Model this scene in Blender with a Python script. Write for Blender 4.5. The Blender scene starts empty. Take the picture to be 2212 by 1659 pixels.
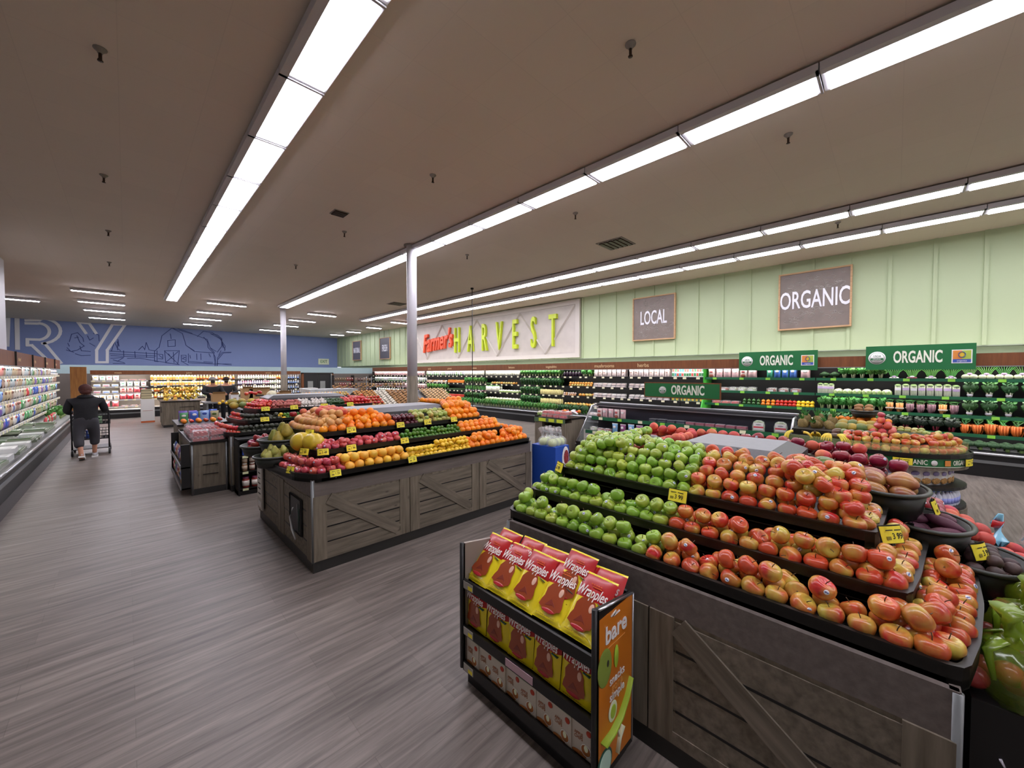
import bpy, math, random
from mathutils import Vector, Matrix, Euler
R = random.Random(7)
PI = math.pi
# ------------------------------------------------------------------ camera, world, exposure
EYE = 1.75; FPX = 831.0
PITCH = math.atan(22.5 / FPX); YAW = math.radians(45.07)
scene = bpy.context.scene
COL = scene.collection
cam = bpy.data.cameras.new('camera'); cam_o = bpy.data.objects.new('camera', cam); COL.objects.link(cam_o)
cam.sensor_width = 36; cam.lens = 36 * FPX / 2212; cam.clip_start = 0.05; cam.clip_end = 100
cam_o.location = (0, 0, EYE); cam_o.rotation_euler = (PI / 2 - PITCH, 0, -YAW)
scene.camera = cam_o
scene.view_settings.view_transform = 'Standard'; scene.view_settings.look = 'None'
scene.view_settings.gamma = 1; scene.view_settings.exposure = 0.0; scene.view_settings.use_curve_mapping = False
w = bpy.data.worlds.new('store_ambient'); scene.world = w; w.use_nodes = True
w.node_tree.nodes['Background'].inputs[0].default_value = (0.86, 0.90, 1.0, 1)
w.node_tree.nodes['Background'].inputs[1].default_value = 1.0
try:
    scene.cycles.use_denoising = True; scene.cycles.max_bounces = 6; scene.cycles.diffuse_bounces = 4
    scene.cycles.glossy_bounces = 3; scene.cycles.transmission_bounces = 3; scene.cycles.transparent_max_bounces = 6
    scene.cycles.sample_clamp_indirect = 4; scene.cycles.caustics_reflective = False; scene.cycles.caustics_refractive = False
except Exception: pass
PANEL = 19.5      # ceiling tube panels
CASEW = 8.0      # watts of each display-case lamp
CEIL = 4.5
WALLX = 11.7; WALLY = 31.0
_fw = Vector((math.sin(YAW) * math.cos(PITCH), math.cos(YAW) * math.cos(PITCH), -math.sin(PITCH)))
_rt = Vector((math.cos(YAW), -math.sin(YAW), 0)); _up = _rt.cross(_fw)
def _ray(x, y): return _fw + _rt * ((x - 1106) / FPX) - _up * ((y - 829.5) / FPX)
def onY(x, y, Y): r = _ray(x, y); return Vector((0, 0, EYE)) + r * (Y / r.y)      # measured point on a wall facing the aisle
def onX(x, y, X): r = _ray(x, y); return Vector((0, 0, EYE)) + r * (X / r.x)
# ------------------------------------------------------------------ materials
def lin(c):
    return tuple((v / 12.92 if v <= 0.04045 else ((v + 0.055) / 1.055) ** 2.4) for v in c)
def rgb(h): h = h.lstrip('#'); return lin(tuple(int(h[i:i + 2], 16) / 255 for i in (0, 2, 4)))
MATS = {}
def N(t, k, **kw):
    n = t.nodes.new(k)
    for a, b in kw.items():
        if isinstance(a, str) and hasattr(n, a): setattr(n, a, b)
    return n
def mat(name, col, rough=0.5, metal=0, spec=0.5, rnd=0.0, hue=0.0, noise=None, emit=0, alpha=1, coat=0, sss=0):
    """noise=(scale, amount, (sx,sy,sz)) varies the value over the surface; rnd/hue vary it from one object to the next"""
    if name in MATS: return MATS[name]
    m = bpy.data.materials.new(name); m.use_nodes = True; t = m.node_tree; b = t.nodes['Principled BSDF']
    c = rgb(col) if isinstance(col, str) else col
    b.inputs['Base Color'].default_value = (*c, 1); b.inputs['Roughness'].default_value = rough
    b.inputs['Metallic'].default_value = metal; b.inputs['Specular IOR Level'].default_value = spec
    b.inputs['Alpha'].default_value = alpha; b.inputs['Coat Weight'].default_value = coat; b.inputs['Coat Roughness'].default_value = 0.12
    out = None
    if rnd or hue:
        oi = N(t, 'ShaderNodeObjectInfo'); h = N(t, 'ShaderNodeHueSaturation'); h.inputs['Color'].default_value = (*c, 1)
        mr = N(t, 'ShaderNodeMapRange'); mr.inputs[3].default_value = 1 - rnd; mr.inputs[4].default_value = 1 + rnd
        t.links.new(oi.outputs['Random'], mr.inputs[0]); t.links.new(mr.outputs[0], h.inputs['Value'])
        if hue:
            wn = N(t, 'ShaderNodeTexWhiteNoise'); wn.noise_dimensions = '1D'; t.links.new(oi.outputs['Random'], wn.inputs['W'])
            m2 = N(t, 'ShaderNodeMapRange'); m2.inputs[3].default_value = .5 - hue; m2.inputs[4].default_value = .5 + hue
            t.links.new(wn.outputs['Value'], m2.inputs[0]); t.links.new(m2.outputs[0], h.inputs['Hue'])
        out = h.outputs[0]
    if noise:
        sc, am, st = noise
        tc = N(t, 'ShaderNodeTexCoord'); mp = N(t, 'ShaderNodeMapping'); mp.inputs['Scale'].default_value = st
        nz = N(t, 'ShaderNodeTexNoise'); nz.inputs['Scale'].default_value = sc; nz.inputs['Detail'].default_value = 4
        t.links.new(tc.outputs['Object'], mp.inputs[0]); t.links.new(mp.outputs[0], nz.inputs['Vector'])
        mr = N(t, 'ShaderNodeMapRange'); mr.inputs[1].default_value = .3; mr.inputs[2].default_value = .7
        mr.inputs[3].default_value = 1 - am; mr.inputs[4].default_value = 1 + am; t.links.new(nz.outputs['Fac'], mr.inputs[0])
        mx = N(t, 'ShaderNodeVectorMath'); mx.operation = 'SCALE'
        if out: t.links.new(out, mx.inputs[0])
        else: mx.inputs[0].default_value = c
        t.links.new(mr.outputs[0], mx.inputs['Scale']); out = mx.outputs[0]
    if out: t.links.new(out, b.inputs['Base Color'])
    if emit: b.inputs['Emission Color'].default_value = (*c, 1); b.inputs['Emission Strength'].default_value = emit
    MATS[name] = m; return m
def emat(name, col, s):
    m = bpy.data.materials.new(name); m.use_nodes = True; t = m.node_tree; t.nodes.clear()
    e = N(t, 'ShaderNodeEmission'); e.inputs[0].default_value = (*rgb(col), 1); e.inputs[1].default_value = s
    o = N(t, 'ShaderNodeOutputMaterial'); t.links.new(e.outputs[0], o.inputs[0]); MATS[name] = m; return m
def fruitmat(name, base, blush, amt, rough=0.28, rnd=.12, hue=.015, scale=9, streak=1.0, dots=True, coat=.25):
    """two-colour skin: a blush laid in streaky patches that differ from fruit to fruit"""
    m = bpy.data.materials.new(name); m.use_nodes = True; t = m.node_tree; b = t.nodes['Principled BSDF']
    b.inputs['Roughness'].default_value = rough; b.inputs['Coat Weight'].default_value = coat; b.inputs['Coat Roughness'].default_value = .1
    oi = N(t, 'ShaderNodeObjectInfo'); tc = N(t, 'ShaderNodeTexCoord')
    mp = N(t, 'ShaderNodeMapping'); mp.inputs['Scale'].default_value = (1, 1, 1 / streak)
    ad = N(t, 'ShaderNodeVectorMath'); ad.operation = 'MULTIPLY_ADD'; ad.inputs[1].default_value = (1, 1, 1)
    sc = N(t, 'ShaderNodeVectorMath'); sc.operation = 'SCALE'; sc.inputs[0].default_value = (7.3, 3.1, 5.7)
    t.links.new(oi.outputs['Random'], sc.inputs['Scale']); t.links.new(tc.outputs['Object'], mp.inputs[0])
    t.links.new(mp.outputs[0], ad.inputs[0]); t.links.new(sc.outputs[0], ad.inputs[2])
    nz = N(t, 'ShaderNodeTexNoise'); nz.inputs['Scale'].default_value = scale; nz.inputs['Detail'].default_value = 3
    t.links.new(ad.outputs[0], nz.inputs['Vector'])
    wn = N(t, 'ShaderNodeTexWhiteNoise'); wn.noise_dimensions = '1D'; t.links.new(oi.outputs['Random'], wn.inputs['W'])
    a2 = N(t, 'ShaderNodeMath'); a2.operation = 'MULTIPLY_ADD'; a2.inputs[1].default_value = .34; a2.inputs[2].default_value = amt - .67
    t.links.new(wn.outputs['Value'], a2.inputs[0])
    a3 = N(t, 'ShaderNodeMath'); a3.operation = 'ADD'; t.links.new(nz.outputs['Fac'], a3.inputs[0]); t.links.new(a2.outputs[0], a3.inputs[1])
    mr = N(t, 'ShaderNodeMapRange'); mr.inputs[1].default_value = .22; mr.inputs[2].default_value = .56; t.links.new(a3.outputs[0], mr.inputs[0])
    mx = N(t, 'ShaderNodeMix'); mx.data_type = 'RGBA'; mx.inputs[6].default_value = (*rgb(base), 1); mx.inputs[7].default_value = (*rgb(blush), 1)
    t.links.new(mr.outputs[0], mx.inputs[0])
    h = N(t, 'ShaderNodeHueSaturation'); m1 = N(t, 'ShaderNodeMapRange'); m1.inputs[3].default_value = 1 - rnd; m1.inputs[4].default_value = 1 + rnd
    t.links.new(oi.outputs['Random'], m1.inputs[0]); t.links.new(m1.outputs[0], h.inputs['Value'])
    m2 = N(t, 'ShaderNodeMapRange'); m2.inputs[3].default_value = .5 - hue; m2.inputs[4].default_value = .5 + hue
    t.links.new(wn.outputs['Value'], m2.inputs[0]); t.links.new(m2.outputs[0], h.inputs['Hue'])
    t.links.new(mx.outputs[2], h.inputs['Color']); t.links.new(h.outputs[0], b.inputs['Base Color'])
    MATS[name] = m; return m
def woodmat(name, c1, c2, axis='x', rough=.6, knots=True, sc=1.0):
    m = bpy.data.materials.new(name); m.use_nodes = True; t = m.node_tree; b = t.nodes['Principled BSDF']
    b.inputs['Roughness'].default_value = rough; b.inputs['Specular IOR Level'].default_value = .3
    tc = N(t, 'ShaderNodeTexCoord'); mp = N(t, 'ShaderNodeMapping')
    mp.inputs['Scale'].default_value = {'x': (1.2, 14, 14), 'z': (14, 14, 1.2), 'y': (14, 1.2, 14)}[axis]
    oi = N(t, 'ShaderNodeObjectInfo'); t.links.new(oi.outputs['Random'], mp.inputs['Location'])
    t.links.new(tc.outputs['Object'], mp.inputs[0])
    nz = N(t, 'ShaderNodeTexNoise'); nz.inputs['Scale'].default_value = 2.2 * sc; nz.inputs['Detail'].default_value = 6; nz.inputs['Roughness'].default_value = .55
    nz.inputs['Distortion'].default_value = .15
    t.links.new(mp.outputs[0], nz.inputs['Vector'])
    cr = N(t, 'ShaderNodeValToRGB'); cr.color_ramp.elements[0].position = .3; cr.color_ramp.elements[1].position = .72
    cr.color_ramp.elements[0].color = (*rgb(c1), 1); cr.color_ramp.elements[1].color = (*rgb(c2), 1)
    t.links.new(nz.outputs['Fac'], cr.inputs[0]); out = cr.outputs[0]
    if knots:
        mk = N(t, 'ShaderNodeMapping'); mk.inputs['Scale'].default_value = {'x': (1, 2.2, 2.2), 'z': (2.2, 2.2, 1), 'y': (2.2, 1, 2.2)}[axis]
        t.links.new(tc.outputs['Object'], mk.inputs[0])
        v = N(t, 'ShaderNodeTexVoronoi'); v.inputs['Scale'].default_value = 3.1; t.links.new(mk.outputs[0], v.inputs['Vector'])
        mr = N(t, 'ShaderNodeMapRange'); mr.inputs[1].default_value = .02; mr.inputs[2].default_value = .085; mr.inputs[3].default_value = .5; mr.inputs[4].default_value = 1
        t.links.new(v.outputs['Distance'], mr.inputs[0])
        mu = N(t, 'ShaderNodeVectorMath'); mu.operation = 'SCALE'; t.links.new(out, mu.inputs[0]); t.links.new(mr.outputs[0], mu.inputs['Scale']); out = mu.outputs[0]
    t.links.new(out, b.inputs['Base Color'])
    bp = N(t, 'ShaderNodeBump'); bp.inputs['Strength'].default_value = .12; bp.inputs['Distance'].default_value = .01
    t.links.new(nz.outputs['Fac'], bp.inputs['Height']); t.links.new(bp.outputs[0], b.inputs['Normal'])
    MATS[name] = m; return m
# ------------------------------------------------------------------ mesh builder
class MB:
    def __init__(s): s.v = []; s.f = []; s.mi = []; s.sm = []; s.mats = []
    def slot(s, m):
        if m not in s.mats: s.mats.append(m)
        return s.mats.index(m)
    def add(s, vs, fs, m, smooth=False, M=None):
        o = len(s.v); k = s.slot(m)
        s.v += [tuple(M @ Vector(p)) if M else tuple(p) for p in vs]
        s.f += [tuple(i + o for i in f) for f in fs]; s.mi += [k] * len(fs); s.sm += [smooth] * len(fs); return s
    def box(s, x0, x1, y0, y1, z0, z1, m, M=None):
        v = [(x, y, z) for z in (z0, z1) for y in (y0, y1) for x in (x0, x1)]
        return s.add(v, [(0, 2, 3, 1), (4, 5, 7, 6), (0, 1, 5, 4), (2, 6, 7, 3), (0, 4, 6, 2), (1, 3, 7, 5)], m, False, M)
    def prism(s, poly, z0, z1, m, M=None, top=None):
        n = len(poly); v = [(x, y, z0) for x, y in poly] + [(x, y, z1) for x, y in poly]
        a = sum(poly[i][0] * poly[(i + 1) % n][1] - poly[(i + 1) % n][0] * poly[i][1] for i in range(n))
        fs = [(i, (i + 1) % n, n + (i + 1) % n, n + i) for i in range(n)]
        if a < 0: fs = [f[::-1] for f in fs]
        s.add(v, fs, m, False, M)
        up = tuple(range(n, 2 * n)); dn = tuple(range(n))[::-1]
        if a < 0: up, dn = up[::-1], dn[::-1]
        s.add(v, [dn], m, False, M); return s.add(v, [up], top or m, False, M)
    def band(s, path, z0, z1, th, m, closed=False, M=None):
        """a thin wall standing along a plan path"""
        n = len(path); nr = normals(path, closed)
        v = []
        for (x, y), (a, b) in zip(path, nr):
            v += [(x, y, z0), (x, y, z1), (x + a * th, y + b * th, z1), (x + a * th, y + b * th, z0)]
        fs = []
        for i in range(n if closed else n - 1):
            j = (i + 1) % n
            for k in range(4):
                l = (k + 1) % 4; fs.append((i * 4 + k, j * 4 + k, j * 4 + l, i * 4 + l))
        if not closed: fs += [(0, 1, 2, 3), tuple((n - 1) * 4 + k for k in (3, 2, 1, 0))]
        return s.add(v, fs, m, False, M)
    def lathe(s, prof, n, m, M=None, smooth=True, sx=1, sy=1):
        v = []; fs = []; k = len(prof)
        for r, z in prof:
            for i in range(n):
                a = 2 * PI * i / n; v.append((r * math.cos(a) * sx, r * math.sin(a) * sy, z))
        for j in range(k - 1):
            for i in range(n): fs.append((j * n + i, j * n + (i + 1) % n, (j + 1) * n + (i + 1) % n, (j + 1) * n + i))
        fs.append(tuple(range(n))[::-1]); fs.append(tuple((k - 1) * n + i for i in range(n)))
        return s.add(v, fs, m, smooth, M)
    def blob(s, rx, ry, rz, m, amp=0, freq=3, seed=0, nu=14, nv=9, M=None, c=(0, 0, 0), fn=None):
        rr = random.Random(seed); ph = [rr.uniform(0, 6.28) for _ in range(8)]
        v = []; fs = []
        for j in range(nv + 1):
            t = PI * j / nv
            for i in range(nu):
                a = 2 * PI * i / nu
                k = 1 + amp * (math.sin(freq * a + ph[0] + 2 * t) * math.sin(freq * t + ph[1]) + .6 * math.sin(freq * 1.7 * a + ph[2] - t) * math.cos(freq * 1.9 * t + ph[3])) if amp else 1
                if amp > .08: k += rr.uniform(-amp, amp) * .5
                x, y, z = math.sin(t) * math.cos(a), math.sin(t) * math.sin(a), math.cos(t)
                if fn: x, y, z = fn(x, y, z)
                v.append((c[0] + rx * k * x, c[1] + ry * k * y, c[2] + rz * k * z))
        for j in range(nv):
            for i in range(nu): fs.append((j * nu + i, (j + 1) * nu + i, (j + 1) * nu + (i + 1) % nu, j * nu + (i + 1) % nu))
        return s.add(v, fs, m, True, M)
    def tube(s, pts, r, m, n=8, M=None, r2=None, flat=1):
        pts = [Vector(p) for p in pts]; v = []; fs = []; k = len(pts)
        for j, p in enumerate(pts):
            d = (pts[min(j + 1, k - 1)] - pts[max(j - 1, 0)]).normalized()
            u = d.cross(Vector((0, 0, 1)));
            if u.length < .1: u = d.cross(Vector((1, 0, 0)))
            u.normalize(); w_ = d.cross(u)
            rr = r if r2 is None else r + (r2 - r) * j / (k - 1)
            for i in range(n):
                a = 2 * PI * i / n; v.append(tuple(p + u * math.cos(a) * rr + w_ * math.sin(a) * rr * flat))
        for j in range(k - 1):
            for i in range(n): fs.append((j * n + i, (j + 1) * n + i, (j + 1) * n + (i + 1) % n, j * n + (i + 1) % n))
        fs.append(tuple(range(n))); fs.append(tuple((k - 1) * n + i for i in range(n))[::-1])
        return s.add(v, fs, m, n > 4, M)
    def quad(s, a, b, c, d, m): return s.add([a, b, c, d], [(0, 1, 2, 3)], m)
    def mesh(s, name):
        me = bpy.data.meshes.new(name); me.from_pydata(s.v, [], s.f)
        for m in s.mats: me.materials.append(m)
        me.polygons.foreach_set('material_index', s.mi); me.polygons.foreach_set('use_smooth', s.sm); me.update(); return me
def normals(path, closed=False):
    n = len(path); out = []
    for i in range(n):
        if closed: a, b = path[i - 1], path[(i + 1) % n]
        else: a, b = path[max(i - 1, 0)], path[min(i + 1, n - 1)]
        dx, dy = b[0] - a[0], b[1] - a[1]; l = math.hypot(dx, dy) or 1; out.append((-dy / l, dx / l))
    return out
def T(x=0, y=0, z=0, rx=0, ry=0, rz=0, s=1):
    return Matrix.Translation((x, y, z)) @ Euler((rx, ry, rz)).to_matrix().to_4x4() @ Matrix.Scale(s, 4)
def clip(s):
    for a, b in ((' from the left', ' from left'), (', second row of', ', second row,'), (' counted upward', ' up'), (', behind', ' behind'), ('the ', ''), (' shelf', ''), (' and ', ' '), (' of ', ' ')):
        if len(s.replace('-', ' ').split()) <= 16: return s
        s = s.replace(a, b)
    return s
def link(name, me, parent=None, loc=(0, 0, 0), rot=(0, 0, 0), scale=1, label=None, cat=None, group=None, kind=None):
    if isinstance(me, MB): me = me.mesh(name)
    o = bpy.data.objects.new(name, me); COL.objects.link(o); o.location = loc; o.rotation_euler = rot
    if scale != 1: o.scale = (scale,) * 3 if not isinstance(scale, tuple) else scale
    if parent: o.parent = parent
    if label: o['label'] = clip(label)
    if cat: o['category'] = cat
    if group: o['group'] = group
    if kind: o['kind'] = kind
    return o
def empty(name, loc, label, cat, group=None, rot=(0, 0, 0)):
    o = link(name, None, None, loc, rot, 1, label, cat, group); o.empty_display_size = .1; return o
def struct(name, mb, label=None):
    return link(name, mb, kind='structure', label=label, cat=name.split('_')[0])
_F = {}
def text(s, size, m, M, mb, ext=.002, bold=0.0, xs=1.0, shear=0.0, align='CENTER', res=3):
    """letters laid in the local xz plane of M, reading along +x"""
    key = (s, round(bold, 4), shear, align, ext, size, xs, res)
    if key not in _F:
        c = bpy.data.curves.new('lettering', 'FONT'); c.body = s; c.size = 1; c.extrude = ext / size; c.offset = bold; c.shear = shear
        c.align_x = align; c.align_y = 'CENTER'; c.resolution_u = res
        o = bpy.data.objects.new('lettering', c); COL.objects.link(o)
        bpy.context.view_layer.update(); dg = bpy.context.evaluated_depsgraph_get()
        me = bpy.data.meshes.new_from_object(o.evaluated_get(dg))
        _F[key] = ([tuple(v.co) for v in me.vertices], [tuple(p.vertices) for p in me.polygons])
        bpy.data.objects.remove(o); bpy.data.curves.remove(c); bpy.data.meshes.remove(me)
    vs, fs = _F[key]
    K = M @ Matrix(((xs * size, 0, 0, 0), (0, 0, -size, 0), (0, size, 0, 0), (0, 0, 0, 1)))
    mb.add([K @ Vector(v) for v in vs], fs, m, False); return mb
ORDS = 'first second third fourth fifth sixth seventh eighth ninth tenth eleventh twelfth thirteenth fourteenth fifteenth sixteenth seventeenth eighteenth nineteenth twentieth'.split()
TENS = {2: 'twenty', 3: 'thirty', 4: 'forty', 5: 'fifty', 6: 'sixty', 7: 'seventy', 8: 'eighty', 9: 'ninety'}
def ordn(n):
    if n <= 20: return ORDS[n - 1]
    t, u = divmod(n, 10)
    if u == 0: return TENS[t][:-1] + 'ieth' if t < 10 else str(n)
    return TENS[t] + '-' + ORDS[u - 1]
# ------------------------------------------------------------------ shared materials
BLACK = mat('black_plastic', '#15130f', .38, spec=.4)
BLACKM = mat('black_metal', '#0c0c0c', .45)
DARK = mat('dark_trim', '#26221e', .5)
CHAR = mat('charcoal_laminate', '#4f4f50', .42, noise=(60, .08, (1, 1, 1)))
STEEL = mat('brushed_steel', '#b9bcbe', .28, metal=.9)
GREYM = mat('grey_metal', '#7d8080', .4, metal=.5)
WHITE = mat('white_paint', '#e9e8e4', .45)
YTAG = mat('yellow_card', '#f4e33a', .55)
INK = mat('black_ink', '#222018', .6)
GREENS = mat('sign_green', '#1c6b39', .4)
GREENL = mat('shelf_strip_green', '#1f6240', .4)
LIMETAG = mat('lime_tag', '#93d84c', .4)
CREAM = mat('sign_lettering', '#e9ecd9', .5)
WOODX = woodmat('crate_wood_lengthwise', '#5e574a', '#83796a', 'x')
WOODZ = woodmat('crate_wood_upright', '#605849', '#857b6b', 'z')
APRON = woodmat('apron_laminate', '#625a54', '#756c66', 'x', knots=False)
BROWNW = woodmat('brown_canopy_wood', '#6a3f26', '#80502f', 'z', knots=False, rough=.5)
TANW = woodmat('tan_pillar_wood', '#7d5026', '#9a6a36', 'z', knots=False)
CLEAR = mat('clear_film', '#f4f7f8', .12, alpha=.22, spec=.8, coat=.6)
GLASS = mat('case_glass', '#dfe9ea', .05, alpha=.14, spec=.9)
CAR = mat('cardboard', '#b08a5c', .8)
TUBE = emat('lit_tube_panel', '#f6f2ff', PANEL); TUBE2 = emat('lit_short_tube_panel', '#f6f2ff', PANEL * 6.5)
LED = emat('led_strip', '#fffaf2', 9)
def tex_floor():
    m = bpy.data.materials.new('floor_planks'); m.use_nodes = True; t = m.node_tree; b = t.nodes['Principled BSDF']
    tc = N(t, 'ShaderNodeTexCoord'); br = N(t, 'ShaderNodeTexBrick')
    br.offset = .37; br.inputs['Scale'].default_value = 1; br.inputs['Brick Width'].default_value = 1.22; br.inputs['Row Height'].default_value = .15
    br.inputs['Mortar Size'].default_value = .0016; br.inputs['Color1'].default_value = (1, 1, 1, 1); br.inputs['Color2'].default_value = (0.62, .62, .62, 1)
    br.inputs['Mortar'].default_value = (.45, .43, .42, 1); br.inputs['Bias'].default_value = .1
    t.links.new(tc.outputs['Object'], br.inputs['Vector'])
    mp = N(t, 'ShaderNodeMapping'); mp.inputs['Scale'].default_value = (.9, 13, 1); t.links.new(tc.outputs['Object'], mp.inputs[0])
    nz = N(t, 'ShaderNodeTexNoise'); nz.inputs['Scale'].default_value = 1.7; nz.inputs['Detail'].default_value = 9; nz.inputs['Roughness'].default_value = .62; nz.inputs['Distortion'].default_value = .5
    t.links.new(mp.outputs[0], nz.inputs['Vector'])
    cr = N(t, 'ShaderNodeValToRGB'); e = cr.color_ramp.elements; e[0].position = .28; e[0].color = (*rgb('#544c46'), 1); e[1].position = .75; e[1].color = (*rgb('#948a81'), 1)
    t.links.new(nz.outputs['Fac'], cr.inputs[0])
    n2 = N(t, 'ShaderNodeTexNoise'); n2.inputs['Scale'].default_value = .8; t.links.new(tc.outputs['Object'], n2.inputs['Vector'])
    mx = N(t, 'ShaderNodeMix'); mx.data_type = 'RGBA'; mx.blend_type = 'MULTIPLY'; mx.inputs[0].default_value = .55
    t.links.new(cr.outputs[0], mx.inputs[6]); t.links.new(br.outputs['Color'], mx.inputs[7]); t.links.new(mx.outputs[2], b.inputs['Base Color'])
    b.inputs['Roughness'].default_value = .42; b.inputs['Specular IOR Level'].default_value = .4
    bp = N(t, 'ShaderNodeBump'); bp.inputs['Strength'].default_value = .25; bp.inputs['Distance'].default_value = .004
    t.links.new(nz.outputs['Fac'], bp.inputs['Height']); t.links.new(bp.outputs[0], b.inputs['Normal'])
    return m
def tex_ceiling():
    m = bpy.data.materials.new('ceiling_tiles'); m.use_nodes = True; t = m.node_tree; b = t.nodes['Principled BSDF']
    tc = N(t, 'ShaderNodeTexCoord'); br = N(t, 'ShaderNodeTexBrick'); br.offset = 0
    br.inputs['Scale'].default_value = 1; br.inputs['Brick Width'].default_value = .61; br.inputs['Row Height'].default_value = .61
    br.inputs['Mortar Size'].default_value = .004; c = rgb('#e4d9ca')
    br.inputs['Color1'].default_value = (*c, 1); br.inputs['Color2'].default_value = (*[v * .97 for v in c], 1); br.inputs['Mortar'].default_value = (*[v * .93 for v in c], 1)
    t.links.new(tc.outputs['Object'], br.inputs['Vector']); t.links.new(br.outputs['Color'], b.inputs['Base Color']); b.inputs['Roughness'].default_value = .9
    return m
# ================================================================== the setting
struct('floor', MB().box(-9, 14, -8.6, 32, -.1, 0, tex_floor()))
struct('trim_floor_strip', MB().box(-1.30, -1.08, 4.0, 21.5, 0, .004, mat('dark_floor_strip', '#3b3531', .5)))
struct('ceiling', MB().box(-9, 14, -8.6, 32, CEIL, CEIL + .1, tex_ceiling()))
LIMEW = mat('pale_green_paint', '#b0c098', .55)
def right_wall():
    m = MB()
    m.box(WALLX, WALLX + .1, -8.6, WALLY, 2.3, CEIL, LIMEW)                      # upper wall, proud of the recess below
    m.box(WALLX, WALLX + .3, -8.6, WALLY, 2.28, 2.3, mat('wall_edge', '#8f9c86', .5))
    y = -8.45
    while y < WALLY - .2:
        m.box(WALLX - .028, WALLX, y - .03, y + .03, 2.3, CEIL, LIMEW); y += .66
    m.box(WALLX + .28, WALLX + .4, -8.6, WALLY, 0, 2.3, mat('pale_green_recess', '#cfe0bd', .6))
    return m
struct('wall_right', right_wall())
BLUEW = mat('blue_paint', '#8395c6', .6)
def back_wall():
    m = MB(); m.box(-9, WALLX, WALLY, WALLY + .12, 2.16, CEIL, BLUEW)
    m.box(-9, WALLX + .3, WALLY + .12, WALLY + .3, 0, 2.2, mat('pale_blue_paint', '#9dc3c8', .6)); return m
struct('wall_back', back_wall())
struct('wall_front', MB().box(-9, 12.1, -8.7, -8.6, 0, CEIL, mat('front_wall_paint', '#d8d5cc', .6)))
struct('wall_left', MB().box(-9.1, -9, -8.6, 32, 0, CEIL, mat('grey_white_paint', '#c9cacb', .6)))
struct('trim_1', MB().box(-2.1, 11.2, 23.3, 23.42, 1.75, 2.10, mat('pale_teal_soffit', '#a6bfc1', .6)).box(-2.1, 11.2, 23.3, 23.42, 0, 1.75, mat('grey_store_partition', '#6d655e', .6)))
# white boxed pier standing behind the dairy case at the left
struct('wall_pier', MB().box(-2.62, -2.05, 11.7, 15.4, 0, CEIL, mat('white_pier_paint', '#cfd0d6', .5)))
# ------------------------------------------------------------------ mural on the blue wall
NAVY = mat('mural_navy', '#33437c', .7); OFFW = mat('mural_white', '#f0f1f4', .7)
def strip(pts, wpx, m, mb, Y=WALLY - .012, closed=False, th=.008):
    P_ = [onY(x, y, Y) for x, y in pts]; P_ = [(p.x, p.z) for p in P_]
    k = (onY(300 + wpx, 740, Y) - onY(300, 740, Y)).x
    if closed: P_.append(P_[0])
    Y0 = Y
    for qi, ((a, b), (c, d)) in enumerate(zip(P_, P_[1:])):
        Y = Y0 - .0016 * (qi % 2)
        dx, dz = c - a, d - b; l = math.hypot(dx, dz) or 1; nx, nz = -dz / l * k / 2, dx / l * k / 2; ex, ez = dx / l * k * .4, dz / l * k * .4
        a, b, c, d = a - ex, b - ez, c + ex, d + ez
        q = [(a + nx, b + nz), (a - nx, b - nz), (c - nx, d - nz), (c + nx, d + nz)]
        v = [(x, Y, z) for x, z in q] + [(x, Y + th, z) for x, z in q]
        mb.add(v, [(0, 1, 2, 3), (7, 6, 5, 4), (0, 4, 5, 1), (1, 5, 6, 2), (2, 6, 7, 3), (3, 7, 4, 0)], m)
def z7(x, y): return (x * 380 / 1659, 660 + y * 380 / 1659)            # read off an enlarged view of the letters
def z2(x, y): return (140 + x * 360 / 2212, 660 + y * 360 / 2212)
def z3(x, y): return (440 + x * 360 / 2212, 660 + y * 360 / 2212)
mural = empty('wall_lettering', (2, WALLY, 3.2), 'big off-white outlined department letters high on the blue end wall', 'lettering')
def letter(name, strokes, w=5.4, closed=True):
    mb = MB()
    for i, st in enumerate(strokes): strip([z7(*p) for p in st], w, OFFW, mb, WALLY - .02 - .002 * i, closed=False)
    o = link(name, mb, None); o.parent = mural; o.matrix_parent_inverse = Matrix.Translation(-mural.location)
def arc(cx, cy, rx, ry, a0, a1, n=12): return [(cx + rx * math.cos(math.radians(a0 + (a1 - a0) * i / n)), cy + ry * math.sin(math.radians(a0 + (a1 - a0) * i / n))) for i in range(n + 1)]
letter('letter', [[(75, 110), (65, 375)], [(160, 112), (165, 405)]], 8)
letter('letter', [[(245, 140), (370, 138)] + arc(385, 240, 185, 118, -85, 85) + [(420, 355), (575, 540)],
                  [(245, 168), (350, 170)] + arc(355, 245, 110, 78, -80, 80) + [(258, 318), (258, 375), (300, 375), (440, 505)]], 6.2)
letter('letter', [[(730, 150), (810, 260)], [(835, 158), (905, 260)], [(735, 158), (835, 168)],
                  [(1060, 180), (912, 420), (912, 535), (1012, 535), (1012, 420), (1180, 180), (1085, 178)]], 6.2)
dm = MB()
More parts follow.
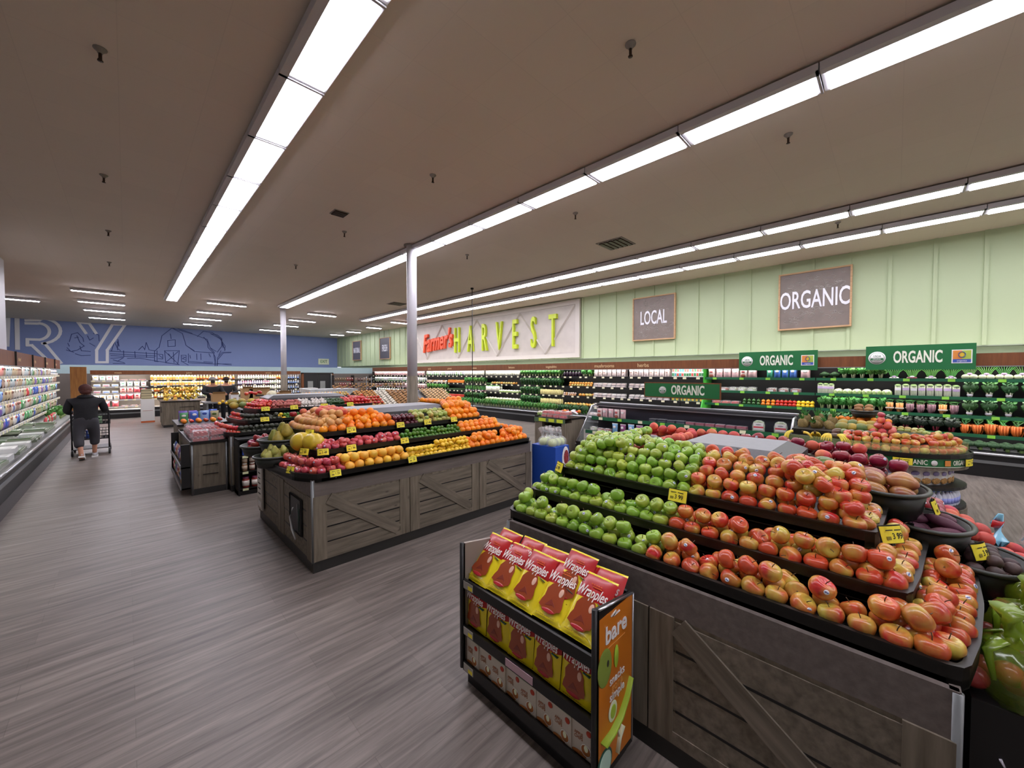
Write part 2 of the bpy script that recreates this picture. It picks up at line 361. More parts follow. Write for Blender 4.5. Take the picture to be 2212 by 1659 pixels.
barn = [[(1250, 560), (1290, 400), (1420, 300), (1560, 370), (1610, 530), (1720, 600)], [(1420, 300), (1700, 380), (1890, 450), (1930, 560), (2010, 610)], [(1440, 285), (1690, 370)],
        [(1610, 530), (1720, 610), (1990, 630)], [(1225, 600), (1225, 730)], [(1520, 600), (1500, 780)], [(1320, 600), (1520, 598)], [(1325, 600), (1340, 760), (1510, 780)], [(1330, 610), (1500, 770)], [(1505, 610), (1345, 750)],
        [(1365, 465), (1465, 455), (1465, 540), (1370, 545), (1365, 465)], [(1400, 375), (1412, 440)], [(1545, 660), (1610, 660), (1610, 740), (1550, 745), (1545, 660)], [(1560, 680), (1600, 690), (1560, 705), (1600, 720)],
        [(1235, 645), (1300, 650), (1300, 710), (1240, 705)], [(1250, 660), (1290, 690)], [(1640, 640), (1640, 760)], [(1660, 660), (1670, 700)], [(1750, 640), (1755, 720)], [(1805, 640), (1808, 720)], [(1650, 740), (1960, 770)],
        [(600, 605), (1220, 640)], [(600, 640), (1210, 670)], [(610, 665), (1180, 690)], [(780, 600), (785, 680)], [(930, 610), (935, 690)], [(1080, 620), (1085, 690)],
        [(700, 590), (705, 450), (720, 540), (690, 480)], [(620, 600), (660, 480), (700, 570), (740, 600)], [(1060, 590), (1080, 490), (1120, 590)], [(980, 590), (1030, 540), (1060, 580)], [(1130, 590), (1200, 600), (1240, 560)],
        [(60, 480), (90, 380), (170, 360), (240, 430), (250, 480)], [(30, 560), (80, 610), (170, 590), (250, 540)], [(20, 590), (120, 620)], [(160, 400), (200, 490), (260, 540)], [(300, 400), (330, 460), (380, 430)], [(380, 370), (450, 390), (455, 470)], [(40, 500), (60, 540)],
        [(140, 640), (220, 665), (340, 660)], [(200, 540), (220, 600), (340, 610)], [(330, 500), (400, 540)], [(130, 430), (180, 420)], [(1760, 410), (1840, 340), (1960, 360), (2080, 450), (2100, 560)], [(1930, 370), (2060, 440), (2130, 540), (2120, 600)],
        [(1975, 640), (2000, 690), (1995, 800)], [(2020, 800), (2030, 690), (2090, 620), (2210, 620)], [(1650, 760), (1980, 775), (2210, 775)], [(610, 700), (780, 690), (700, 740), (640, 720), (790, 760)], [(640, 770), (800, 770)], [(830, 700), (1000, 700), (1300, 750), (1520, 785)],
        [(1190, 600), (1190, 740), (1240, 745)], [(1560, 745), (1640, 790)], [(1375, 640), (1420, 700)], [(1440, 620), (1450, 760)]]
for l in barn: strip([z2(*p) for p in l], 1.5, NAVY, dm, WALLY - .014)
tree = [[(0, 620), (130, 630), (150, 740), (150, 800)], [(180, 800), (185, 720), (260, 630), (360, 625)], [(130, 630), (60, 560), (50, 480), (0, 420)], [(180, 620), (240, 540), (240, 440), (180, 390), (100, 375)], [(240, 480), (285, 590)], [(70, 640), (90, 680)], [(200, 660), (230, 600), (210, 640)],
        [(0, 745), (120, 755)], [(190, 770), (370, 790)], [(85, 560), (140, 620)]]
for l in tree: strip([z3(*p) for p in l], 1.7, NAVY, dm, WALLY - .014)
link('barn_mural', dm, label='navy line drawing of barn, fence and trees on the blue end wall', cat='mural')
ex = MB(); p = onY(1590 * .16275 + 440, 745 * .16275 + 660, WALLY)
ex.box(-.38, .38, -.06, 0, -.22, .22, mat('small_sign_plate', '#dfe6c8', .5)); text('EXIT', .3, GREENS, T(0, -.062, 0), ex, .002, .01, .8)
link('exit_sign', ex, None, (p.x, WALLY, p.z), label='small pale exit sign low on the blue wall near its green corner', cat='sign')
# ------------------------------------------------------------------ framed signs on the green wall
FRAME = woodmat('light_oak_frame', '#b08d66', '#cfab82', 'x', knots=False); SLATE = mat('brown_sign_board', '#7b7068', .5, noise=(5, .12, (1, 1, 1)))
SILV = mat('sign_silver', '#e2e3e8', .35, metal=.2); SILVL = mat('sign_flourish', '#c4c0ba', .35, metal=.3)
DARKB = mat('dark_sign_board', '#4b4a52', .5)
def rot_r(): return (0, 0, -PI / 2)
def framed(word, yc, zc, s, size, xs, board, lab):
    t = empty('framed_sign', (WALLX - .03, yc, zc), lab, 'sign', rot=rot_r())
    h = s / 2; b = MB().box(-h, h, -.05, .0, -h, h, board); link('board', b, t)
    f = MB(); w_ = .035
    for q in ((-h - w_, h + w_, -h - w_, -h), (-h - w_, h + w_, h, h + w_), (-h - w_, -h, -h, h), (h, h + w_, -h, h)): f.box(q[0], q[1], -.075, 0, q[2], q[3], FRAME)
    link('frame', f, t)
    l = MB(); text(word, size, SILV, T(0, -.058, 0) @ Matrix.Diagonal((1, 1, 1.75, 1)), l, .006, .012, xs); link('lettering', l, t)
    if board is SLATE:
        g = MB(); rr = random.Random(len(word))
        for i in range(70):
            x, z = rr.uniform(-h + .1, h - .1), rr.choice([rr.uniform(h * .35, h - .08), rr.uniform(-h + .08, -h * .3)]); r_ = rr.uniform(.03, .11); a0 = rr.uniform(0, 6.28)
            pts = [(x + r_ * (1 - k * .07) * math.cos(a0 + k * .5), -.056, z + r_ * .55 * (1 - k * .07) * math.sin(a0 + k * .5)) for k in range(9)]
            if all(abs(p_[0]) < h and abs(p_[2]) < h for p_ in pts): g.tube(pts, .004, SILVL, 4)
        link('scroll_pattern', g, t)
framed('ORGANIC', 1.43, 3.52, 1.32, .34, .86, SLATE, 'square brown framed sign reading ORGANIC high on the green wall')
framed('LOCAL', 5.38, 3.48, 1.3, .34, .8, SLATE, 'square brown framed sign reading LOCAL high on the green wall')
framed('FRESH', 23.0, 3.35, 1.3, .34, .8, DARKB, 'dark framed sign reading FRESH high on the far green wall')
framed('NATURAL', 27.2, 3.38, 1.3, .3, .78, DARKB, 'dark framed sign in the corner left of the FRESH sign')
# the big department board
t = empty('department_sign', (WALLX - .03, 13.9, 3.4), 'long pale board with raised letters spelling the produce department name', 'sign', rot=rot_r())
BRD = mat('pale_board', '#bfb9b0', .6, noise=(3, .06, (1, 1, 1))); BRD2 = mat('pale_board_frame', '#c9c4bb', .55)
L0 = -5.78; L1 = 5.78
b = MB().box(L0, L1, -.05, 0, -1.06, 1.05, BRD); link('board', b, t)
b = MB(); b.box(L0, L1, -.09, -.05, -1.06, -.9, BRD2); b.box(L0, L1, -.09, -.05, .88, 1.05, BRD2); b.box(L0, L0 + .18, -.09, -.05, -.9, .88, BRD2); b.box(L1 - .18, L1, -.09, -.05, -.9, .88, BRD2)
xs_ = [L0 + .2 + i * (L1 - L0 - .4) / 8 for i in range(9)]
for i in range(8):
    a, c = ((xs_[i], .85), (xs_[i + 1], -.88)) if i % 2 == 0 else ((xs_[i], -.88), (xs_[i + 1], .85))
    b.tube([(a[0], -.06, a[1]), (c[0], -.06, c[1])], .06, BRD2, 4, flat=.5)
link('crate_bracing', b, t)
LIMEL = mat('lime_letter', '#c3d62c', .4); ORNL = mat('orange_letter', '#ea5a33', .4)
ys = [(14.95, 'H'), (13.45, 'A'), (12.2, 'R'), (11.15, 'V'), (10.3, 'E'), (9.35, 'S'), (8.75, 'T')]
for px, ch in ((986, 'H'), (1015, 'A'), (1045, 'R'), (1077, 'V'), (1111, 'E'), (1151, 'S'), (1193, 'T')):
    y = onX(px, 730, WALLX - .2).y
    l = MB(); text(ch, 1.02, LIMEL, T(-(y - 13.9), -.12, -.07) @ Matrix.Diagonal((1, 1, 1.72, 1)), l, .06, .006, .62); link('letter', l, t)
l = MB(); text("Farmer's", 1.05, ORNL, T(-(onX(943, 745, WALLX - .2).y - 13.9), -.14, .0) @ Matrix.Diagonal((1, 1, 1.25, 1)) @ T(ry=-.06), l, .06, .02, .72, .35); link('script_word', l, t)
# ------------------------------------------------------------------ light rows
def lamp(x, y0, y1, along, lab, group, w=.29, n=None, last=False):
    L = (y1 - y0); t = empty('ceiling_light', (x, y0, 4.4) if along == 'y' else (x, y0, 4.4), lab, 'light', group)
    f = MB(); g = MB()
    if along == 'y':
        f.box(-w / 2 - .07, w / 2 + .02, 0, L, .012, .075, WHITEF); f.box(-w / 2 - .07, w / 2 + .02, 0, .02, -.0, .012, WHITEF)
        f.box(-w / 2 - .07, -w / 2 - .002, 0, L, 0, .012, WHITEF)
        g.box(-w / 2, w / 2, .045, L - .04, 0, .012, TUBE)
        f.tube([(-.02, L * .5, .08), (-.02, L * .5, .1)], .01, WHITEF, 6)
    else:
        f.box(0, L, -w / 2 - .02, w / 2 + .02, .012, .085, WHITEF); g.box(.03, L - .03, -w / 2, w / 2, 0, .012, TUBE2)
        f.tube([(L * .5, 0, .08), (L * .5, 0, .1)], .01, WHITEF, 6)
    link('housing', f, t); link('diffuser', g, t); return t
WHITEF = mat('fixture_white', '#c9c8cc', .45)
for x, y0, y1, nm in ((1.22, -8.5, 18.8, 'leftmost ceiling row'), (4.55, -8.0, 17.6, 'second ceiling row'), (8.55, -8.1, 19.2, 'third ceiling row'), (10.05, -8.3, 17.3, 'ceiling row beside the green wall')):
    n = round((y1 - y0) / 1.22); s = (y1 - y0) / n
    for i in range(n):
        y = y1 - (i + 1) * s
        lamp(x, y, y + s - .01, 'y', f'bright tube light in the {nm}, {ordn(i + 1)} from its far end', 'continuous tube lights of the ' + nm)
for x, ys_, nm in ((-1.22, (18.7, 21.4, 24.1, 27.2), 'left'), (2.19, (18.4, 21.4, 24.1, 27.1), 'middle'), (5.75, (18.6, 21.4, 24.2, 27.4), 'right')):
    for i, y in enumerate(ys_): lamp(x, y, y + 1.25, 'x', f'short crosswise ceiling light, {ordn(i + 1)} of the {nm} column near the blue wall', 'short crosswise ceiling lights', .1)
for i, (px, py) in enumerate(((727, 724), (762, 718), (806, 709), (860, 698))):
    r = _ray(px, py); k = (4.4 - EYE) / r.z; x, y = r.x * k, r.y * k
    lamp(x - .4, y, y + .9, 'x', f'short ceiling light near the green corner, {ordn(4 - i)} from the corner' if i else 'short ceiling light nearest the corner of blue and green walls', 'short lights in the far right corner', .14)
for i in range(8): lamp(-4.8, 18.0 - i * 3.2 - 1.22, 18.0 - i * 3.2, 'y', f'tube light over the aisle left of the dairy case, {ordn(i + 1)} from the far end', 'tube lights over the left aisle')
lamp(-3.4, 22.5, 23.7, 'x', 'short ceiling light at the left edge beside the white pier', 'short crosswise ceiling lights', .14)
# sprinklers, vents, hanging rod
SPR = mat('sprinkler_brass', '#3a2a1c', .4, metal=.6); CUPW = mat('escutcheon', '#8c857c', .6)
for i, (px, py, lab) in enumerate(((216, 105, 'left of the leftmost light row, nearest the camera'), (224, 378, 'left of the leftmost light row, second along'), (234, 498, 'left of the leftmost light row, third along'), (236, 566, 'left of the leftmost light row, fourth along'), (935, 378, 'between the two long light rows, nearest one'), (744, 500, 'between the two long light rows, second along'), (639, 572, 'between the two long light rows, farthest one'), (1362, 95, 'right of the leftmost light row, big one near the top edge'), (1703, 290, 'beyond the second light row at the right'), (1243, 460, 'beyond the second light row above the vent'), (1009, 550, 'beyond the second light row right of the column'), (1810, 480, 'between the third and fourth light rows'))):
    r = _ray(px, py); k = (CEIL - EYE) / r.z; x, y = r.x * k, r.y * k
    t = empty('fire_sprinkler', (x, y, CEIL), 'fire sprinkler ' + lab, 'sprinkler', 'ceiling fire sprinklers')
    link('escutcheon', MB().lathe([(.045, 0), (.045, -.008), (.02, -.03), (.018, -.04)], 12, CUPW), t)
    link('head', MB().lathe([(.012, -.03), (.012, -.09), (.004, -.095), (.02, -.10), (.02, -.104)], 8, SPR).tube([(-.012, 0, -.085), (-.016, 0, -.1)], .003, SPR, 4), t)
for px, py, s, lab in ((1330, 526, .3, 'square dark ceiling air vent between the second and third light rows'), (858, 656, .3, 'dark ceiling air vent left of the white column in front'), (733, 460, .12, 'small dark ceiling vent right of the leftmost light row')):
    r = _ray(px, py); k = (CEIL - EYE) / r.z; x, y = r.x * k, r.y * k
    t = empty('ceiling_vent', (x, y, CEIL), lab, 'vent')
    link('frame', MB().box(-s, s, -s, s, -.012, 0, CUPW), t); g = MB()
    for q in range(5): g.box(-s * .85, s * .85, -s * .85 + q * s * .36, -s * .85 + q * s * .36 + s * .22, -.03, -.012, SPR)
    link('grille', g, t)
# columns
def column(x, y, lab, group='round white columns'):
    t = empty('store_column', (x, y, 0), lab, 'column', group)
    link('painted_shaft', MB().lathe([(.105, 1.68), (.105, CEIL)], 24, mat('column_white', '#d9d8dd', .4)), t)
    link('wood_sleeve', MB().lathe([(.115, 0), (.115, 1.70)], 24, WOODZ), t)
    link('collar', MB().lathe([(.16, CEIL - .02), (.16, CEIL)], 24, CUPW), t)
column(4.38, 7.42, 'nearer white round column with wood-wrapped foot behind the citrus island')
column(4.68, 18.2, 'farther white round column with wood-wrapped foot by the back cases')
link('utility_pole', MB().tube([(0, 0, 0), (0, 0, CEIL)], .012, BLACKM, 8).lathe([(.05, CEIL - .05), (.05, CEIL)], 12, BLACKM).lathe([(.06, 0), (.06, .02)], 12, BLACKM), None, (7.9, 9.69, 0), label='thin dark vertical pole from floor to ceiling in front of raised letters', cat='pole')
# ================================================================== produce
STEMM = mat('stem_brown', '#4d3a22', .8); STK = mat('fruit_sticker', '#e6eaf0', .4); STKB = mat('sticker_print', '#3a5aa0', .5)
def apple_prof(d, h=.9, n=12, dimple=.16, taper=.08):
    pr = []
    for j in range(n + 1):
        t = PI * j / n; r = math.sin(t) ** .82; z = -math.cos(t)
        r *= 1 + taper * z; zz = z * h / 2 * d
        if j == 0 or j == n: r = .02
        edge = math.exp(-(math.sin(t) / .38) ** 2); zz -= (1 if z > 0 else -1) * dimple * d * edge * (1 if z > 0 else .6)
        pr.append((r * d / 2, zz))
    return pr
FM = {
    'green': fruitmat('green_apple_skin', '#a8bd4a', '#8bad38', .5, scale=12, rnd=.14, hue=.02),
    'red': fruitmat('red_yellow_apple_skin', '#cbbf4e', '#c4362a', .46, scale=13, streak=2.2, rnd=.12),
    'pink': fruitmat('pink_apple_skin', '#e0a070', '#c04549', .68, scale=16, streak=2, rnd=.1),
    'deep': fruitmat('deep_red_apple_skin', '#b04a3a', '#8f1c2c', .8, scale=14, streak=2, rnd=.12),
    'peach': fruitmat('peach_skin', '#e9a257', '#c5433d', .58, .5, scale=11, coat=0),
    'orange': mat('orange_peel', '#f08a14', .42, rnd=.08, hue=.012, noise=(40, .05, (1, 1, 1)), coat=.15),
    'grapefruit': mat('grapefruit_peel', '#efb339', .42, rnd=.08, hue=.012, coat=.15),
    'lemon': mat('lemon_peel', '#ecc32e', .42, rnd=.08, hue=.008, coat=.15),
    'lime': mat('lime_peel', '#4c7d1f', .38, rnd=.25, hue=.02, coat=.2),
    'plum': mat('plum_skin', '#5a1a25', .25, rnd=.3, hue=.01, coat=.3),
    'pear': fruitmat('pear_skin', '#b3b65c', '#8a7a35', .35, .45, scale=20, coat=0),
    'gala': fruitmat('pale_green_apple_skin', '#9fb25a', '#b78b4c', .3, scale=10),
    'papaya': fruitmat('papaya_skin', '#b9a63c', '#7c7a2a', .5, .5, scale=16, coat=0),
    'tan': mat('mango_tan_skin', '#cf9455', .45, rnd=.08, hue=.012, noise=(14, .1, (1, 1, 1))),
    'mango': fruitmat('mango_skin', '#b99a4a', '#8e3c33', .5, .35, scale=7),
    'greenmango': fruitmat('green_mango_skin', '#5c7a35', '#5e3b33', .42, .3, scale=5),
    'potato': fruitmat('purple_potato_skin', '#6a6448', '#5d2f42', .6, .6, scale=12, coat=0),
    'passion': mat('passionfruit_skin', '#4a3634', .5, rnd=.35, hue=.03, noise=(30, .2, (1, 1, 1))),
    'melon': mat('yellow_melon_rind', '#c9ac26', .4, noise=(5, .12, (1, 1, 1)), coat=.2),
    'tomato': mat('tomato_skin', '#c4301f', .25, rnd=.15, hue=.01, coat=.4),
    'avocado': mat('avocado_skin', '#2e3222', .5, rnd=.3, noise=(50, .2, (1, 1, 1))),
    'garlic': mat('garlic_skin', '#dcd4cb', .6, rnd=.06),
    'sweet': mat('pink_potato_skin', '#b2655a', .6, rnd=.12, hue=.01),
    'zucchini': mat('zucchini_skin', '#2c4a22', .4, rnd=.2, noise=(30, .25, (1, 1, .2))),
    'spud': mat('russet_potato_skin', '#a98053', .7, rnd=.15, noise=(30, .1, (1, 1, 1))),
    'onion': mat('yellow_onion_skin', '#c08a4a', .4, rnd=.15),
    'wonion': mat('white_onion_skin', '#e3dccb', .4, rnd=.05),
    'squash': mat('acorn_squash_rind', '#3c5425', .45, rnd=.3, hue=.05, noise=(8, .3, (1, 1, 1))),
    'pine': mat('pineapple_rind', '#7d6a3a', .7, rnd=.15, noise=(60, .35, (1, 1, 1))),
    'coco': mat('rambutan_brown', '#7a6a4a', .8, rnd=.2, noise=(40, .3, (1, 1, 1))),
    'yellow': mat('ripe_banana_skin', '#e0bd3a', .5, rnd=.08, hue=.02, noise=(20, .08, (1, 1, 1))),
    'papgreen': fruitmat('green_melon_skin', '#55733a', '#b99a3a', .4, .5, scale=6, coat=0),
    'white_pumpkin': mat('white_squash_rind', '#e2dcb8', .5),
}
LEAFG = mat('leaf_green', '#3f7a2c', .6, rnd=.2, hue=.02); LEAFD = mat('dark_leaf_green', '#24511f', .6, rnd=.25, hue=.02)
KINDS = {}
def kind(k, name, lab, d, me, mode='free', stem=None, cat=None, h=None):
    KINDS[k] = dict(name=name, lab=lab, d=d, me=me, mode=mode, stem=stem, cat=cat or name.replace('_', ' ').split()[-1], h=h or d)
def lath(k, d, **a): return MB().lathe(apple_prof(d, **a), 18, FM[k]).mesh(k + '_fruit')
stem_me = MB().tube([(0, 0, .020), (.002, 0, .034), (.005, .002, .045)], .0016, STEMM, 5).mesh('stem')
stick_me = MB().lathe([(.0, .0), (.0085, .0), (.0085, .0009), (.005, .0013), (0.0005, .0014)], 12, STK).box(-.006, .006, -.0016, .0016, .0012, .0019, STKB).mesh('sticker')
kind('green', 'green_apple', 'green apple', .078, lath('green', .079), stem=.026)
kind('red', 'red_yellow_apple', 'red and yellow apple', .080, lath('red', .082), stem=.026)
kind('pink', 'pink_apple', 'pink-red apple', .080, lath('pink', .080), stem=.026)
kind('deep', 'dark_red_apple', 'dark red apple', .080, lath('deep', .082), stem=.026)
kind('gala', 'pale_green_apple', 'pale green apple', .068, lath('gala', .068))
kind('peach', 'peach', 'orange-red peach', .082, MB().blob(.041, .041, .038, FM['peach'], nu=18, nv=12, fn=lambda x, y, z: (x - .12 * math.exp(-(y / .2) ** 2) * max(x, 0), y, z)).mesh('peach_fruit'))
def orb(k, d, q=.94): return MB().blob(d / 2, d / 2, d / 2 * q, FM[k], .006, 5, 3, 16, 11).add([(0, 0, 0)], [], STEMM).lathe([(.004, d / 2 * q - .0015), (.004, d / 2 * q + .0008), (.001, d / 2 * q + .001)], 6, STEMM).mesh(k + '_fruit')
kind('orange', 'orange', 'orange', .082, orb('orange', .083)); kind('bigorange', 'navel_orange', 'large orange', .090, orb('orange', .091))
kind('grapefruit', 'grapefruit', 'yellow grapefruit', .092, orb('grapefruit', .093))
def lemon_me():
    pr = [(.001, -.037), (.006, -.034), (.012, -.028), (.022, -.018), (.0265, -.005), (.0265, .006), (.022, .018), (.012, .028), (.007, .032), (.002, .035)]
    return MB().lathe(pr, 14, FM['lemon'], T(ry=PI / 2)).mesh('lemon_fruit')
kind('lemon', 'lemon', 'yellow lemon', .056, lemon_me(), 'flat'); kind('lime', 'lime', 'green lime', .047, orb('lime', .047, 1.08))
kind('plum', 'plum', 'dark plum', .056, orb('plum', .057)); kind('tan', 'tan_mango', 'tan-orange pear', .080, MB().blob(.040, .044, .040, FM['tan'], nu=16, nv=11, fn=lambda x, y, z: (x * (1 - .18 * y), y, z * (1 - .18 * y))).mesh('tan_fruit'), 'flat')
def pear_me(k, s=1):
    pr = [(.002, -.045), (.022, -.042), (.034, -.030), (.037, -.014), (.032, .006), (.022, .024), (.016, .038), (.012, .046), (.002, .049)]
    return MB().lathe([(a * s, b * s) for a, b in pr], 14, FM[k]).tube([(0, 0, .047 * s), (.003, 0, .062 * s)], .002, STEMM, 5).mesh(k + '_fruit')
kind('pear', 'pear', 'green-yellow pear', .072, pear_me('pear'), 'flat', h=.072)
kind('papaya', 'papaya', 'mottled yellow papaya', .10, pear_me('papaya', 1.6), 'flat', h=.11)
kind('mango', 'mango', 'yellow and red mango', .10, MB().blob(.062, .044, .040, FM['mango'], nu=16, nv=11, fn=lambda x, y, z: (x, y + .14 * x * x, z)).mesh('mango_fruit'), 'flat', h=.08)
kind('greenmango', 'green_mango', 'green mango', .11, MB().blob(.066, .046, .042, FM['greenmango'], nu=16, nv=11, fn=lambda x, y, z: (x, y + .14 * x * x, z)).mesh('green_mango_fruit'), 'flat', h=.08)
kind('potato', 'purple_sweet_potato', 'purple sweet potato', .085, MB().blob(.078, .03, .028, FM['potato'], .05, 3, 5, 16, 11, fn=lambda x, y, z: (x, y * (1 - .3 * x * x), z * (1 - .3 * x * x))).mesh('sweet_potato'), 'flat', h=.055)
kind('passion', 'passion_fruit', 'dark wrinkled passion fruit', .062, orb('passion', .062))
def melon_me():
    m = MB(); nu = 32
    m.blob(.105, .105, .098, FM['melon'], nu=nu, nv=14, fn=lambda x, y, z: (x * (1 + .02 * math.cos(8 * math.atan2(y, x))), y * (1 + .02 * math.cos(8 * math.atan2(y, x))), z)); return m.lathe([(.008, .094), (.007, .1), (.002, .101)], 8, STEMM).mesh('melon_fruit')
kind('melon', 'yellow_melon', 'big yellow melon', .19, melon_me(), 'flat', h=.19)
kind('tomato', 'tomato', 'red tomato', .066, MB().blob(.034, .034, .028, FM['tomato'], nu=15, nv=9, fn=lambda x, y, z: (x, y, z - .12 * math.exp(-((x * x + y * y) / .06)) * (1 if z > 0 else 0))).lathe([(.008, .024), (.002, .028)], 6, LEAFG).mesh('tomato_fruit'))
kind('avocado', 'avocado', 'dark avocado', .066, MB().blob(.043, .032, .031, FM['avocado'], nu=14, nv=9, fn=lambda x, y, z: (x, y * (1 - .2 * x), z * (1 - .2 * x))).mesh('avocado_fruit'), 'flat', h=.062)
def garlic_me():
    m = MB(); m.blob(.028, .028, .022, FM['garlic'], nu=16, nv=8, fn=lambda x, y, z: (x * (1 + .06 * math.cos(6 * math.atan2(y, x))), y * (1 + .06 * math.cos(6 * math.atan2(y, x))), z)); return m.lathe([(.010, .017), (.004, .03), (.003, .045), (.001, .046)], 7, FM['garlic']).mesh('garlic_bulb')
kind('garlic', 'garlic_bulb', 'white garlic bulb', .055, garlic_me(), cat='garlic'); kind('sweet', 'pink_potato', 'long pink potato', .055, MB().blob(.042, .023, .022, FM['sweet'], .04, 3, 9, 12, 8).mesh('pink_potato'), 'flat', h=.045)
kind('zucchini', 'zucchini', 'dark green zucchini', .05, MB().blob(.09, .022, .022, FM['zucchini'], nu=12, nv=9).mesh('zucchini_fruit'), 'flat', h=.045)
kind('spud', 'russet_potato', 'brown russet potato', .08, MB().blob(.05, .034, .03, FM['spud'], .05, 3, 2, 12, 8).mesh('russet'), 'flat', h=.06)
kind('onion', 'yellow_onion', 'yellow onion', .078, MB().blob(.038, .038, .034, FM['onion'], nu=12, nv=8).lathe([(.006, .03), (.003, .045), (.001, .046)], 6, FM['onion']).mesh('onion_bulb'))
kind('wonion', 'white_onion', 'white onion', .078, MB().blob(.038, .038, .034, FM['wonion'], nu=12, nv=8).lathe([(.006, .03), (.003, .045), (.001, .046)], 6, FM['wonion']).mesh('white_onion_bulb'))
kind('squash', 'acorn_squash', 'dark green squash', .12, MB().blob(.06, .06, .065, FM['squash'], nu=24, nv=9, fn=lambda x, y, z: (x * (1 + .08 * math.cos(8 * math.atan2(y, x))), y * (1 + .08 * math.cos(8 * math.atan2(y, x))), z)).mesh('squash_fruit'), 'flat', h=.12)
kind('papgreen', 'green_papaya', 'green and yellow melon', .13, MB().blob(.08, .062, .06, FM['papgreen'], nu=14, nv=9).mesh('green_papaya'), 'flat', h=.12)
kind('pump', 'white_squash', 'pale round squash', .18, MB().blob(.09, .09, .07, FM['white_pumpkin'], nu=30, nv=10, fn=lambda x, y, z: (x * (1 + .05 * math.cos(10 * math.atan2(y, x))), y * (1 + .05 * math.cos(10 * math.atan2(y, x))), z)).mesh('white_pumpkin'), h=.14)
def pine_me():
    m = MB(); m.lathe([(.02, -.09), (.05, -.08), (.062, -.03), (.06, .03), (.045, .08), (.02, .09)], 14, FM['pine'])
    for i in range(12):
        a = i * 2.4; l = .10 - .004 * i; m.tube([(.012 * math.cos(a), .012 * math.sin(a), .085), (.03 * math.cos(a), .03 * math.sin(a), .085 + l * .6), (.06 * math.cos(a) * (1 - i * .05), .06 * math.sin(a) * (1 - i * .05), .085 + l)], .009, LEAFG, 4, r2=.001, flat=.3)
    return m.mesh('pineapple_fruit')
kind('pine', 'pineapple', 'brown pineapple with leafy top', .13, pine_me(), h=.18)
def banana_me(n=5):
    m = MB()
    for i in range(n):
        a = (i - (n - 1) / 2) * .24; pts = []
        for k in range(7):
            u = k / 6; x = .085 * math.sin(u * 1.5) ; z = .10 * (1 - math.cos(u * 1.5)); pts.append((x * math.cos(a) + .0, math.sin(a) * (x + .03) , .06 - z * .9 + .0))
        m.tube(pts, .017, FM['yellow'], 7, r2=.008)
    m.tube([(0, 0, .055), (-.012, 0, .085)], .014, STEMM, 6, r2=.01); return m.mesh('banana_hand')
kind('banana', 'banana_bunch', 'bunch of yellow bananas', .13, banana_me(), 'flat', h=.08, cat='bananas')
PARTED = {'green', 'red', 'pink', 'deep'}
TOCAM = Vector((-.62, -.45, .62)).normalized()
ALLF = []
def fruit(k, p, label, group, near=False, rr=R):
    K = KINDS[k]
    if K['mode'] == 'flat': e = Euler((rr.uniform(-.25, .25), rr.uniform(-.25, .25), rr.uniform(0, 6.28)))
    else:
        tl = rr.choice([rr.uniform(0, .5), rr.uniform(.2, 1.3)]); e = Euler((tl * math.cos(7 * tl), tl, rr.uniform(0, 6.28)))
    s = rr.uniform(.93, 1.05)
    o = link(K['name'], K['me'], None, p, tuple(e), s, label, K['cat'], group)
    if near and K['stem']:
        link('stem', stem_me, o)
        if rr.random() < .33:
            d = (TOCAM + Vector((rr.uniform(-.6, .6), rr.uniform(-.6, .6), rr.uniform(-.5, .3)))).normalized()
            l = e.to_matrix().inverted() @ d
            if abs(l.z) > .75: l.z *= .3; l.normalize()
            st = link('sticker', stick_me, o, l * (K['d'] * .5 * (1.005 if abs(l.z) < .5 else .97))); st.rotation_euler = l.to_track_quat('Z', 'Y').to_euler()
    return o
def offset(path, d):
    """plan path moved inward by d (to its left)"""
    nr = normals(path); return [(x + a * d, y + b * d) for (x, y), (a, b) in zip(path, nr)]
def smooth(path, step=.04):
    out = []
    for (a, b), (c, d) in zip(path, path[1:]):
        l = math.hypot(c - a, d - b); n = max(1, int(l / step))
        out += [(a + (c - a) * i / n, b + (d - b) * i / n) for i in range(n)]
    out.append(path[-1])
    for _ in range(1): out = [out[0]] + [((p[0] + 2 * q[0] + r[0]) / 4, (p[1] + 2 * q[1] + r[1]) / 4) for p, q, r in zip(out, out[1:], out[2:])] + [out[-1]]
    return out
def fruit_row(path, d, z, who, place, layer, keep=1.0, near=False, start=0.0, jit=.004, zf=None):
    """fruit set side by side along the path; who(x, y) tells the kind; the label counts along the row"""
    pth = offset(path, d); cnt = {}; acc = 0; nxt = None; recs = []
    for (x0, y0), (x1, y1) in zip(pth, pth[1:]):
        l = math.hypot(x1 - x0, y1 - y0); u = 0
        if l < 1e-6: continue
        while True:
            k = who(x0 + (x1 - x0) * min(1, u / l), y0 + (y1 - y0) * min(1, u / l))
            if nxt is None: nxt = acc + start + (KINDS[k]['d'] / 2 if k else .02)
            if nxt > acc + l: break
            u = nxt - acc; x, y = x0 + (x1 - x0) * u / l, y0 + (y1 - y0) * u / l; k = who(x, y)
            dd = KINDS[k]['d'] if k else .03
            if k and R.random() < keep: recs.append((k, x, y))
            nxt = nxt + dd * 1.02
        acc += l
    for k, x, y in recs:
        K = KINDS[k]; cnt[k] = cnt.get(k, 0) + 1
        zz = z + K['h'] / 2 + (zf(x, y) if zf else 0)
        lab = f"{K['lab']}, {layer} of {place}, {ordn(cnt[k])} along"
        fruit(k, (x + R.uniform(-jit, jit), y + R.uniform(-jit, jit), zz + R.uniform(0, jit)), lab, f"{K['lab']}s on {place}", near)
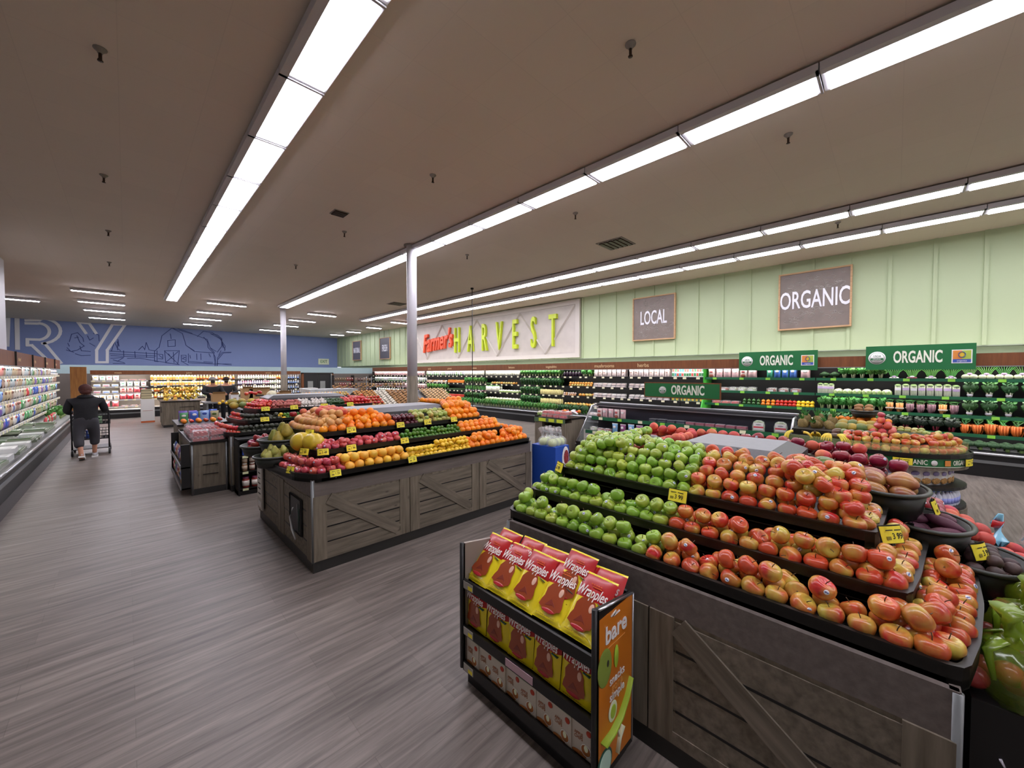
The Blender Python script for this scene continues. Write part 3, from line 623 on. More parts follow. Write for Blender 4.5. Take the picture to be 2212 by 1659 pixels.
# ------------------------------------------------------------------ price tags
tag_pre = {}
def tag_mesh(w=.085, h=.055, price='3 99', curved=True):
    k = (w, h, price)
    if k not in tag_pre:
        c = MB(); n = 8; v = []
        for i in range(n + 1):
            x = -w / 2 + w * i / n; b = -.012 * (1 - (2 * i / n - 1) ** 2) if curved else 0
            v += [(x, b, -h / 2), (x, b, h / 2), (x, b + .0012, h / 2), (x, b + .0012, -h / 2)]
        fs = [(i * 4, (i + 1) * 4, (i + 1) * 4 + 1, i * 4 + 1) for i in range(n)] + [(i * 4 + 2, (i + 1) * 4 + 2, (i + 1) * 4 + 3, i * 4 + 3) for i in range(n)] + [(i * 4 + 1, (i + 1) * 4 + 1, (i + 1) * 4 + 2, i * 4 + 2) for i in range(n)] + [(i * 4, i * 4 + 3, (i + 1) * 4 + 3, (i + 1) * 4) for i in range(n)]
        c.add(v, fs, YTAG)
        p = MB(); text(price, h * .5, INK, T(w * .12, -.0122, -h * .1), p, .0004, .01, .8); p.box(-w * .36, w * .34, -.0118, -.0108, h * .24, h * .30, INK); p.box(-w * .36, -w * .14, -.0105, -.009, -h * .3, -h * .1, mat('tag_print', '#8a7d20', .6))
        hd = MB().box(-w / 2 - .004, w / 2 + .004, .002, .005, -h / 2 - .004, h / 2 + .004, BLACK).box(-.008, .008, .002, .03, -h / 2 - .012, -h / 2, BLACK)
        tag_pre[k] = (c.mesh('card'), p.mesh('price_print'), hd.mesh('holder'))
    return tag_pre[k]
def price_tag(p, rz, lab, w=.085, h=.055, price='3 99', tilt=-.3, group=None):
    a, b, c = tag_mesh(w, h, price); t = empty('price_tag', p, lab, 'price tag', group, (tilt, 0, rz))
    link('card', a, t); link('price_print', b, t); link('holder', c, t); return t
# ------------------------------------------------------------------ produce islands
def crate_face(parent, x0, width, z0, z1, M, brace=True, side=False, name='crate_panel'):
    """one crate-look panel in the local xz plane facing -y; x0 is its left edge"""
    fr = .115; m = MB(); th = .012
    m.box(x0 + .004, x0 + width - .004, .0, .02, z0, z1, WOODZ, M)
    m.box(x0 + .004, x0 + fr, -th, 0, z0, z1, WOODZ, M); m.box(x0 + width - fr, x0 + width - .004, -th, 0, z0, z1, WOODZ, M)
    link(name, m, parent)
    n = 4; s = MB(); hh = (z1 - z0 - .03) / n
    for i in range(n): s.box(x0 + fr, x0 + width - fr, -.006 if i % 2 else -.0075, .0, z0 + .015 + i * hh + .006, z0 + .015 + (i + 1) * hh - .004, WOODX, M)
    s.box(x0 + fr, x0 + width - fr, -th, 0, z0, z0 + .055, WOODX, M) if not side else None
    link('slats', s, parent)
    g = MB()
    for i in range(1, n): g.box(x0 + fr + .01, x0 + width - fr - .01, -.0078, -.0005, z0 + .015 + i * hh - .005, z0 + .015 + i * hh + .006, BLACKM, M)
    link('dark_groove', g, parent)
    if brace:
        a = Vector((x0 + fr + .02, 0, z1 - .03)); b = Vector((x0 + width - fr - .02, 0, z0 + .07)); d = (b - a); L = d.length; ang = math.atan2(d.z, d.x)
        q = MB().box(0, L, -.016, -.006, -.05, .05, WOODX)
        o = link('brace', q, parent); o.matrix_basis = M @ Matrix.Translation(a) @ Matrix.Rotation(-ang, 4, 'Y')
def island(name_lab, x0, x1, y0, y1, panels_front, panels_side, front, side, top=.86, kick=.10):
    t = empty('produce_island', (x0, y0, 0), name_lab, 'display island')
    w_, d_ = x1 - x0, y1 - y0
    link('cabinet', MB().box(.02, w_ - .02, .02, d_ - .02, kick, top - .05, DARK), t)
    link('kickboard', MB().box(.0, w_, .0, d_, 0, kick, mat('kickboard', '#2b2a27', .5)), t)
    ap = MB(); az = top - .19
    ap.box(0, w_, -.004, .02, az, top - .04, APRON); ap.box(0, w_, d_ - .02, d_, az, top - .04, APRON); ap.box(-.004, .02, 0, d_, az, top - .04, APRON); ap.box(w_ - .02, w_, 0, d_, az, top - .04, APRON)
    link('apron', ap, t)
    pw = w_ / panels_front; pd = d_ / panels_side
    if front:
        for i in range(panels_front): crate_face(t, i * pw, pw, kick, az, Matrix.Identity(4))
    if side:
        S = Matrix.Translation((0, 0, 0)) @ Matrix.Rotation(-PI / 2, 4, 'Z')   # local x runs toward -y
        for i in range(panels_side): crate_face(t, -(i + 1) * pd, pd, kick, az, S, brace=(side == 2), side=(side != 2))
    S2 = Matrix.Translation((w_, d_, 0)) @ Matrix.Rotation(PI, 4, 'Z')
    for x, y in ((0, 0), (w_, 0), (0, d_), (w_, d_)): link('corner_post', MB().lathe([(.014, kick * .9), (.014, top - .045)], 10, GREYM, T(x + (.004 if x == 0 else -.004), y + (.004 if y == 0 else -.004))), t)
    return t
def tier(parent, org, path, back, z, zin, lip=.045, name='tier_tray'):
    """a black tray: its floor follows path and closes along back; a lip stands on the path"""
    P_ = [(x - org[0], y - org[1]) for x, y in path]; B = [(x - org[0], y - org[1]) for x, y in back]
    m = MB().prism(P_ + B, z - .06, z - .035, BLACK); link(name, m, parent)
    l = MB().band(P_, z - .065, z + lip - .04, .012, BLACK); l.band(offset(P_, -.004), z + lip - .044, z + lip - .036, .02, BLACK); link('tray_lip', l, parent)
    if zin: link('riser', MB().prism(offset(P_, .09)[1:-1] + B, zin, z - .06, BLACK), parent)
# ---- near island (apples) ------------------------------------------------
NEAR = 'the nearest island'
I1 = island('nearest wood-crate produce island stacked with green and red apples', 1.70, 3.58, -.15, 1.73, 2, 2, False, 2)
def plan(front_x, y_near, y_far, bulge_n, bulge_f, x_end):
    """lip path: far end from the back round to the front face, along it, and round the near end"""
    far = [(x_end, y_far + bulge_f), ((front_x + x_end) / 2, y_far + bulge_f * 1.05), (front_x + .25, y_far + bulge_f * .6), (front_x, y_far)]
    near = [(front_x, y_near), (front_x + .22, y_near - bulge_n * .45), (front_x + .55, y_near - bulge_n * .85), ((front_x + x_end) / 2, y_near - bulge_n), (x_end - .2, y_near - bulge_n)]
    return smooth(far + near)
def ccw(path): return path
t1 = plan(1.725, -.165, 1.75, .10, .18, 3.5); t2 = plan(1.95, -.05, 1.76, .07, .10, 3.3); t3 = plan(2.2, .04, 1.70, .03, .08, 3.1)
bk = [(3.5, .3), (3.5, 1.4)]
for k_, (pth, z, zin) in enumerate(((t1, .87, None), (t2, .955, .83), (t3, 1.075, .92))): tier(I1, (1.70, -.15), pth, bk, z, zin)
PLM = mat('plateau_grey', '#8c8e90', .45, noise=(40, .05, (1, 1, 1)))
def plateau(parent, org, x0, x1, y0, y1, z0, z1, inset=.12):
    m = MB(); a = [(x0, y0), (x1, y0), (x1, y1), (x0, y1)]; b = [(x0 + inset, y0 + inset), (x1 - inset, y0 + inset), (x1 - inset, y1 - inset), (x0 + inset, y1 - inset)]
    v = [(x - org[0], y - org[1], z0) for x, y in a] + [(x - org[0], y - org[1], z1 - .05) for x, y in a] + [(x - org[0], y - org[1], z1) for x, y in b]
    m.add(v, [(0, 1, 5, 4), (1, 2, 6, 5), (2, 3, 7, 6), (3, 0, 4, 7), (4, 5, 9, 8), (5, 6, 10, 9), (6, 7, 11, 10), (7, 4, 8, 11)], CHAR); m.add(v, [(8, 9, 10, 11)], PLM); link('top_cover', m, parent)
plateau(I1, (1.70, -.15), 2.62, 3.32, .42, 1.12, 1.08, 1.285, .10)
def w1(x, y):
    if y > 1.80 or (x > 2.3 and y > 1.70): return 'peach'
    if x > 2.58 and y < .2: return None
    return 'green' if y > .82 else 'red'
def w1e(x, y):
    return w1(x, y)
fruit_row(t1, .050, .842, w1, 'lowest tier of ' + NEAR, 'front row', 1, True)
fruit_row(t1, .125, .850, w1, 'lowest tier of ' + NEAR, 'second row', .96, True, .03)
fruit_row(t1, .185, .855, w1, 'lowest tier of ' + NEAR, 'back row', .55, True)
fruit_row(t1, .090, .908, w1, 'lowest tier of ' + NEAR, 'raised row', .60, True, .02)
fruit_row(t2, .050, .925, w1, 'middle tier of ' + NEAR, 'front row', 1, True)
fruit_row(t2, .125, .935, w1, 'middle tier of ' + NEAR, 'second row', .97, True, .03)
fruit_row(t2, .190, .942, w1, 'middle tier of ' + NEAR, 'back row', .6, True)
fruit_row(t2, .090, .990, w1, 'middle tier of ' + NEAR, 'raised row', .70, True, .02)
def w3(x, y):
    if 2.60 < x and y < .46: return None
    if x > 2.55 and .40 < y < 1.14: return None
    return w1(x, y)
fruit_row(t3, .050, 1.045, w1, 'top tier of ' + NEAR, 'front row', 1, True)
fruit_row(t3, .115, 1.075, w1, 'top tier of ' + NEAR, 'second row', .9, True, .03)
fruit_row(t3, .088, 1.110, w1, 'top tier of ' + NEAR, 'raised front row', .97, True, .02)
fruit_row(t3, .150, 1.145, w3, 'top tier of ' + NEAR, 'raised second row', .97, True)
fruit_row(t3, .205, 1.185, w3, 'top tier of ' + NEAR, 'raised third row', .95, True, .03)
fruit_row(t3, .270, 1.215, w3, 'top tier of ' + NEAR, 'upper row', .95, True)
fruit_row(t3, .335, 1.235, w3, 'top tier of ' + NEAR, 'topmost row', .85, True, .03)
fruit_row(t3, .400, 1.235, lambda x, y: ('green' if x < 2.64 else None) if y > 1.0 else None, 'top tier of ' + NEAR, 'inner topmost row', .9, True)
# dark apples and peaches on the back half of the island
def back_heap():
    n = {}
    for i in range(15):
        for j in range(8):
            x = 2.7 + j * .083 + (i % 2) * .04; y = -.02 + i * .115 * .72
            top_ = 1.14 + .10 * (1 - abs(j - 3.2) / 5)
            if 2.58 < x < 3.36 and .38 < y < 1.16: continue
            if x < 3.0 and y < .34: continue
            if y > 1.16 and x < 2.9: continue
            k = 'peach' if y > .9 else ('deep' if R.random() < .75 else 'peach')
            n[(k, i)] = n.get((k, i), 0) + 1
            fruit(k, (x, y, top_ + R.uniform(0, .03)), f"{KINDS[k]['lab']}, back heap of {NEAR}, {ordn(i + 1)} file, {ordn(n[(k, i)])} along", 'apples and peaches at the back of the near island', True)
back_heap()
for j in range(3):
    for i in range(18):
        y = .16 + i * .082 + .03 * (j % 2); x = 3.39 + j * .07; k = 'peach' if y > .95 or (i + j) % 3 == 0 else 'deep'
        fruit(k, (x, y, 1.245 - .035 * j + R.uniform(0, .02)), f"{KINDS[k]['lab']}, {ordn(j + 1)} file beyond the grey cover, {ordn(i + 1)} along", 'fruit beyond the grey cover of the near island', True)
for i in range(5):
    for j in range(6):
        fruit('peach', (2.98 + i * .082, 1.19 + j * .082, 1.235 - .03 * j + R.uniform(0, .015)), f"orange-red peach, far right of green apple heap, {ordn(i + 1)} file, {ordn(j + 1)} along", 'peaches right of the green apple heap', True)
for i in range(11):      # the strip of fruit stepping down the near end, beyond the baskets
    for j in range(4):
        x = 3.08 + j * .08; y = .12 - i * .058; z = 1.17 - i * .036
        if R.random() < .93:
            k = 'deep' if i < 6 else 'peach'
            fruit(k, (x, y, z), f"{KINDS[k]['lab']}, near-end slope beyond the oval baskets, {ordn(i + 1)} step, {ordn(j + 1)} along", 'apples beyond the oval baskets', True)
link('support_slope', MB().prism([(1.32, -.42), (1.80, -.42), (1.80, .2), (1.32, .2)], .75, .80, BLACK), I1)
for i, (x, y, z) in enumerate(((2.50, .20, 1.24), (2.62, .26, 1.265), (2.58, .14, 1.22))):
    fruit('greenmango', (x, y, z), ('dark purple-green mango on the peak beside the grey cover', 'bright green mango leaning on the peak', 'green mango behind the red apples on the peak')[i], 'loose mangoes', True)
# oval baskets
def basket(x, y, z, k, lab, n, grp, fr_lab, rx=.21, ry=.15, h=.13, rz=0):
    t = empty('oval_basket', (x, y, z), lab, 'basket')
    m = MB(); nn = 32
    def ring(a, b, zz): return [(a * math.cos(2 * PI * i / nn), b * math.sin(2 * PI * i / nn), zz) for i in range(nn)]
    v = ring(rx * .86, ry * .84, 0) + ring(rx, ry, h) + ring(rx - .012, ry - .012, h) + ring(rx * .86 - .012, ry * .84 - .012, .012)
    fs = [(k_ * nn + i, k_ * nn + (i + 1) % nn, (k_ + 1) * nn + (i + 1) % nn, (k_ + 1) * nn + i) for k_ in range(3) for i in range(nn)] + [tuple(range(nn))[::-1], tuple(3 * nn + i for i in range(nn))]
    m.add(v, fs, mat('basket_dark_green', '#20241d', .45), True); link('bowl', m, t)
    m = MB().tube([(a * 1.0, b, h) for a, b, _ in ring(rx + .004, ry + .004, 0)] + [(rx + .004, 0, h)], .011, mat('basket_rim', '#2f342a', .4), 8); link('rim', m, t)
    c = 0
    for lay in range(3):
        for i in range(n):
            for j in range(max(2, n - 2)):
                u = (i + .5 + .3 * (lay % 2)) / n * 2 - 1; q = (j + .5) / max(2, n - 2) * 2 - 1
                if u * u + q * q > .95 - lay * .28: continue
                c += 1; K = KINDS[k]
                sh = (.74, .9, .9)[lay]; fruit(k, (x + u * (rx - K['d'] * .4) * sh, y + q * (ry - K['d'] * .3) * sh, z + .05 + lay * K['h'] * .62 + .02), f"{fr_lab}, {('bottom', 'middle', 'top')[lay]} layer, {ordn(c)} counted", grp)
    return t
basket(2.86, .02, 1.02, 'mango', 'highest oval dark basket holding yellow mangoes on the near island', 4, 'mangoes in the oval basket', 'mango in highest oval basket')
basket(2.83, -.125, .885, 'potato', 'middle oval dark basket holding purple sweet potatoes', 4, 'purple sweet potatoes in the oval basket', 'purple sweet potato in middle oval basket')
basket(2.78, -.295, .77, 'passion', 'lowest oval dark basket holding wrinkled passion fruit', 6, 'passion fruit in the oval basket', 'passion fruit in lowest oval basket')
# tags
for p, rz, lab, pr in (((2.185, 1.70, 1.08), -PI / 2 - .5, 'yellow price tag at the far corner of the top tier of green apples', '2 99'), ((2.185, .86, 1.06), -PI / 2, 'yellow price tag between green and red apples on the top tier', '3 99'),
                       ((2.24, .0, 1.08), -PI / 2 + .9, 'yellow price tag on black holder at near corner of top tier', '3 99'), ((2.70, -.285, .95), -.5, 'yellow price tag on the basket of purple potatoes', '3 99'), ((2.66, -.455, .835), -.5, 'yellow price tag on the lowest basket of passion fruit', '5 99'), ((2.86, -.15, 1.08), -.1, 'yellow price tag on the highest basket of mangoes', '1 50')):
    price_tag(p, rz, lab, price=pr, w=.10, h=.066)
# ---- island of citrus -----------------------------------------------------
CIT = 'the citrus island'
I2o = (1.12, 3.57)
I2 = island('wood-crate produce island stacked with oranges, lemons, limes and grapefruit', 1.12, 3.95, 3.57, 5.45, 3, 2, True, 1)
def plan2(y0, xl, xr, yb, bl, br_):
    left = [(xl + .35, yb), (xl - bl * .6, yb - .25), (xl - bl, (y0 + yb) / 2), (xl - bl * .55, y0 + .22), (xl + .02, y0)]
    right = [(xr - .02, y0 - .0), (xr + br_ * .5, y0 + .2), (xr + br_, (y0 + yb) / 2), (xr + br_ * .4, yb)]
    return smooth(left + right)
u1 = plan2(3.54, 1.13, 3.92, 5.5, .18, .10); u2 = plan2(3.80, 1.24, 3.66, 5.3, .14, .10); u3 = plan2(4.02, 1.34, 3.46, 5.1, .10, .08)
bk2 = [(3.3, 5.1), (1.8, 5.1)]
for pth, z, zin in ((u1, .865, None), (u2, 1.02, .83), (u3, 1.155, .98)): tier(I2, I2o, pth, bk2, z, zin)
plateau(I2, I2o, 1.62, 3.12, 4.34, 4.98, 1.16, 1.335, .10)
def c1(x, y):
    if y > 3.80 and x < 1.5: return 'pink' if y < 4.12 else None
    if y > 4.9: return None
    return 'pink' if x < 1.40 else ('grapefruit' if x < 2.03 else ('lemon' if x < 2.90 else 'orange'))
def c2(x, y):
    if y > 3.97 and x < 1.6: return None
    if y > 4.9: return None
    return ('pink' if x < 2.10 else ('lime' if x < 2.97 else 'orange'))
def c3(x, y):
    if y > 4.95: return None
    if y > 4.10 and x < 1.62: return 'tan'
    return 'bigorange' if x < 2.13 else ('plum' if x < 2.45 else ('pear' if False else ('gala' if x < 2.92 else 'bigorange')))
P1, P2, P3 = 'lowest tier of ' + CIT, 'middle tier of ' + CIT, 'top tier of ' + CIT
fruit_row(u1, .05, .842, c1, P1, 'front row', 1, True)
fruit_row(u1, .115, .865, c1, P1, 'second row', .98, True, .03)
fruit_row(u1, .085, .915, lambda x, y: c1(x, y) if (1.35 < x < 2.03 or 2.5 < x < 2.9) or x < 1.4 else (c1(x, y) if R.random() < .35 else None), P1, 'raised row', .97, True, .02)
fruit_row(u1, .165, .900, lambda x, y: 'lemon' if 2.0 < x < 2.9 else c1(x, y), P1, 'back row', .85)
fruit_row(u1, .135, .945, lambda x, y: 'lemon' if 2.45 < x < 2.88 else ('orange' if 3.0 < x and R.random() < .75 else None), P1, 'upper row', .95)
fruit_row(u2, .05, .998, c2, P2, 'front row', 1, True)
fruit_row(u2, .105, 1.02, c2, P2, 'second row', 1, False, .02)
fruit_row(u2, .08, 1.04, lambda x, y: c2(x, y) if (x > 2.1 or R.random() < .35) else None, P2, 'raised row', .9, True, .02)
fruit_row(u2, .13, 1.068, lambda x, y: c2(x, y) if x > 2.12 else None, P2, 'upper row', .8)
fruit_row(u2, .165, 1.03, c2, P2, 'back row', .7)
fruit_row(u3, .05, 1.135, c3, P3, 'front row', 1, True)
fruit_row(u3, .11, 1.165, c3, P3, 'second row', 1, False, .03)
fruit_row(u3, .09, 1.20, c3, P3, 'raised row', .95, True, .02)
fruit_row(u3, .16, 1.215, c3, P3, 'upper row', .92)
fruit_row(u3, .215, 1.24, lambda x, y: (c3(x, y) if not (2.13 < x < 2.45) else None), P3, 'inner row', .85)
fruit_row(u3, .19, 1.275, lambda x, y: 'bigorange' if (x > 2.95 or 1.75 < x < 1.95) else None, P3, 'topmost row', .9)
fruit_row(u3, .27, 1.285, lambda x, y: 'bigorange' if x > 3.0 else ('tan' if x < 1.75 and y > 4.1 else None), P3, 'inner topmost row', .9)
fruit_row(u3, .34, 1.30, lambda x, y: 'bigorange' if x > 3.02 else ('peach' if x < 1.72 else None), P3, 'peak row', .9)
for i in range(9):
    fruit('peach' if i % 3 else 'deep', (1.38 + .10 * i + .02 * (i % 2), 5.02 + .03 * (i % 3), 1.27 + .02 * (i % 2)), f'red-orange peach behind the tan pears of the citrus island, {ordn(i + 1)} from the left', 'peaches behind the citrus island cover')
for i in range(3): fruit('bigorange', (3.2 + .085 * i, 4.45, 1.385), f'large orange crowning the citrus island heap, {ordn(i + 1)} from the left', 'large oranges crowning the citrus island')
for i, (x, y) in enumerate(((1.20, 4.10), (1.27, 3.98))):
    fruit('melon', (x, y, .985 + .098), ('big yellow melon behind its twin on the citrus island', 'big yellow melon in front at the corner of the citrus island')[i], 'big yellow melons')
    ALLF.append(1)
def heap(cx, cy, z, k, lab, grp, n, rx, ry, layers=3):
    c = 0
    for L_ in range(layers):
        f = 1 - L_ * .3
        for i in range(n):
            a = i * 2.39996; r_ = math.sqrt((i + .5) / n) * f
            if L_ and i % 2 == 0 and r_ > .8 * f: continue
            c += 1; fruit(k, (cx + math.cos(a) * rx * r_, cy + math.sin(a) * ry * r_, z + KINDS[k]['h'] * (.5 + .62 * L_)), f'{lab}, {ordn(c)} of its heap', grp)
basket(1.17, 4.55, .95, 'papaya', 'oval dark basket holding mottled yellow papayas on the citrus island', 3, 'papayas in the oval basket', 'papaya in basket left of yellow melons', .24, .2, .12)
basket(1.05, 4.35, .84, 'pear', 'oval dark basket holding green-yellow pears at left of citrus island', 4, 'pears in the oval basket', 'pear in basket at left of citrus island', .2, .17, .10)
basket(1.06, 4.98, .86, 'deep', 'oval dark basket holding dark red apples behind the pears', 4, 'dark red apples in the oval basket', 'dark red apple in basket behind the pears', .2, .2, .10)
for p, rz, lab, pr in (((1.30, 3.515, .865), .0, 'yellow price tag under the leftmost grapefruit', '1 25'), ((2.07, 3.515, .865), 0, 'yellow price tag below the lemons where grapefruit end', '79'),
                       ((1.55, 3.775, 1.02), 0, 'yellow price tag in front of pink apples below the melons', '2 99'), ((2.13, 3.775, 1.02), 0, 'yellow price tag in front of the green limes', '69'), ((1.64, 3.99, 1.165), 0, 'yellow price tag under the large oranges', '1 49'),
                       ((2.20, 3.99, 1.165), 0, 'yellow price tag under the dark plums', '2 99'), ((2.56, 3.99, 1.165), 0, 'yellow price tag under the pale green apples', '2 49'), ((2.95, 3.99, 1.165), 0, 'yellow price tag under the right-hand oranges', '1 29'),
                       ((1.03, 3.86, .88), -1.2, 'yellow price tag turned sideways beside the pear basket', '1 99'), ((1.16, 3.90, 1.02), -1.0, 'yellow price tag turned sideways under the yellow melons', '2 99'), ((1.27, 4.10, 1.165), -1.0, 'yellow price tag turned sideways by the tan pears', '1 99'), ((1.28, 3.76, 1.02), -.3, 'yellow price tag at the corner beside the melons', '3 49')):
    price_tag(p, rz, lab, price=pr, w=.095, h=.06)
# dark opening and white strap in the side panel, and the placard further along
o_ = MB().box(-.022, -.012, -.57, -.22, .26, .60, BLACKM); link('outlet_recess', o_, I2, (0, .80, 0))
link('outlet_frame', MB().tube([(0, 0, 0), (.33, 0, 0), (.33, 0, .33), (0, 0, .33), (0, 0, 0)], .007, DARK, 5).tube([(.24, 0, .02), (.24, 0, .28)], .005, GREYM, 5).tube([(.28, 0, .03), (.28, 0, .24)], .004, mat('outlet_green', '#2c4a3c', .4), 5), I2, (-.024, .57, .265), (0, 0, -PI / 2))
link('white_strap', MB().tube([(0, 0, 0), (-.03, .0, .10), (-.045, 0, .22), (-.02, 0, .30)], .022, WHITE, 6, flat=.25), I2, (-.03, .38, .20), (0, 0, -.5))
pl_ = MB().box(-.04, -.025, 1.58, 1.80, .16, .74, mat('placard_grey', '#b9b4ac', .5)).box(-.043, -.04, 1.60, 1.78, .30, .70, mat('placard_white', '#d9d5cc', .5)).box(-.045, -.043, 1.62, 1.76, .19, .26, WHITE)
for i in range(5): pl_.box(-.0445, -.043, 1.64, 1.74, .34 + i * .06, .355 + i * .06, INK)
link('info_placard', pl_, None, (1.12, 3.57, 0), label='tall pale placard fixed on the left side of the citrus island', cat='sign')
# ---- narrow snack rack in front of the near island -----------------------
RK = empty('snack_rack', (1.31, .845, 0), 'low black snack rack with orange end panel against the nearest island', 'display rack')
ln = .845; RB = mat('rack_black', '#121110', .42, spec=.5)
link('base', MB().box(.03, .30, .01, ln, 0, .10, RB), RK)
bp = MB().box(.27, .285, 0, ln, .10, .765, RB)
for i in range(26):
    for j in range(3): bp.lathe([(.004, 0), (.004, .002)], 6, GREYM, T(.269, .03 + i * .031, .68 + j * .03, ry=-PI / 2))
link('back_panel', bp, RK)
def side_panel(y, m1, far):
    p = [(0, .12), (0, .785), (.015, .80), (.30, .755), (.30, .06), (.02, .06)]
    v = [(x, y, z) for x, z in p] + [(x, y + .018, z) for x, z in p]; n = len(p)
    mb = MB().add(v, [tuple(range(n)), tuple(n + i for i in range(n))[::-1]] + [(i, n + i, n + (i + 1) % n, (i + 1) % n) for i in range(n)], m1)
    mb.band([(x, 0) for x, z in ((0, 0), (.012, 0))], .1, .8, .018, RB, M=T(0, y, 0)); mb.tube([(-.004, y + .009, .1), (-.004, y + .009, .805)], .012, RB, 8)
    return mb
GRP = mat('rack_side_grey', '#8b8176', .4)
link('side_panel', side_panel(ln, GRP, True), RK)
ORP = mat('orange_graphic', '#c9731c', .4)
sp = side_panel(-.018, RB, False); nearp = link('side_panel', sp, RK)
gp = MB().box(.015, .285, -.0205, -.0185, .09, .755, ORP).tube([(.292, -.02, .08), (.292, -.02, .757)], .006, STEEL, 6).tube([(.01, -.02, .80), (.292, -.02, .757)], .005, STEEL, 6)
text('bare', .105, WHITE, T(.145, -.0225, .665), gp, .001, .02, .95)
text('snacks', .05, WHITE, T(.155, -.0225, .455), gp, .001, .012, .95); text('gone', .05, mat('orange_pale', '#dc9a4e', .5), T(.155, -.0225, .42), gp, .001, .004, .95); text('simple', .05, WHITE, T(.155, -.0225, .385), gp, .001, .012, .95)
gp.box(.08, .22, -.0225, -.021, .608, .611, mat('orange_pale', '#dc9a4e', .5)); gp.tube([(.10, -.022, .735), (.14, -.022, .745), (.12, -.022, .73), (.17, -.022, .732)], .004, WHITE, 5)
GA, GM, CO = mat('print_apple_green', '#7e8f3a', .45), mat('print_melon_green', '#a8c83e', .45), mat('print_cream', '#e6ecc8', .45)
gp.blob(.055, .003, .08, GA, c=(.055, -.022, .54)); gp.blob(.01, .003, .016, INK, c=(.075, -.0235, .55)); gp.blob(.018, .002, .05, GM, c=(.145, -.0235, .545))
gp.tube([(.03, -.022, .24), (.10, -.022, .245), (.17, -.022, .27), (.23, -.022, .33), (.265, -.022, .39)], .03, GM, 8, flat=.12, r2=.02); gp.blob(.035, .003, .045, CO, c=(.12, -.0225, .32)); gp.blob(.022, .003, .03, GM, c=(.12, -.0245, .32))
gp.blob(.06, .003, .065, mat('print_coconut_rim', '#2c5b4a', .5), c=(.06, -.0215, .13)); gp.blob(.048, .003, .055, mat('print_coconut_mint', '#bfe0cc', .5), c=(.062, -.0235, .13)); gp.tube([(.15, -.022, .12), (.17, -.022, .18), (.2, -.022, .21)], .016, CO, 6, flat=.2); gp.tube([(.17, -.022, .17), (.16, -.022, .22)], .009, CO, 6, flat=.2)
link('orange_graphic_panel', gp, nearp)
def shelf(z, back, tilt, labs):
    m = MB().box(0.0, back, 0, ln, z - .012, z, RB, T(0, 0, 0)); m.box(-.006, .006, 0, ln, z - .03, z + .022, RB); o = link('shelf', m, RK); return o
for z in (.585, .325, .12):
    s_ = shelf(z, .27, 0, 0)
    link('shelf_label', MB().box(-.009, -.0065, ln - .09, ln - .01, z - .024, z + .016, mat('shelf_label_grey', '#a9a49a', .5)).box(-.0095, -.009, ln - .085, ln - .05, z - .02, z + .0, YTAG), s_)
link('shelf_label', MB().box(-.009, -.0065, .32, .50, .303, .340, mat('shelf_label_pink', '#c9a8b0', .5)), RK)
RED = mat('bag_red', '#b4181a', .3, coat=.15); YEL = mat('bag_yellow', '#ecd61c', .3, coat=.5); CARM = mat('caramel', '#96401c', .3, coat=.4); CARD = mat('caramel_dark', '#7c2a18', .35, coat=.4); REDD = mat('wrap_red_apple', '#b3202a', .3, coat=.4); WL = mat('bag_lettering', '#f6eee6', .4, coat=.3); TEALB = mat('bag_teal', '#3f7468', .4)
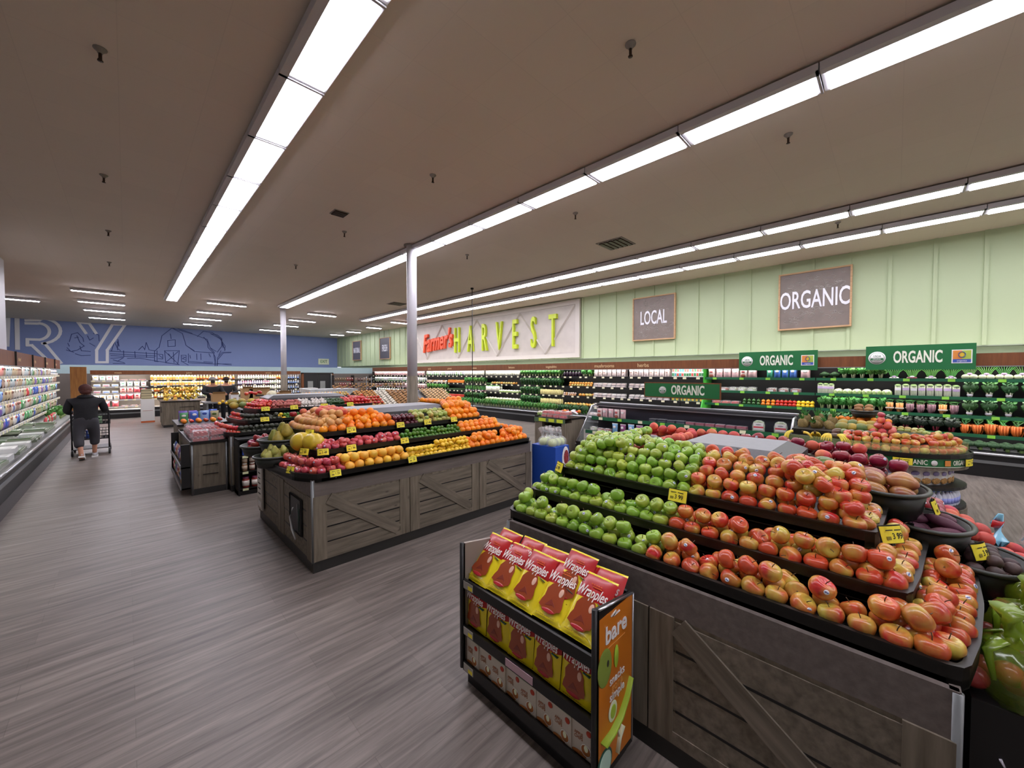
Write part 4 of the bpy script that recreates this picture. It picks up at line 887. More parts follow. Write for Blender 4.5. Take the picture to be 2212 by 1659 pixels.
def snack_bag():
    w_, h = .178, .285
    def pillow(x0, x1, z0, z1, d, m, mb, full=(0, 1)):
        nx, nz = 12, 14; v = []; fs = []
        for j in range(nz + 1):
            for i in range(nx + 1):
                x = x0 + (x1 - x0) * i / nx; z = z0 + (z1 - z0) * j / nz
                u = x / (w_ / 2); t_ = z / h; b = (1 - u ** 4) * (math.sin(PI * min(1, max(0, t_))) ** .45) if 0 < t_ < .999 else 0
                wr = .0016 * math.sin(x * 160 + z * 90) * (1 - abs(u)) + (.002 * math.sin(x * 210) if t_ > .82 else 0)
                v.append((x, -(d * max(0, b)) + wr, z))
        for j in range(nz):
            for i in range(nx): a = j * (nx + 1) + i; fs.append((a, a + 1, a + nx + 2, a + nx + 1))
        mb.add(v, fs, m, True); return mb
    front = MB(); pillow(-w_ / 2, w_ / 2, 0, h * .58, .022, YEL, front); pillow(-w_ / 2, w_ / 2, h * .58, h * .965, .022, RED, front); pillow(-w_ / 2, w_ / 2, h * .965, h, .022, YEL, front)
    back = MB(); pillow(-w_ / 2, w_ / 2, 0, h, -.012, RED, back); back.box(-w_ / 2, w_ / 2, -.001, .001, 0, .004, YEL)
    art = MB(); y = -.0235
    pts = [(-.062, .055), (-.058, .08), (-.05, .10), (-.052, .135), (-.036, .162), (0, .176), (.036, .162), (.052, .135), (.054, .10), (.062, .075), (.06, .055), (.045, .05), (.035, .038), (.01, .03), (-.02, .034), (-.04, .046)]
    art.prism(pts, 0, .001, CARM, Matrix(((1, 0, 0, 0), (0, 0, -1, y), (0, 1, 0, 0), (0, 0, 0, 1))))
    art.prism([(-.03, .06), (-.005, .095), (.03, .062), (.01, .07)], .001, .002, CARD, Matrix(((1, 0, 0, 0), (0, 0, -1, y), (0, 1, 0, 0), (0, 0, 0, 1)))); art.blob(.036, .002, .009, REDD, c=(-.002, y - .0012, .042)); art.tube([(.0, y - .001, .17), (0, y - .001, .20)], .004, mat('print_stick', '#c88a4a', .5), 5, flat=.4)
    art.tube([(.045, y, .165), (.08, y + .006, .155)], .009, TEALB, 5, flat=.2); art.blob(.012, .002, .02, mat('caramel_gleam', '#e2b49a', .3), c=(.028, y - .001, .135))
    for i in range(5): art.box(-.02 + i * .012, -.013 + i * .012, y - .0005, y + .002, .232, .236, mat('print_orange', '#e2661c', .5)); art.box(-.01 + i * .01, -.002 + i * .01, y - .0005, y + .002, .222, .226, mat('print_orange', '#e2661c', .5))
    for i in range(9): art.box(-.06 + i * .012, -.052 + i * .012, y + .004, y + .006, .018, .021, mat('print_ochre', '#b48c14', .5))
    tx = MB(); text('Wrapples', .052, WL, T(0, y - .001, .195) @ Matrix.Diagonal((1, 1, 1.25, 1)), tx, .0006, .014, .76, .25)
    # creases of the clear film catch the light
    return front.mesh('bag_front'), back.mesh('bag_back'), art.mesh('bag_art'), tx.mesh('bag_text')
SB = snack_bag()
def put_bag(x, y, z, tilt, lab, grp, yaw=0.0, s=1.0):
    t = empty('snack_bag', (x, y, z), lab, 'snack bag', grp, (0, 0, -PI / 2 + yaw)); t.scale = (s,) * 3
    q = T(rx=-tilt)
    for nm, me in zip(('front', 'back', 'caramel_apple_print', 'brand_lettering'), SB):
        o = link(nm, me, t); o.matrix_basis = q
    return t
for i in range(5):
    put_bag(1.345 + .004 * (i % 2), 1.63 - i * .168, .592 + .003 * i, .80 + .05 * (i % 2), ('leftmost red and yellow snack bag, front of the rack top shelf', 'second red and yellow snack bag on the rack top shelf', 'middle red and yellow snack bag on the rack top shelf', 'fourth red and yellow snack bag, in front of raised bags', 'rightmost red and yellow snack bag, glare across its print')[i], 'snack bags on the top shelf', (i % 2) * .06 - .03, 1.0)
for i, (y, z, x) in enumerate(((1.60, .66, 1.42), (1.42, .655, 1.425), (1.25, .65, 1.43), (1.10, .70, 1.45), (1.08, .665, 1.41), (.93, .655, 1.44))):
    put_bag(1.413 + .008 * (i % 2), y, .625 + (.03 if i == 3 else 0), .80, f'red snack bag behind the front bags on the rack top shelf, {ordn(i + 1)} from the left', 'snack bags at the back of the top shelf', .05 * ((i % 3) - 1), .95)
for i in range(5): put_bag(1.345, 1.62 - i * .166, .330, .05 + .02 * i, f'upright snack bag on the middle shelf of the rack, {ordn(i + 1)} from the left', 'snack bags on the middle shelf', .04 * ((i * 7) % 3 - 1), .93)
BOXC = mat('snack_box_cream', '#c9bfae', .5); BOXG = mat('snack_box_green', '#8aa05a', .5)
def snack_box():
    b = MB().box(-.052, .052, 0, .03, 0, .165, BOXC); b.box(-.052, .052, -.001, 0, .145, .165, mat('snack_box_top', '#a7ab8c', .5))
    a = MB(); a.blob(.026, .002, .026, mat('print_bowl_white', '#e9e4da', .4), c=(.018, -.002, .042)); a.blob(.022, .003, .022, mat('print_crisps', '#a0622e', .5, noise=(60, .4, (1, 1, 1))), c=(.018, -.003, .042)); a.blob(.013, .003, .013, mat('print_red_round', '#b5391c', .5), c=(.032, -.002, .12))
    a.blob(.035, .002, .012, mat('print_crisps', '#a0622e'), c=(-.015, -.0015, .012)); a.blob(.011, .002, .016, CO, c=(.02, -.0045, .05))
    l = MB(); text('APPLE', .02, mat('print_brown', '#a4633a', .5), T(-.018, -.0025, .095), l, .0004, .006, .8); text('CHIPS', .02, mat('print_brown', '#a4633a', .5), T(-.018, -.0025, .078), l, .0004, .006, .8)
    return b.mesh('carton_body'), a.mesh('carton_art'), l.mesh('carton_text')
BX = snack_box()
for i in range(8):
    t = empty('snack_carton', (1.325 + .008 * (i % 2), 1.63 - i * .103, .125), f'small cream snack carton on the bottom shelf of the rack, {ordn(i + 1)} from the left', 'carton', 'snack cartons on the bottom shelf', (0.0, 0, -PI / 2 + .05 * ((i * 5) % 3 - 1)))
    for nm, me in zip(('carton', 'bowl_print', 'lettering'), BX): link(nm, me, t)
# ---- bag bin at the near right ------------------------------------------
BN = empty('bin', (1.98, -1.2, 0), 'black produce bin at right edge, white lettering on its side', 'bin')
link('body', MB().box(0, .9, 0, 1.0, 0, .56, RB).band([(0, 1.0), (0, 0), (.9, 0), (.9, 1.0)], .56, .665, .012, RB, True), BN)
lt = MB()
for i, (st) in enumerate(([(-.30, .50), (-.26, .40), (-.22, .50)], [(-.235, .5), (-.27, .36), (-.20, .33)], [(-.16, .5), (-.2, .42), (-.15, .45), (-.13, .40)], [(-.27, .33), (-.24, .27), (-.18, .31), (-.27, .2)], [(-.13, .33), (-.12, .24), (-.09, .3)])):
    lt.tube([(-.004, 1.0 + a * .9 + .08, b) for a, b in st], .014, mat('brush_white', '#c8c4cc', .6), 6, flat=.3)
link('brush_lettering', lt, BN)
def film_bag(x, y, z, k, film, lab, n=7, s=1.0, topc=None, tilt=0.0, grp='bagged apples in the right-hand bin'):
    t = empty('apple_bag', (x, y, z), lab, 'bag of apples', grp, (0, tilt, R.uniform(-.6, .6))); t.scale = (s,) * 3
    c = MB()
    for i in range(n):
        a = i * 2.4; r_ = .05 * math.sqrt(i); c.blob(.04, .04, .037, FM[k], 0, 3, i, 12, 8, c=(math.cos(a) * r_, math.sin(a) * r_ * .9, .05 + .045 * (i % 3)))
    link('apples', c, t, kind='stuff')
    f = MB(); f.blob(.135, .12, .115, film, .10, 4, int(x * 100) % 17, 26, 16, c=(0, 0, .09)); link('film', f, t)
    g = MB()
    for i in range(4):
        a = i * 1.6 + x * 7; g.tube([(math.cos(a) * .05, math.sin(a) * .05, .20), (math.cos(a) * .10, math.sin(a) * .10, .165), (math.cos(a + .3) * .13, math.sin(a + .3) * .12, .09)], .022, topc, 6, flat=.18, r2=.006)
    g.tube([(0, 0, .17), (.01, 0, .21), (.03, .01, .25), (.02, .02, .29)], .03, topc, 8, flat=.5, r2=.05); link('printed_top', g, t)
GFILM = mat('green_printed_film', '#7d9a1e', .15, alpha=.35, spec=.8, coat=.8); GPRT = mat('green_print', '#74901f', .35, coat=.6)
RFILM = mat('clear_bag_film', '#f0d9d6', .12, alpha=.25, spec=.8, coat=.8); RPRT = mat('red_print', '#c4242c', .25, coat=.6); BPRT = mat('light_blue_print', '#7fc4dc', .3, coat=.6)
c = 0
for i in range(3):
    for j in range(4):
        c += 1; film_bag(2.10 + i * .25, -.31 - j * .21 - .07 * i, .655 + .03 * i, 'pink', GFILM, f'bag of apples in green-printed film, {ordn(i + 1)} rank back, {ordn(j + 1)} from the island', 7, 1.0, GPRT)
for i in range(2):
    for j in range(1, 4):
        c += 1; film_bag(2.22 + i * .27, -.36 - j * .22, .83 + .03 * i, 'pink', GFILM, f'upper bag of apples in green-printed film, {ordn(i + 1)} rank back, {ordn(j + 1)} from the island', 6, .95, RPRT if (i + j) % 2 else GPRT)
for i in range(3):
    film_bag(2.75, -.66 - .2 * i, .70 + .02 * i, 'deep', RFILM, f'bag of red apples with red header behind the green bags, {ordn(i + 1)} from the island', 7, 1.0, RPRT)
BN2 = empty('red_bin', (2.98, -1.35, 0), 'red-topped bin of blue and white bagged fruit beyond the green bags', 'bin')
link('body', MB().box(0, .8, 0, .78, 0, .66, RPRT).band([(0, .78), (0, 0), (.8, 0), (.8, .78)], .66, .72, .012, RPRT, True), BN2)
for i in range(3):
    for j in range(3): film_bag(3.15 + i * .25, -.66 - j * .22, .68, 'deep', RFILM, f'fruit bag with light blue and red print in the red bin, {ordn(i + 1)} rank, {ordn(j + 1)} along', 6, 1.0, BPRT if (i + j) % 2 == 0 else RPRT, grp='bags in the red bin')
link('folded_bag', MB().tube([(0, 0, 0), (.01, 0, .10), (.04, .01, .18), (.02, 0, .24)], .045, BPRT, 8, flat=.4, r2=.012).tube([(.035, .01, .165), (.03, .005, .2)], .03, RPRT, 8, flat=.4), None, (3.18, -.40, .78), label='light blue bag tip standing up beside the passion fruit basket', cat='bag')
# ---- blue LOCAL bin at the end of the citrus island ----------------------
LB = empty('onion_bin', (4.03, 3.20, 0), 'blue cardboard bin reading LOCAL at the right end of citrus island', 'bin')
BLU = mat('bin_blue', '#1f4fb0', .5)
link('body', MB().box(0, .30, .0, .42, 0, .76, BLU), LB)
pr = MB(); text('LOCAL', .085, WHITE, T(.17, -.003, .41), pr, .001, .014, .72); text('live and', .04, WHITE, T(.17, -.003, .48), pr, .001, .004, .8, .3)
link('lettering', pr, LB)
a = MB(); a.blob(.075, .003, .15, WHITE, c=(.22, -.002, .60), nu=24); a.blob(.055, .003, .10, mat('print_grapes', '#8c2f34', .5, noise=(40, .5, (1, 1, 1))), c=(.232, -.005, .60)); a.prism([(.05, .34), (.06, .45), (.10, .45), (.10, .41), (.12, .36), (.08, .32)], 0, .002, YTAG, Matrix(((1, 0, 0, -.03), (0, 0, -1, -.001), (0, 1, 0, 0), (0, 0, 0, 1))))
link('grape_print', a, LB)
for i in range(6):
    x, y, z = 4.09 + .09 * (i % 3), 3.30 + .16 * (i // 3), .80
    t = empty('lettuce_bag', (x, y, z), f'clear bag of pale green heads in the blue bin, {ordn(i + 1)} counted', 'bag', 'bags in the blue bin')
    link('heads', MB().blob(.06, .06, .06, mat('pale_head', '#c5d394', .6), .06, 5, i, 12, 8), t); link('film', MB().blob(.08, .08, .08, CLEAR, .1, 4, i, 16, 10).tube([(0, 0, .07), (-.02, 0, .14), (-.05, .01, .2)], .02, CLEAR, 6, r2=.04), t)
# ---- third island: tomatoes, avocados, garlic ---------------------------
TOM = 'the tomato island'
I3o = (1.07, 6.92)
I3 = island('wood-crate produce island of tomatoes, avocados, garlic and pink potatoes behind the citrus', 1.07, 3.9, 6.92, 8.8, 3, 2, True, 1)
v1 = plan2(6.88, 1.10, 3.88, 8.8, .15, .1); v2 = plan2(7.15, 1.30, 3.7, 8.6, .12, .1); v3 = plan2(7.42, 1.5, 3.5, 8.4, .1, .08)
bk3 = [(3.3, 8.4), (1.8, 8.4)]
for pth, z, zin in ((v1, .865, None), (v2, 1.01, .83), (v3, 1.155, .98)): tier(I3, I3o, pth, bk3, z, zin)
plateau(I3, I3o, 1.75, 3.08, 7.78, 8.4, 1.17, 1.36, .1)
def d1(x, y): return None if y > 8 else ('tomato' if x < 1.17 or y > 7.2 else 'avocado') if x < 3.0 else None
def d2(x, y): return None if y > 8 or x > 3.2 else ('tomato' if x < 1.30 or y > 7.45 else ('avocado' if x < 1.78 else ('lemon' if x < 1.86 else 'lime')))
def d3(x, y): return None if y > 8.2 else ('tomato' if x < 1.74 else ('sweet' if x < 2.2 else ('garlic' if x < 2.66 else ('zucchini' if x < 2.95 else 'tomato'))))
Q1, Q2, Q3 = 'lowest tier of ' + TOM, 'middle tier of ' + TOM, 'top tier of ' + TOM
for d_, dz, l_, kp in ((.05, -.03, 'front row', 1), (.11, -.01, 'second row', .95), (.08, .035, 'raised row', .8), (.16, .0, 'back row', .7)):
    fruit_row(v1, d_, .865 + dz, d1, Q1, l_, kp, start=.02 * kp); fruit_row(v2, d_, 1.01 + dz, d2, Q2, l_, kp, start=.02 * kp)
for d_, dz, l_, kp in ((.05, -.03, 'front row', 1), (.11, 0, 'second row', 1), (.08, .03, 'raised row', 1), (.15, .05, 'upper row', .95), (.21, .075, 'inner row', .95), (.26, .085, 'topmost row', .9)):
    fruit_row(v3, d_, 1.155 + dz, d3, Q3, l_, kp, start=.02 * kp)
for i in range(6): fruit('papgreen', (1.30 + .14 * (i % 3), 8.05 + .15 * (i // 3), 1.20 + .05 * (i // 3)), f'green and yellow melon left of the tomato heap, {ordn(i + 1)} counted', 'green and yellow melons behind the tomatoes')
for i in range(5): fruit('yellow' if False else 'lemon', (1.12 + .05 * i, 8.2 + .04 * (i % 2), 1.24 + .03 * (i % 2)), f'yellow squash beside the green melons, {ordn(i + 1)} from the left', 'yellow squash')
fruit('pump', (1.93, 8.35, 1.36), 'pale round squash at the left end of grey island cover', 'pale squash')
for i in range(8): fruit('tomato', (1.55 + .07 * (i % 4), 8.4 + .07 * (i // 4), 1.38 + .02 * (i % 2)), f'orange-red tomato heaped beside the pale squash, {ordn(i + 1)} counted', 'tomatoes beside the pale squash')
for i in range(16): fruit('tomato', (3.5 + .08 * (i % 5) + .0, 7.7 + .09 * (i // 5), 1.15 + .05 * (i // 5)), f'red yam-coloured tomato at right end of the tomato island, {ordn(i + 1)} counted', 'tomatoes at the right end')
for p, lab in (((1.62, 7.39, 1.165), 'yellow price tag under the heaped tomatoes at left'), ((2.05, 7.39, 1.165), 'yellow price tag under the pink potatoes'), ((2.55, 7.39, 1.165), 'yellow price tag under the garlic, left one'), ((3.02, 7.39, 1.165), 'yellow price tag under the garlic, right one'), ((1.55, 7.12, 1.02), 'yellow price tag in front of the avocados'), ((2.22, 7.12, 1.02), 'yellow price tag beside the single lemon')):
    price_tag(p, 0, lab, w=.12, h=.07)
# jar rack on its front
JR = empty('jar_rack', (1.10, 6.60, 0), 'black rack of jars and drink mixes against the tomato island', 'rack')
m = MB(); m.box(0, .55, .02, .28, 0, .06, RB); m.box(0, .02, .0, .28, 0, .80, RB); m.box(.53, .55, 0, .28, 0, .8, RB); m.box(0, .55, .26, .28, 0, .80, RB); m.box(0, .55, 0, .28, .79, .81, RB); link('frame', m, JR)
for z in (.10, .34, .57): link('shelf', MB().box(.02, .53, .0, .26, z - .015, z, RB), JR)
for z in (.10, .34, .57):
    for x in (.05, .25, .42): link('shelf_tag', MB().box(x, x + .07, -.004, 0, z - .035, z - .003, mat('tag_pale', '#d8dcae', .5)), JR)
# ================================================================== packaged goods
PAL = {}
def col(h, rough=.35, coat=.3):
    if h not in PAL: PAL[h] = mat('pack_' + h, '#' + h, rough, coat=coat, rnd=.06)
    return PAL[h]
WHT = col('e8e6e2')
def jar_me(body, lid, lab_, r=.035, h=.11):
    m = MB().lathe([(r * .9, 0), (r, .006), (r, h * .78), (r * .82, h * .86)], 14, body); m.lathe([(r * .86, h * .86), (r * .88, h * .88), (r * .88, h), (r * .3, h + .001)], 14, lid)
    if lab_: m.lathe([(r + .001, h * .18), (r + .001, h * .68)], 14, lab_)
    return m.mesh('jar_mesh')
def bottle_me(body, cap, lab_, r=.04, h=.24):
    m = MB().lathe([(r * .92, 0), (r, .01), (r, h * .58), (r * .8, h * .70), (r * .36, h * .83), (r * .34, h * .90)], 14, body); m.lathe([(r * .42, h * .90), (r * .42, h), (r * .2, h + .001)], 12, cap)
    if lab_: m.lathe([(r + .001, h * .16), (r + .001, h * .50)], 14, lab_)
    return m.mesh('bottle_mesh')
def carton_me(w_, d, h, body, panel, gable=False):
    m = MB().box(-w_ / 2, w_ / 2, 0, d, 0, h, body).box(-w_ * .42, w_ * .42, -.0015, 0, h * .3, h * .8, panel)
    if gable: m.prism([(-w_ / 2, h), (w_ / 2, h), (0.0, h * 1.22)], 0, d, body, Matrix(((1, 0, 0, 0), (0, 0, 1, 0), (0, 1, 0, 0), (0, 0, 0, 1)))).box(-.012, .012, d / 2 - .003, d / 2 + .003, h * 1.2, h * 1.30, panel)
    return m.mesh('carton_mesh')
def bag_me(w_, h, d, body, panel, top=None, window=None):
    m = MB(); nx, nz = 6, 8; 
    for sgn in (-1, 1):
        v = []; fs = []
        for j in range(nz + 1):
            for i in range(nx + 1):
                u = i / nx * 2 - 1; t_ = j / nz; b = (1 - u ** 4) * math.sin(PI * t_) ** .5
                v.append((u * w_ / 2 * (1 - .06 * math.sin(PI * t_)), sgn * d / 2 * b + .003 * math.sin(9 * u + 7 * t_), t_ * h))
        for j in range(nz):
            for i in range(nx): a_ = j * (nx + 1) + i; q = (a_, a_ + 1, a_ + nx + 2, a_ + nx + 1); fs.append(q if sgn < 0 else q[::-1])
        m.add(v, fs, body, True)
    m.blob(w_ * .27, d * .12, h * .13, panel, c=(0, -d * .45, h * .66), nu=10, nv=6)
    if window: m.blob(w_ * .36, d * .14, h * .18, window, .05, 6, 1, 12, 6, c=(0, -d * .44, h * .26))
    if top: m.box(-w_ / 2, w_ / 2, -.003, .003, h * .95, h * 1.03, top)
    return m.mesh('bag_mesh')
def clam_me(w_, d, h, fill, film=CLEAR, lab_=None):
    m = MB().box(-w_ * .44, w_ * .44, -d * .44, d * .44, .006, h * .62, fill)
    for q in range(9): m.blob(w_ * .12, d * .16, h * .22, fill, 0, 3, q, 7, 5, c=((q % 3 - 1) * w_ * .28, (q // 3 - 1) * d * .28, h * .62))
    m.prism([(-w_ / 2, -d / 2), (w_ / 2, -d / 2), (w_ / 2, d / 2), (-w_ / 2, d / 2)], 0, h, film)
    if lab_: m.box(-w_ * .3, w_ * .3, -d * .51, -d * .5, h * .25, h * .7, lab_).box(-w_ * .3, w_ * .3, -d * .35, d * .2, h, h + .001, lab_)
    return m.mesh('clamshell_mesh')
def salad_shell(lab1, lab2):
    m = MB(); v = [(-.085, 0), (.085, 0), (.09, .10), (.075, .16), (.035, .185), (-.035, .185), (-.075, .16), (-.09, .10)]
    K = Matrix(((1, 0, 0, 0), (0, 0, 1, 0), (0, 1, 0, 0), (0, 0, 0, 1)))
    m.prism([(x * .92, z * .92 + .006) for x, z in v], .01, .07, mat('salad_leaf_mix', '#b9c9a0', .6, noise=(30, .4, (1, 1, 1))), K); m.prism(v, 0, .08, CLEAR, K)
    m.box(-.07, .07, -.003, 0, .03, .15, WHT).box(-.07, .07, -.004, -.003, .065, .09, lab2).blob(.04, .002, .012, lab1, c=(0, -.004, .12), nu=8, nv=5); return m.mesh('salad_shell_mesh')
def leafy_me(leaf, stemc, w_=.13, h=.22, d=.12, seed=1, lay=False, band_=None):
    m = MB(); rr = random.Random(seed)
    m.blob(w_ * .46, d * .46, h * .30, leaf, .22, 5, seed, 16, 10, c=(0, 0, h * .64))
    for i in range(15):
        a = rr.uniform(0, 6.28); r_ = rr.uniform(.2, .5) * w_; z = rr.uniform(.45, 1.0) * h
        m.blob(w_ * .17, w_ * .06, h * .13, leaf, .12, 3, i, 7, 5, M=T(math.cos(a) * r_, math.sin(a) * r_ * d / w_, z, rx=rr.uniform(-.8, .8), rz=a))
    for i in range(5): a = i * 1.3; m.tube([(math.cos(a) * w_ * .08, math.sin(a) * w_ * .08, 0), (math.cos(a) * w_ * .25, math.sin(a) * w_ * .2, h * .6)], w_ * .06, stemc, 5)
    if band_: m.lathe([(w_ * .2, h * .12), (w_ * .22, h * .24)], 8, band_)
    return m.mesh('leafy_mesh')
def roots_me(root, leaf, n=6, l=.17, r=.014, up=True, band_=None, tops=.12):
    m = MB(); rr = random.Random(n)
    for i in range(n):
        x = (i - (n - 1) / 2) * r * 1.35; y = -.01 * (i % 2)
        m.tube([(x * .6, y, 0), (x, y, l * .4), (x * 1.05, y, l)], r * .35, root, 7, r2=r)
    for i in range(8): m.tube([((rr.random() - .5) * .05, 0, l), ((rr.random() - .5) * .09, rr.uniform(0, .04), l + tops * .5), ((rr.random() - .5) * .15, rr.uniform(0, .08), l + tops)], .006, leaf, 4, r2=.002)
    m.blob(.05, .03, tops * .35, leaf, .2, 5, 3, 12, 7, c=(0, .03, l + tops * .75))
    if band_: m.box(-.05, .05, -.03, .012, l * .42, l * .54, band_)
    return m.mesh('root_bunch_mesh')
def bulbs_me(bulb, leaf, n=3, r=.032, band_=None, h=.2):
    m = MB()
    for i in range(n): m.blob(r, r, r * .9, bulb, c=((i - (n - 1) / 2) * r * 1.7, -.01 * (i % 2), r), nu=10, nv=7)
    for i in range(9): x = (i - 4) * .008; m.tube([(x, 0, r * 1.6), (x * 2, .01, h * .6), (x * 4.5, .03, h)], .006, leaf, 4, r2=.003)
    if band_: m.blob(.03, .02, .018, band_, c=(0, -.004, r * 2.0), nu=8, nv=5)
    return m.mesh('bulb_bunch_mesh')
def pack_me(seg, lab_, w_=.075, h=.19):
    m = MB()
    for i in range(4): m.tube([((i - 1.5) * w_ * .24, 0, 0), ((i - 1.5) * w_ * .25, 0, h * .9)], w_ * .14, seg, 6)
    m.blob(w_ * .5, w_ * .35, h * .10, mat('celery_top', '#8fb06a', .5), .1, 4, 2, 10, 6, c=(0, 0, h * .93)); m.box(-w_ * .48, w_ * .48, -w_ * .24, w_ * .2, h * .5, h * .72, lab_); m.box(-w_ * .5, w_ * .5, -w_ * .26, w_ * .22, 0, h * .95, CLEAR); return m.mesh('celery_pack_mesh')
def pepper_me(m1):
    m = MB(); m.blob(.038, .038, .042, m1, nu=16, nv=9, c=(0, 0, .042), fn=lambda x, y, z: (x * (1 + .1 * math.cos(4 * math.atan2(y, x))), y * (1 + .1 * math.cos(4 * math.atan2(y, x))), z - .2 * math.exp(-((x * x + y * y) / .05)) * (1 if z > 0 else 0)))
    return m.tube([(0, 0, .07), (.004, 0, .098)], .006, LEAFG, 5).mesh('pepper_mesh')
def cauli_me():
    m = MB(); m.blob(.06, .06, .045, mat('cauliflower_curd', '#e6e2cc', .7), .07, 7, 4, 18, 10, c=(0, 0, .055))
    for i in range(6): a = i * 1.05; m.blob(.03, .012, .045, mat('cauli_leaf', '#9bb86a', .6), .05, 3, i, 8, 6, M=T(math.cos(a) * .055, math.sin(a) * .055, .03, rz=a + PI / 2))
    return m.mesh('cauliflower_mesh')
def broc_me():
    m = MB(); 
    for i in range(5): a = i * 1.26; m.blob(.04, .04, .03, mat('broccoli_green', '#2f4f2c', .8, rnd=.15), .12, 7, i, 12, 7, c=(math.cos(a) * .035, math.sin(a) * .035, .075))
    m.blob(.04, .04, .035, MATS['broccoli_green'], .12, 7, 8, 12, 7, c=(0, 0, .09)); return m.tube([(0, 0, 0), (0, 0, .06)], .02, mat('broccoli_stalk', '#86a45c', .6), 8).mesh('broccoli_mesh')
def corn_me(m1, tip):
    return MB().blob(.022, .022, .085, m1, .02, 5, 1, 10, 9, c=(0, 0, .085)).lathe([(.012, .0), (.015, .01), (.006, .02)], 7, tip).mesh('corn_mesh')


ITEMS = {}
def item(k, name, lab, cat, w_, *mes): ITEMS[k] = (name, lab, cat, w_, mes)
ORG = FM['orange']; TAGP = col('c9a7d8')
item('fennel', 'fennel_bunch', 'white fennel bulb bunch with purple tag', 'vegetable', .17, bulbs_me(col('e6ecc4'), LEAFG, 2, .045, TAGP, .24))
item('radish', 'radish_bunch', 'bunch of radishes with leafy tops', 'vegetable', .17, bulbs_me(col('a23556'), LEAFG, 3, .02, col('e2dfe8'), .2), bulbs_me(col('e9e6e0'), LEAFG, 3, .022, TAGP, .2))
item('celery', 'celery_pack', 'packed celery heart with purple label', 'vegetable', .085, pack_me(col('d8e2b0'), TAGP), pack_me(col('cfdca8'), col('e8e4ea')))
item('carrots', 'carrot_bunch', 'bunch of orange carrots', 'carrots', .12, roots_me(mat('carrot_orange', '#d8702c', .5, rnd=.1), LEAFD, 8, .15, .010), roots_me(MATS['carrot_orange'], LEAFG, 7, .16, .011))
item('rcarrots', 'rainbow_carrot_bunch', 'bunch of pale orange carrots', 'carrots', .105, roots_me(mat('carrot_pale', '#d99a58', .5, rnd=.15), LEAFD, 5, .16, .012, tops=.05, band_=col('e9ddc8')), roots_me(mat('carrot_purple', '#8f6a72', .5), LEAFD, 5, .15, .012, tops=.05))
item('greens', 'leafy_greens_bunch', 'bunch of leafy greens', 'greens', .125, leafy_me(LEAFG, col('b8cc86'), seed=1), leafy_me(LEAFG, col('cfd8a8'), seed=2))
item('kale', 'dark_greens_bunch', 'bunch of dark leafy greens', 'greens', .125, leafy_me(LEAFD, LEAFG, seed=3), leafy_me(LEAFD, LEAFG, seed=4))
item('bgreens', 'banded_greens_bunch', 'bunch of dark greens with white tag', 'greens', .18, leafy_me(LEAFD, col('d9dcc0'), seed=5, w_=.15, h=.24, band_=col('e6dfe9')))
item('chard', 'chard_bunch', 'bunch of very dark chard leaves', 'greens', .15, leafy_me(mat('chard_leaf', '#1d2a1c', .5, rnd=.3), col('7a2233'), seed=6, w_=.17))
item('cauli', 'cauliflower', 'white cauliflower head', 'cauliflower', .135, cauli_me())
item('broc', 'broccoli_crown', 'dark green broccoli crown', 'broccoli', .125, broc_me())
item('herbpk', 'herb_pack', 'small herb pack with green label', 'herbs', .065, carton_me(.055, .02, .15, col('dfe8e0'), col('3f8a55')), carton_me(.055, .02, .15, col('f0ede4'), col('d6574c')), carton_me(.055, .02, .15, col('e8e6da'), col('4aa0a8')))
item('herbyl', 'herb_clamshell', 'small clear herb clamshell with yellow label', 'herbs', .085, clam_me(.075, .05, .12, LEAFG, CLEAR, col('e6c948')))
item('mush', 'mushroom_tray', 'tray of white mushrooms in film', 'mushrooms', .15, clam_me(.13, .12, .07, col('dcc6bd')), clam_me(.13, .12, .07, col('e6dcd6')))
item('mushb', 'mushroom_bag', 'pale pack of mushrooms with blue top', 'mushrooms', .125, bag_me(.115, .2, .06, col('d9c9c6'), col('e9e6ee'), col('6f9bd8')), bag_me(.115, .2, .06, col('e0cfc9'), col('c9a79c')))
item('pinkbag', 'salad_bag', 'pink and white salad bag', 'salad bag', .14, bag_me(.13, .2, .06, col('dcb6b8'), WHT), bag_me(.13, .2, .06, col('d9c6c0'), col('b95c5c'), window=col('a05848')))
item('saladbag', 'salad_bag', 'white salad bag with green leaves', 'salad bag', .14, bag_me(.13, .2, .07, col('e2e6da'), col('6fa04a'), window=LEAFG), bag_me(.13, .2, .07, WHT, col('a08cc8'), window=LEAFD))
item('bluebag', 'vegetable_bag', 'blue and white vegetable bag', 'vegetable bag', .11, bag_me(.1, .2, .05, col('4f78c8'), WHT), bag_me(.1, .2, .05, col('3f9a7a'), WHT))
item('clampk', 'sprout_clamshell', 'clear pack with pale label', 'salad pack', .15, clam_me(.135, .1, .09, col('cbd4b4'), CLEAR, WHT), clam_me(.135, .1, .08, col('b25a44'), CLEAR, WHT))
item('ppo', 'orange_pepper', 'orange bell pepper', 'pepper', .078, pepper_me(mat('pepper_orange', '#e8821c', .25, coat=.4)))
item('ppr', 'red_pepper', 'red bell pepper', 'pepper', .078, pepper_me(mat('pepper_red', '#c4291c', .25, coat=.4)))
item('ppy', 'yellow_pepper', 'yellow bell pepper', 'pepper', .078, pepper_me(mat('pepper_yellow', '#ecc428', .25, coat=.4)))
item('ppg', 'green_pepper', 'green bell pepper', 'pepper', .078, pepper_me(mat('pepper_green', '#2d5a22', .25, coat=.4)))
